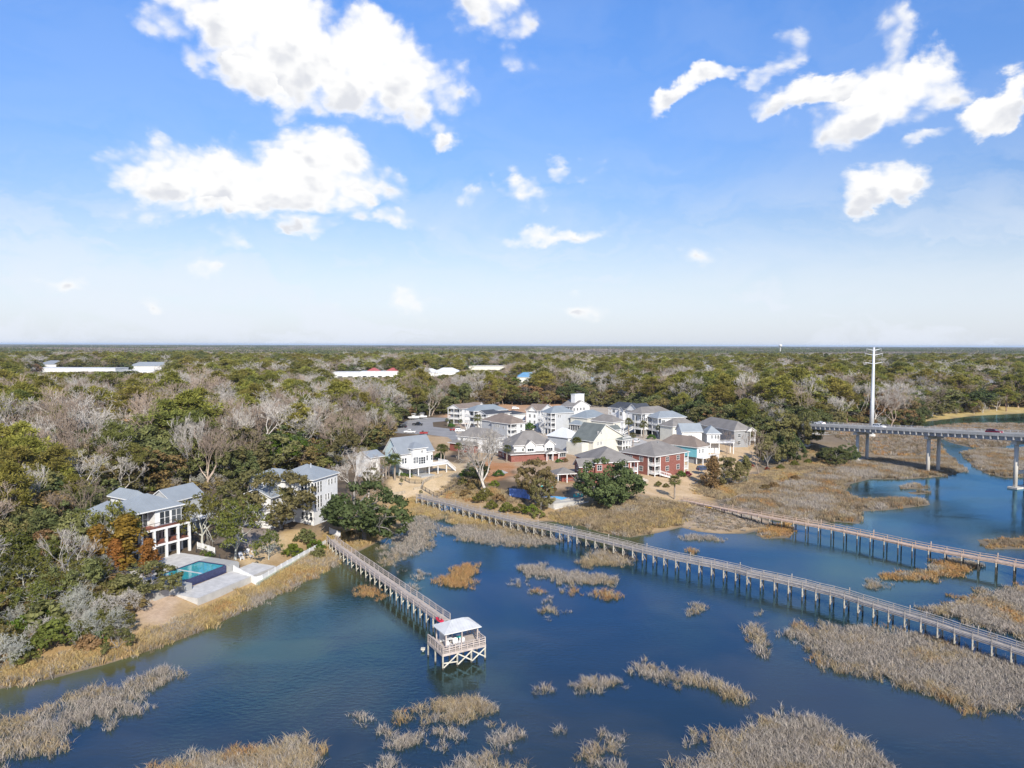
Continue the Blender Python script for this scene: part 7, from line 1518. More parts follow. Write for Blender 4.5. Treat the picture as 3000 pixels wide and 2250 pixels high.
fence('screen_fence', 'faded blue screen fence left of the small pool', [H8(190, 575, 2.3), H8(330, 600, 2.2), H8(450, 632, 2.1)], 2.4, 'tarp', 'solid', 2)
for i, (x, y, r_) in enumerate(((1035, 612, .2), (1085, 606, .1), (1132, 604, -.1), (1120, 624, 3.0), (1060, 628, 2.9), (622, 500, .6), (662, 496, .3), (735, 505, -.3))):
    p = H8(x, y, cz); chair('teal', (p.x, p.y, cz + .01), r_, 'teal garden chair ' + ['leftmost of the back row at the small pool', 'middle of the back row at the small pool', 'right of the back row at the small pool', 'front right of the cluster at the small pool', 'front left of the cluster at the small pool', 'behind the pool under the grey green oak, left', 'behind the pool under the grey green oak, middle', 'behind the pool under the grey green oak, right'][i], 'teal chairs at the small pool')
# hedge, swing, patio set
p0 = H7(545, 850, 3); p1_ = H7(765, 870, 3); hd = empty('hedge', (p0.x, p0.y, 0)); tag(hd, 'clipped bright green hedge in front of the pale blue house', 'hedge')
c_ = [((p1_ - p0) * (i / 30) + Vector((random.uniform(-.35, .35), random.uniform(-.35, .35), 3 + random.uniform(.2, .9))))[:] for i in range(31) for _ in range(3)]
lv = leaves(c_, 22, .35, .3, .16, 5); put('foliage', mesh_np('foliage', lv[0], [lv[1]], [MT['hedge']], tint=lv[2]), hd)
MB().box(-.1, (p1_ - p0).length, -.2, .2, 2.6, 3.5).build('core', MT['bark'], hd, rz=math.atan2(p1_.y - p0.y, p1_.x - p0.x))
p = H6(2010, 950, 2.4); sw = empty('swing_frame', (p.x, p.y, hz(p.x, p.y)), .4); tag(sw, 'wooden A-frame swing on the lawn under the oaks', 'swing')
for s in (-1.2, 1.2):
    for t in (-.8, .8): MB().beam((s, t, -.1), (s, 0, 2.2), .1, .1).build('leg', MT['woodpale'], sw)
MB().beam((-1.4, 0, 2.25), (1.4, 0, 2.25), .12, .12).build('crossbar', MT['woodpale'], sw); MB().box(-.6, .6, -.2, .2, .5, .55).build('seat', MT['woodpale'], sw)
for s in (-.55, .55): MB().beam((s, 0, .55), (s, 0, 2.2), .03, .03).build('rope', MT['iron'], sw)

# ------------------------------------------------------------------ vehicles
def car_meshes(kind, paint):
    """side profiles in metres, x forward"""
    W_ = 1.86; key = ('car', kind, paint)
    def f():
        if kind == 'suv': body = [(-2.35, .35), (-2.4, .75), (-2.3, 1.02), (2.2, .98), (2.38, .78), (2.35, .35)]; cab = [(-2.28, 1.0), (-2.05, 1.62), (-1.7, 1.72), (.35, 1.70), (1.15, 1.0)]
        elif kind == 'sedan': body = [(-2.3, .32), (-2.32, .7), (-2.2, .92), (2.1, .86), (2.3, .66), (2.28, .32)]; cab = [(-1.75, .9), (-1.1, 1.38), (.2, 1.40), (1.05, .88)]
        else: body = [(-2.75, .42), (-2.8, .85), (-2.75, 1.10), (2.45, 1.06), (2.7, .85), (2.68, .42)]; cab = [(-.75, 1.08), (-.6, 1.78), (-.35, 1.86), (.75, 1.84), (1.45, 1.07)]
        def ext(prof, w0, w1, inset=0.0, mi=0):
            z0, z1 = min(p[1] for p in prof), max(p[1] for p in prof); b = MB(); n = len(prof)
            wd = lambda z: (w0 + (w1 - w0) * (z - z0) / (z1 - z0)) / 2
            vs = [(x, -wd(z), z) for x, z in prof] + [(x, wd(z), z) for x, z in prof]
            return b.add(vs, [tuple(range(n)), tuple(range(2 * n - 1, n - 1, -1))] + [(i, n + i, n + (i + 1) % n, (i + 1) % n) for i in range(n)], mi)
        B = ext(body, W_, W_ * .97); C = ext(cab, W_ * .95, W_ * .74); mb = B; mb.add(C.v, C.f, 0)
        me = mb.mesh('body', MT[paint]); bm = bmesh.new(); bm.from_mesh(me); bmesh.ops.recalc_face_normals(bm, faces=bm.faces); bmesh.ops.bevel(bm, geom=[e for e in bm.edges if e.calc_face_angle(0) > .5], offset=.05, segments=2, affect='EDGES'); bm.to_mesh(me); bm.free()
        zc0 = min(z for _, z in cab); zc1 = max(z for _, z in cab); x0 = min(x for x, _ in cab); x1 = max(x for x, _ in cab)
        def side(s, xa, xb):
            zl, zh = zc0 + .1, zc1 - .12; wl = W_ * (.95 - .21 * (zl - zc0) / (zc1 - zc0)) / 2 + .012; wh = W_ * (.95 - .21 * (zh - zc0) / (zc1 - zc0)) / 2 + .012
            def xat(z, front):   # edge of the cabin at height z
                xs = []
                for i in range(len(cab)):
                    (xa_, za_), (xb_, zb_) = cab[i], cab[(i + 1) % len(cab)]
                    if (za_ - z) * (zb_ - z) < 0: xs.append(xa_ + (xb_ - xa_) * (z - za_) / (zb_ - za_))
                return (max(xs) if front else min(xs))
            lerp = lambda z, t: xat(z, 0) + .12 + (xat(z, 1) - xat(z, 0) - .24) * t
            return MB().add([(lerp(zl, xa), s * wl, zl), (lerp(zl, xb), s * wl, zl), (lerp(zh, xb), s * wh, zh), (lerp(zh, xa), s * wh, zh)], [(0, 1, 2, 3) if s < 0 else (3, 2, 1, 0)]).mesh('side_window', MT['carglass'])
        wins_ = [side(s, xa, xb) for s in (-1, 1) for xa, xb in (((0, .48), (.53, 1)) if kind != 'suv' else ((0, .28), (.32, .62), (.66, 1)))]
        def scr(p, q):
            (xa_, za_), (xb_, zb_) = p, q; nx_, nz_ = (zb_ - za_), -(xb_ - xa_); L = math.hypot(nx_, nz_); sg = 1 if nx_ * ((xa_ + xb_) / 2) > 0 else -1
            nx_, nz_ = nx_ / L * .014 * sg, nz_ / L * .014 * sg; P = lambda t, w: (xa_ + (xb_ - xa_) * t + nx_, w, za_ + (zb_ - za_) * t + nz_)
            return MB().add([P(.12, -W_ * .43), P(.12, W_ * .43), P(.9, W_ * .34), P(.9, -W_ * .34)], [(0, 1, 2, 3)]).mesh('windscreen', MT['carglass'])
        ws = [scr(cab[-1], cab[-2]), scr(cab[0], cab[1])]
        R_w = .36 if kind != 'sedan' else .33
        ty = MB().tube((0, -.11, 0), (0, .11, 0), R_w, R_w, 16).mesh('tyre', MT['tyre']); rm = MB().tube((0, -.125, 0), (0, .125, 0), R_w * .6, R_w * .6, 12).mesh('rim', MT['rim'])
        xe = max(x for x, _ in body) + .0; hl = [MB().box(xe - .12, xe + .015, s * .68 - .2, s * .68 + .2, .66, .80).mesh('headlight', MT['lamp']) for s in (-1, 1)]
        xr = min(x for x, _ in body); tl = [MB().box(xr - .015, xr + .12, s * .78 - .1, s * .78 + .1, .74, .95).mesh('tail_light', MT['taillamp']) for s in (-1, 1)]
        bed = MB().box(-2.6, -.85, -.78, .78, 1.07, 1.105).mesh('cargo_bed', MT['dark']) if kind == 'pickup' else None
        ax = 1.42 if kind != 'pickup' else 1.75
        return me, wins_, ws, ty, rm, hl, tl, bed, ax, R_w
    return cached(key, f)
def car(kind, paint, loc, rz, label, group, name=None, tilt=0.0):
    me, wn, ws, ty, rm, hl, tl, bed, ax, rw = car_meshes(kind, paint)
    e = empty(name or {'suv': 'parked_car', 'sedan': 'parked_car', 'pickup': 'pickup_truck'}[kind], loc, rz); e.rotation_euler = (0, tilt, rz); tag(e, label, 'truck' if kind == 'pickup' else 'car', group)
    put('body', me, e)
    for m_ in wn: put('side_window', m_, e)
    for m_ in ws: put('windscreen', m_, e)
    for m_ in hl: put('headlight', m_, e)
    for m_ in tl: put('tail_light', m_, e)
    if bed: put('cargo_bed', bed, e)
    for s in (-1, 1):
        for x in (-ax + .05, ax): w_ = put('wheel', ty, e, (x, s * .84, rw)); put('rim', rm, w_)
    return e
def proj(p):
    d = Vector(p) - Vector((0, 0, CAM_Z)); z = d.dot(_f); return 1500 + FPX * d.dot(_r) / z, 1125 - FPX * d.dot(_u) / z
def on_bridge(px, off):
    best = min((abs(proj(p1w + bp_(t / 4, off))[0] - px), t / 4) for t in range(-500, 600)); return best[1]
p1w = Vector((p1.x, p1.y, 0)); angb = math.atan2(db.y, db.x); slope = math.atan((16.9 - 13.2) / Lb)
for px, off, kind, paint, lb, flip in ((2913, -2.2, 'suv', 'carred', 'dark red sport utility car driving on the bridge', 0), (2575, -2.2, 'suv', 'carwhite', 'white sport utility car on the bridge in front of the pole', 0), (2402, 2.2, 'sedan', 'carwhite', 'white car at the tree covered end of the bridge', 1)):
    t = on_bridge(px, off); p = p1w + bp_(t, off, .036); car(kind, paint, p, angb + (math.pi if flip else 0), lb, 'cars driving over the bridge', 'car', slope if flip else -slope)
for fn, x, y, kind, paint, rz, lb in ((H7, 630, 162, 'suv', 'carblack', 2.9, 'black sport utility car at the left edge of the parking lot'), (H7, 855, 130, 'pickup', 'carblack', -.25, 'black pickup truck at the top of the parking lot'), (H7, 740, 240, 'pickup', 'carwhite', 3.1, 'white pickup truck on the street behind the pale blue house'),
                                      (H7, 1460, 222, 'suv', 'carwhite', .15, 'white car parked at the foot of the porch house'), (H7, 1385, 205, 'sedan', 'carred2', .3, 'dull red car parked beside the white car'), (H6, 745, 548, 'suv', 'carwhite', 1.2, 'white car on the concrete lane behind the brick house'), (H6, 1530, 880, 'suv', 'carblue', .4, 'navy car in the shade beside the brick house'),
                                      (H5, 1030, 240, 'suv', 'carwhite', .2, 'white van like car on the bare field behind the houses'), (H5, 150, 385, 'suv', 'carsilver', .6, 'silver car leftmost by the far porch house'), (H5, 130, 350, 'sedan', 'carwhite', .7, 'white car behind the silver car by the far porch house'), (H5, 175, 330, 'suv', 'carwhite', .7, 'white car deepest in the row by the far porch house')):
    p = fn(x, y, 3.03); car(kind, paint, (p.x, p.y, 3.034), rz, lb, 'cars parked around the houses')
p = H7(940, 262, 3.03); tr = empty('utility_trailer', (p.x, p.y, 3.034), .1); tag(tr, 'dull red utility trailer with open ramp behind the white pickup', 'trailer')
MB().box(-1.9, 1.9, -.9, .9, .55, .68).build('bed', MT['carred2'], tr); MB().box(-1.9, 1.9, -.9, -.84, .682, 1.2).build('side_board', MT['carred2'], tr); MB().box(-1.9, 1.9, .84, .9, .682, 1.2).build('side_board', MT['carred2'], tr); MB().beam((1.95, 0, .7), (2.4, 0, 1.9), 1.6, .06, 0, (1, 0, 0)).build('ramp', MT['iron'], tr); MB().beam((-1.9, 0, .6), (-3.0, 0, .5), .1, .1).build('drawbar', MT['iron'], tr)
MB().box(-1.2, .4, -.5, .5, .685, 1.35).build('machine_body', MT['carred2'], tr); MB().box(-.9, .0, -.45, .45, 1.352, 1.9).build('machine_seat', MT['iron'], tr)
for s in (-1, 1): MB().tube((0, s * .96 - .09, .34), (0, s * .96 + .09, .34), .34, .34, 14).build('wheel', MT['tyre'], tr)
def boat(loc, rz, label, L=6.5):
    e = empty('boat', loc, rz); tag(e, label, 'boat', 'boats on trailers by the parking lot'); b = MB(); secs = []
    for i in range(8):
        t = i / 7; w = 1.15 * (1 - t ** 3) + .04; zk = .75 + .55 * t ** 2.5; zs = 1.75 + .35 * t
        secs.append([(-L / 2 + L * t, -w, zs), (-L / 2 + L * t, -w * .8, zk + .25), (-L / 2 + L * t, 0, zk), (-L / 2 + L * t, w * .8, zk + .25), (-L / 2 + L * t, w, zs)])
    b.loft(secs); b.build('hull', MT['carwhite'], e); MB().box(-.9, .5, -.45, .45, 1.76, 2.6).build('console', MT['whiteplastic'], e); MB().box(-1.3, .9, -.85, .85, 3.35, 3.45).build('canopy_top', MT['whiteplastic'], e)
    for x in (-1.1, .7):
        for s in (-.7, .7): MB().tube((x, s, 1.76), (x, s, 3.35), .04, .04, 6).build('canopy_pole', MT['steel'], e)
    MB().box(-L / 2 - .55, -L / 2, -.28, .28, 1.1, 2.3).build('outboard_motor', MT['dark'], e)
    for s in (-1, 1): MB().tube((-.8, s * 1.0 - .1, .36), (-.8, s * 1.0 + .1, .36), .36, .36, 14).build('trailer_wheel', MT['tyre'], e); MB().beam((-2.6, s * .6, .6), (3.6, s * .1, .6), .1, .12).build('trailer_beam', MT['steel'], e)
p = H7(920, 40, 3); boat((p.x, p.y, 3.034), -.5, 'white motor boat on a trailer at the top of the parking lot'); p = H7(800, 50, 3); boat((p.x, p.y, 3.034), -.4, 'second white boat at the tree edge of the parking lot'); p = H5(735, 182, 3); boat((p.x, p.y, 3.004), .2, 'white boat on the bare field behind the porch houses')

# ------------------------------------------------------------------ distant buildings among the trees
SIGHT = []     # (az0, az1, distance, lowest height that must stay visible)
def far_house(name, label, fn, C, z, w_, d_, hh, rz, wallm, roofm, rise, nwin=4, cat='building', group=None, roof='hip', vis=None, storeys=1):
    p = fn(C[0], C[1], z); e = empty(name, (p.x, p.y, 3.0), rz); tag(e, label, cat, group)
    MB().box(-w_ / 2, w_ / 2, 0, d_, -.3, hh).build('wall', MT[wallm], e)
    if roof == 'hip': hip_mesh(-w_ / 2 - .6, w_ / 2 + .6, -.6, d_ + .6, hh + .01, rise, .2).build('roof', [MT[roofm], MT['trim']], e)
    else: MB().box(-w_ / 2 - .3, w_ / 2 + .3, -.3, d_ + .3, hh + .01, hh + rise).build('roof', MT[roofm], e)
    for i in range(nwin):
        for s in range(storeys):
            fm, pm = win_mesh(w_ / nwin * .5, 1.8, 1, 1); o = put('window', fm, e, (-w_ / 2 + w_ * (i + .5) / nwin, -.001, 1.0 + s * 3.0)); put('pane', pm, o)
    D = math.hypot(p.x, p.y); az = math.atan2(p.x, p.y); hw = w_ / 2 / D * 1.05; SIGHT.append((az - hw, az + hw, D, 3.0 + (hh * .35 if vis is None else vis), e)); return e
far_house('shop_building', 'long white flat roofed shopping strip left of the woods', Z6, (470, 262), 3, 118, 30, 8.5, -.05, 'white', 'r_white', .9, 10, roof='flat', vis=4.5)
far_house('shop_building', 'white gabled shop behind the shopping strip', Z6, (328, 232), 3, 44, 25, 9, -.1, 'white', 'r_zinc', 6, 4, vis=6)
far_house('shop_building', 'white building with pale teal roof right of the shopping strip', Z6, (965, 240), 3, 62, 26, 8, .1, 'white', 'r_light', 6, 6, vis=3)
far_house('shop_building', 'low white shop in front of the teal roofed building', Z6, (890, 258), 3, 50, 22, 5, .05, 'white', 'r_white', .8, 5, roof='flat', vis=2)
far_house('shop_building', 'white stucco restaurant with orange windows and red roofs', Z7, (275, 300), 3, 52, 24, 10, .1, 'white', 'r_white', .9, 6, roof='flat', vis=5, storeys=2)
for i, x in enumerate((-12, 10)): hip_mesh(x - 8, x + 8, 4, 18, 11.0, 3.6, .2).build('red_tower_roof', [MT['r_red'], MT['trim']], SIGHT[-1][4])
far_house('shop_building', 'low white shop left of the restaurant with red roofs', Z7, (90, 285), 3, 74, 30, 7, .05, 'white', 'r_white', .9, 6, roof='flat', vis=2)
far_house('shop_building', 'white metal shed with gable roof right of the restaurant', Z7, (590, 285), 3, 26, 22, 7, .3, 'white', 'r_white', 5, 2, vis=3)
far_house('shop_building', 'white hall with pale roof behind the pines', Z7, (690, 278), 3, 36, 24, 7, .1, 'white', 'r_white', 5, 4, vis=4)
far_house('shop_building', 'tan block warehouse right of the white hall', Z7, (945, 245), 3, 78, 30, 9, .03, 'cream', 'concrete', 1, 5, roof='flat', vis=4)
far_house('blue_roof_house', 'large house with bright blue metal roof in the middle woods', Z7, (1215, 352), 3, 23, 14, 11, .1, 'cream', 'r_sky', 4.5, 4, 'house', vis=7.5, storeys=3)
far_house('blue_roof_house', 'lower bright blue roof left of the large blue roofed house', Z7, (1075, 362), 3, 12, 10, 8, .4, 'cream', 'r_sky', 5, 3, 'house', vis=5.5, storeys=2)
far_house('blue_roof_house', 'small bright blue roof right of the large blue roofed house', Z7, (1610, 375), 3, 14, 10, 9, -.2, 'cream', 'r_sky', 5, 3, 'house', vis=6, storeys=2)
far_house('wood_house', 'white house in a sunny gap of the left woods', Z6, (760, 540), 3, 13, 9, 7.5, .3, 'white', 'r_grey', 2, 3, 'house', vis=2, storeys=2)
far_house('wood_house', 'white gabled house far off in the right woods', Z8, (160, 262), 3, 22, 14, 8, .2, 'white', 'r_light', 6, 3, 'house', vis=6, storeys=2)
far_house('wood_house', 'grey roofed white house behind the pole', Z8, (1320, 262), 3, 20, 14, 8, .2, 'white', 'r_zinc', 5, 3, 'house', vis=6, storeys=2)
far_house('wood_house', 'pale house among bare trees above the far bank', Z8, (1985, 392), 3, 18, 14, 8, -.2, 'white', 'r_zinc', 6, 3, 'house', vis=4, storeys=2)
wt = empty('water_tower', tuple(g(2286, 1028, 3))); wt.location = (wt.location.x / wt.location.y * 3400, 3400, 3); tag(wt, 'tiny white water tower on the horizon', 'water tower')
MB().tube((0, 0, 0), (0, 0, 36), 2.5, 2, 10).build('shaft', MT['whitecon'], wt); b = MB(); b.loft([[(math.cos(a) * r, math.sin(a) * r, z) for a in [q * math.pi / 6 for q in range(12)]] for r, z in ((2, 34), (7, 38), (8.5, 42), (7, 46), (2, 49))]); b.build('tank', MT['r_white'], wt, True)
for i, (x, y, hp) in enumerate(((808, 215, 22), (1012, 205, 24), (1030, 205, 26))):
    p = Z6(x, y, 3); pl_ = empty('utility_pole', tuple(p)); pl_.location.z = 3; tag(pl_, 'tall thin utility pole near the shops, ' + ['left of the teal roof', 'at the right end of the teal roof', 'tallest at the right of the teal roof'][i], 'pole', 'utility poles near the shops')
    MB().tube((0, 0, -.3), (0, 0, hp), .45, .3, 8).build('shaft', MT['woodpale'], pl_); MB().box(-2, 2, -.15, .15, hp - 2, hp - 1.6).build('crossarm', MT['woodpale'], pl_)
# ------------------------------------------------------------------ the woods
def blue_pts(x0, x1, y0, y1, sp, seed):
    r = np.random.default_rng(seed); xs = np.arange(x0, x1, sp); ys = np.arange(y0, y1, sp * .9); G = np.stack(np.meshgrid(xs, ys), -1); G[1::2, :, 0] += sp / 2; G = G.reshape(-1, 2)
    return G + (r.random(G.shape) - .5) * sp * .85
def infrustum(P, m=0.0, lim=.80): return np.abs(P[:, 0]) < lim * np.maximum(P[:, 1], 1) + 25 + m
boxes = [(q_.o.x, q_.o.y, q_.ex.x, q_.ex.y, q_.a, q_.b) for q_, _ in HOUSES]
P1 = np.r_[blue_pts(-420, 520, 85, 250, 6.4, 21), blue_pts(-420, 520, 250, 520, 7.8, 24)]; P2 = blue_pts(-1250, 1250, 520, 1500, 9.6, 22)
PP = np.r_[P1, P2]; PP = PP[infrustum(PP)]
PP = PP[sdist(PP, FOREST[0]) > 0]
azc = math.atan2(*ZA(600, 1200, 2)[:2]); PP = PP[(sdist(PP, LOWBANK) < 0) | ((np.random.default_rng(3).random(len(PP)) < .5) & (np.arctan2(PP[:, 0], PP[:, 1]) < azc))]
for ox, oy, ex_, ey_, a, b_ in boxes:
    d = PP - np.array([ox, oy]); u = d @ np.array([ex_, ey_]); v = d @ np.array([-ey_, ex_])
    PP = PP[~((u > -5) & (u < b_ + 6) & (v > -5) & (v < a + 7))]
ROADP = xy([(470, 190), (580, 140), (700, 60), (820, 30), (1050, 15), (1300, 20), (1390, 55), (1070, 85), (1340, 180), (1500, 420), (1290, 300), (1000, 262), (640, 246), (480, 230)], z3(H7))
PP = PP[sdist(PP, ROADP) < -4]
tb_ = p1w + db * -60; dl = np.array([db.x, db.y]); nl_ = np.array([-db.y, db.x]); rel = PP - np.array([p1w.x, p1w.y]); PP = PP[~((np.abs(rel @ nl_) < 9) & (rel @ dl > -75))]     # bridge approach
PP = PP[np.hypot(PP[:, 0] - pp.x, PP[:, 1] - pp.y) > 6]
for az0, az1, D, zv, e_ in SIGHT:
    rx, ry = e_.location.x, e_.location.y; PP = PP[np.hypot(PP[:, 0] - rx, PP[:, 1] - ry) > (az1 - az0) * D * .5 * .6 + 10]
n = len(PP); rr = np.random.default_rng(5); dist = np.hypot(PP[:, 0], PP[:, 1]); az = np.arctan2(PP[:, 0], PP[:, 1])
n1 = vnoise(PP, 38, 31); n2 = vnoise(PP, 26, 32); n3 = vnoise(PP, 60, 33)
kinds_ = ['bare', 'upright', 'oak', 'dark', 'brown', 'pine', 'mossy', 'bright']
left = sstep(-.02, -.2, az) * sstep(420, 260, dist); farw = sstep(380, 800, dist); right = sstep(.12, .3, az)
low_ = sstep(-2, 2, sdist(PP, LOWBANK)); nf_ = vnoise(PP, 110, 36)
wts = np.stack([.19 + .06 * left + 1.5 * np.clip(n1 - .62, 0, 1) + 2.2 * farw * np.clip(nf_ - .62, 0, 1) - .05 * farw, .09 + .06 * left - .02 * farw, .26 + .8 * np.clip(n2 - .5, 0, 1), .13 + .05 * right - .05 * farw, .17 + .05 * left - .05 * farw,
                .20 - .04 * left + .20 * farw + .10 * right + 2.0 * np.clip(n3 - .55, 0, 1), .03 + .03 * left - .03 * farw, .02 + 0 * left], 1)
wts = wts * (1 - low_[:, None]) + low_[:, None] * np.array([.1, 0, .12, .0, .06, .0, .62, .03])
wts = np.clip(wts, .002, None); cw = np.cumsum(wts, 1); cw /= cw[:, -1:]
ki = (rr.random(n)[:, None] > cw).sum(1)
hm = np.array([16.5, 16, 12, 12.5, 11.5, 17, 9.5, 11]); hv = np.array([3, 2.5, 2.5, 2.5, 2.5, 3.5, 2, 2])
hh = hm[ki] + (rr.random(n) * 2 - 1) * hv[ki]
hh *= (.88 + .40 * sstep(150, 260, dist)) * (1 - .28 * low_) * (.82 + .36 * vnoise(PP, 45, 37))
edge = sdist(PP, FOREST[0]); hh *= .72 + .28 * sstep(0, 14, edge)
keep = np.ones(n, bool)
for az0, az1, D, zv, e_ in SIGHT:
    infr = (az > az0) & (az < az1) & (dist < D)
    lim = CAM_Z - (CAM_Z - zv) * dist / D - 3.0
    bad = infr & (hh > lim)
    hh = np.where(bad & (lim > 5.5), lim * (.8 + .2 * rr.random(n)), hh); keep &= ~(bad & (lim <= 5.5))
ki = np.where((ki == 5) & (hh < 9), 2, ki)
edge_k = edge[keep]; PP, ki, hh, dist, az = PP[keep], ki[keep], hh[keep], dist[keep], az[keep]; n = len(PP); zz = height(PP)
NV = dict(bare=5, upright=3, oak=5, dark=3, brown=4, pine=5, mossy=4, bright=2)
LOOK = dict(bare='bare grey tree', upright='lilac bare tree', oak='green live oak', dark='dark green oak', brown='russet brown oak', pine='yellow green pine', mossy='silvery mossy oak', bright='bright green tree')
def place(x, y):
    a = math.atan2(x, y); d = math.hypot(x, y)
    if d > 430: w = 'in the woods near the shops' if a < -.2 else 'deep in the middle woods' if a < .2 else 'deep in the right woods'
    elif a < -.36: w = 'on the left slope below the woods' if d < 150 else 'at the left edge of the woods' if d < 230 else 'in the far left woods' if a < -.52 else 'in the left woods below the shopping strip' if a < -.44 else 'in the left woods behind the villa'
    elif a < -.20: w = 'behind the villa and white house' if d < 250 else 'in the left woods behind the white house' if d < 330 else 'high in the left woods'
    elif a < -.07: w = 'left of the parking lot' if d < 330 else 'in the woods behind the parking lot'
    elif a < .12: w = 'in the tree line behind the bare field'
    elif a < .27: w = 'behind the taupe roofed townhouses'
    elif a < .42: w = 'behind the bridge end'
    else: w = 'on the far bank beyond the bridge'
    return w
order = np.argsort(dist); count = {}; rest = []
for i in order:
    k = kinds_[ki[i]]; nm = CATN[k]
    if dist[i] < 620 and abs(az[i]) < .66 and count.get(nm, 0) < 300:
        count[nm] = count.get(nm, 0) + 1; x, y = PP[i]; hh_ = hh[i] / hm[ki[i]]
        sz = 'tall ' if hh_ > 1.08 else 'low ' if hh_ < .86 else ''
        w_ = place(x, y); wide_ = 1.0 + .35 * rr.random() + (.15 if dist[i] > 250 else 0); sz += 'slender ' if wide_ < 1.12 else 'broad ' if wide_ > 1.32 else ''
        w_ += ', front row' if edge_k[i] < 9 else ', second row' if edge_k[i] < 22 else ', deeper in' if edge_k[i] < 60 else ', far back' if edge_k[i] < 115 else ', at the top'
        plant(k, int(rr.integers(0, NV[k])), x, y, hh[i], sz + LOOK[k] + ' ' + w_, LOOK[k] + 's ' + place(x, y), rr.random() * 6.28, wide_, zz[i], dist[i] < 240)
    else: rest.append(i)
src = bpy.data.collections.new('tree_sources'); TIx = {}
j = 0
for k in kinds_:
    for v in range(NV[k]):
        o = bpy.data.objects.new('tree_%03d' % j, SH[k, v].joined); src.objects.link(o); TIx[k, v] = j; j += 1
rest = np.array(rest); NG_F = instancer(src); nr = len(rest)
pk = np.array([TIx[kinds_[ki[i]], int(rr.integers(0, NV[kinds_[ki[i]]]))] for i in rest])
s_ = hh[rest] / np.array([PROTO_H[kinds_[ki[i]]] for i in rest]); wd = s_ * (1.0 + .45 * rr.random(nr)) * (1 + .35 * (dist[rest] > 520))
o = scatter('forest', NG_F, np.c_[PP[rest], zz[rest]], pk, np.c_[np.zeros(nr), np.zeros(nr), rr.random(nr) * 6.28], np.c_[wd, wd, s_])
tag(o, 'mixed pine and bare hardwood forest reaching back from the houses', None, None, 'stuff')
# undergrowth: low scrub that closes the woodland floor between the trunks
PU = blue_pts(-420, 520, 85, 480, 4.2, 23); PU = PU[infrustum(PU) & (sdist(PU, FOREST[0]) > 1.5)]
for ox, oy, ex_, ey_, a, b_ in boxes:
    d = PU - np.array([ox, oy]); u = d @ np.array([ex_, ey_]); v = d @ np.array([-ey_, ex_]); PU = PU[~((u > -3) & (u < b_ + 3) & (v > -3) & (v < a + 3))]
PU = PU[sdist(PU, ROADP) < -3]; rel = PU - np.array([p1w.x, p1w.y]); PU = PU[~((np.abs(rel @ nl_) < 8) & (rel @ dl > -75))]
us = bpy.data.collections.new('scrub_sources')
for v, (k, i) in enumerate((('shrub', 4), ('shrub', 2), ('shrub', 4), ('shrub', 0), ('twig', 1), ('twig', 0))): us.objects.link(bpy.data.objects.new('scrub_%02d' % v, SH[k, i].joined))
nu = len(PU); pk = rr.integers(0, 6, nu); sc = np.where(pk < 4, 1.0 + .9 * rr.random(nu), .55 + .35 * rr.random(nu))
o = scatter('undergrowth', instancer(us), np.c_[PU, height(PU)], pk, np.c_[np.zeros(nu), np.zeros(nu), rr.random(nu) * 6.28], np.c_[sc * 1.3, sc * 1.3, sc]); tag(o, 'brown and green scrub under the trees', None, None, 'stuff')
# far woodland as blocks of many small crowns
fs = bpy.data.collections.new('block_sources')
for v in range(5):
    r = np.random.default_rng(900 + v); C = []; per = []; Q = []; Tn = []
    for t in range(95):
        x, y = (r.random(2) - .5) * 74; hp = 12 + 9 * r.random() ** 1.5; rad = 2.4 + 2.2 * r.random(); tone = r.random()
        m_ = 26; a_ = r.random(m_) * 6.28; q_ = np.sqrt(r.random(m_)) * rad; zc = hp - (q_ / rad) ** 2 * hp * .28 - r.random(m_) * hp * .25
        C.append(np.c_[x + np.cos(a_) * q_, y + np.sin(a_) * q_, zc]); Tn += [tone] * m_
    C = np.concatenate(C); lv = leaves(C, 1, .8, .8, 2.0, 950 + v, .6, 1.2, 0); tn = np.repeat(np.clip(np.array(Tn) + (r.random(len(Tn)) - .5) * .3, 0, 1), 4)
    fs.objects.link(bpy.data.objects.new('block_%02d' % v, mesh_np('block', lv[0], [lv[1]], [MT['leaf_far'] if v < 4 else MT['leaf_fargrey']], tint=tn)))
def ring_pts(d0, d1, sp, seed):
    P = blue_pts(-d1 * .85, d1 * .85, d0 * .9, d1, sp, seed); d = np.hypot(P[:, 0], P[:, 1]); return P[(d > d0) & (d < d1) & (np.abs(P[:, 0]) < .84 * P[:, 1])]
Pa = ring_pts(1490, 5200, 62, 41); Pb = ring_pts(5100, 15500, 130, 42); Pf = np.r_[Pa, Pb]; nf = len(Pf); scx = np.r_[np.ones(len(Pa)) * 1.05, np.ones(len(Pb)) * 2.1]
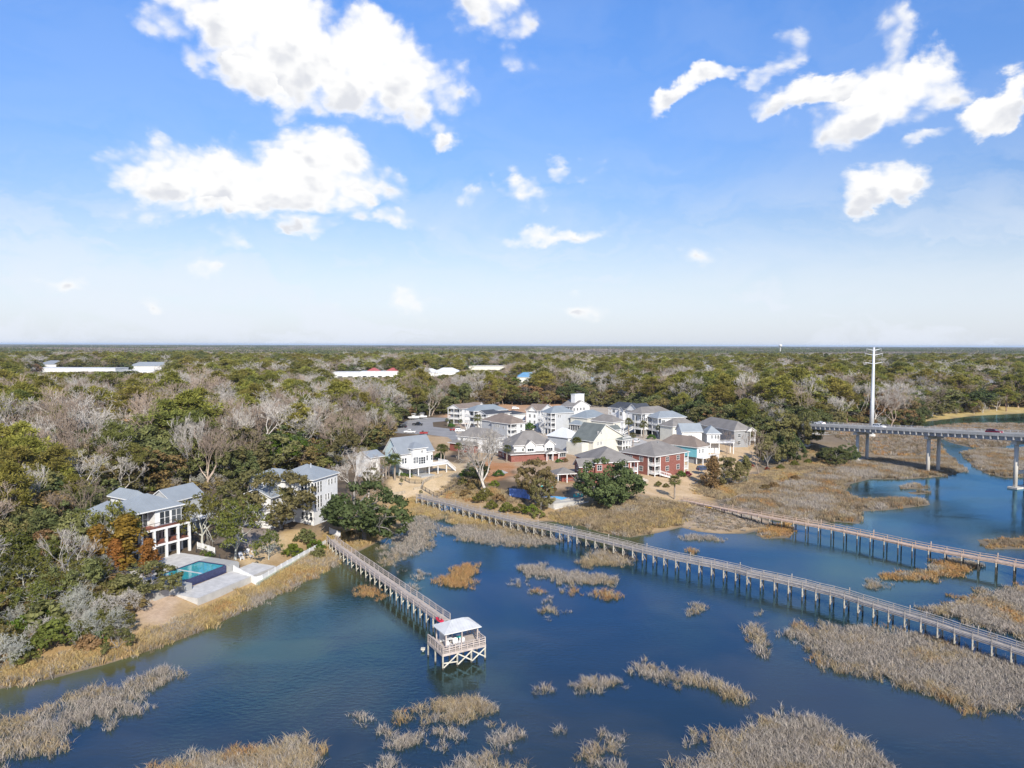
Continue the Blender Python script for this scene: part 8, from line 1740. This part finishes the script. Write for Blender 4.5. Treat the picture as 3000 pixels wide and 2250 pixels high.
df = np.hypot(Pf[:, 0], Pf[:, 1]); open_ = vnoise(Pf, 420, 51); kp = (open_ < .80) | (df > 6000); Pf, scx, df = Pf[kp], scx[kp], df[kp]; nf = len(Pf)
gp = vnoise(Pf, 240, 52); pk = np.where((gp + .3 * rr.random(nf) > .84), 4, rr.integers(0, 4, nf)); szz = .75 + .5 * vnoise(Pf, 500, 53)
o = scatter('far_forest', instancer(fs), np.c_[Pf, np.full(nf, 3.0)], pk, np.c_[np.zeros(nf), np.zeros(nf), rr.integers(0, 4, nf) * 1.5708], np.c_[scx, scx, szz]); tag(o, 'pine forest running flat to the horizon', None, None, 'stuff')
for i_, t_ in enumerate(range(-36, -135, -9)):
    for off_ in (-10.5, -16.5):
        w0 = p1w + db * (t_ + random.uniform(-2, 2)) + nb * (off_ + random.uniform(-1.5, 1.5)); k_ = ('oak', 'dark', 'pine', 'oak', 'brown')[(i_ + int(-off_)) % 5]
        plant(k_, i_ % 3, w0.x, w0.y, (15 if k_ != 'pine' else 18) + random.uniform(-1.5, 1.5), LOOK[k_] + ' screening the bridge end, ' + ('first', 'second', 'third', 'fourth', 'fifth', 'sixth', 'seventh', 'eighth', 'ninth', 'tenth', 'eleventh')[i_] + (' beside the deck' if off_ > -12 else ' on the slope below'), 'trees screening the bridge end', None, 1.1)
print('FOREST individuals', count, 'rest', nr, 'under', nu, 'blocks', nf)
# ------------------------------------------------------------------ air
hz_ = MB().box(-34000, 34000, -300, 52000, -4, 64).build('haze', [])
hz_.data.materials.clear()
M = bpy.data.materials.new('haze_air'); M.use_nodes = True; T = NT(M.node_tree); T.n.clear()
pvn = T.new('ShaderNodeVolumePrincipled'); pvn.inputs['Color'].default_value = (0.62, 0.76, 0.95, 1); pvn.inputs['Density'].default_value = 0.000038; pvn.inputs['Anisotropy'].default_value = 0.0
om = T.new('ShaderNodeOutputMaterial'); T.l.new(pvn.outputs[0], om.inputs['Volume'])
hz_.data.materials.append(M); tag(hz_, 'thin bluish haze over the distant forest', None, None, 'stuff')
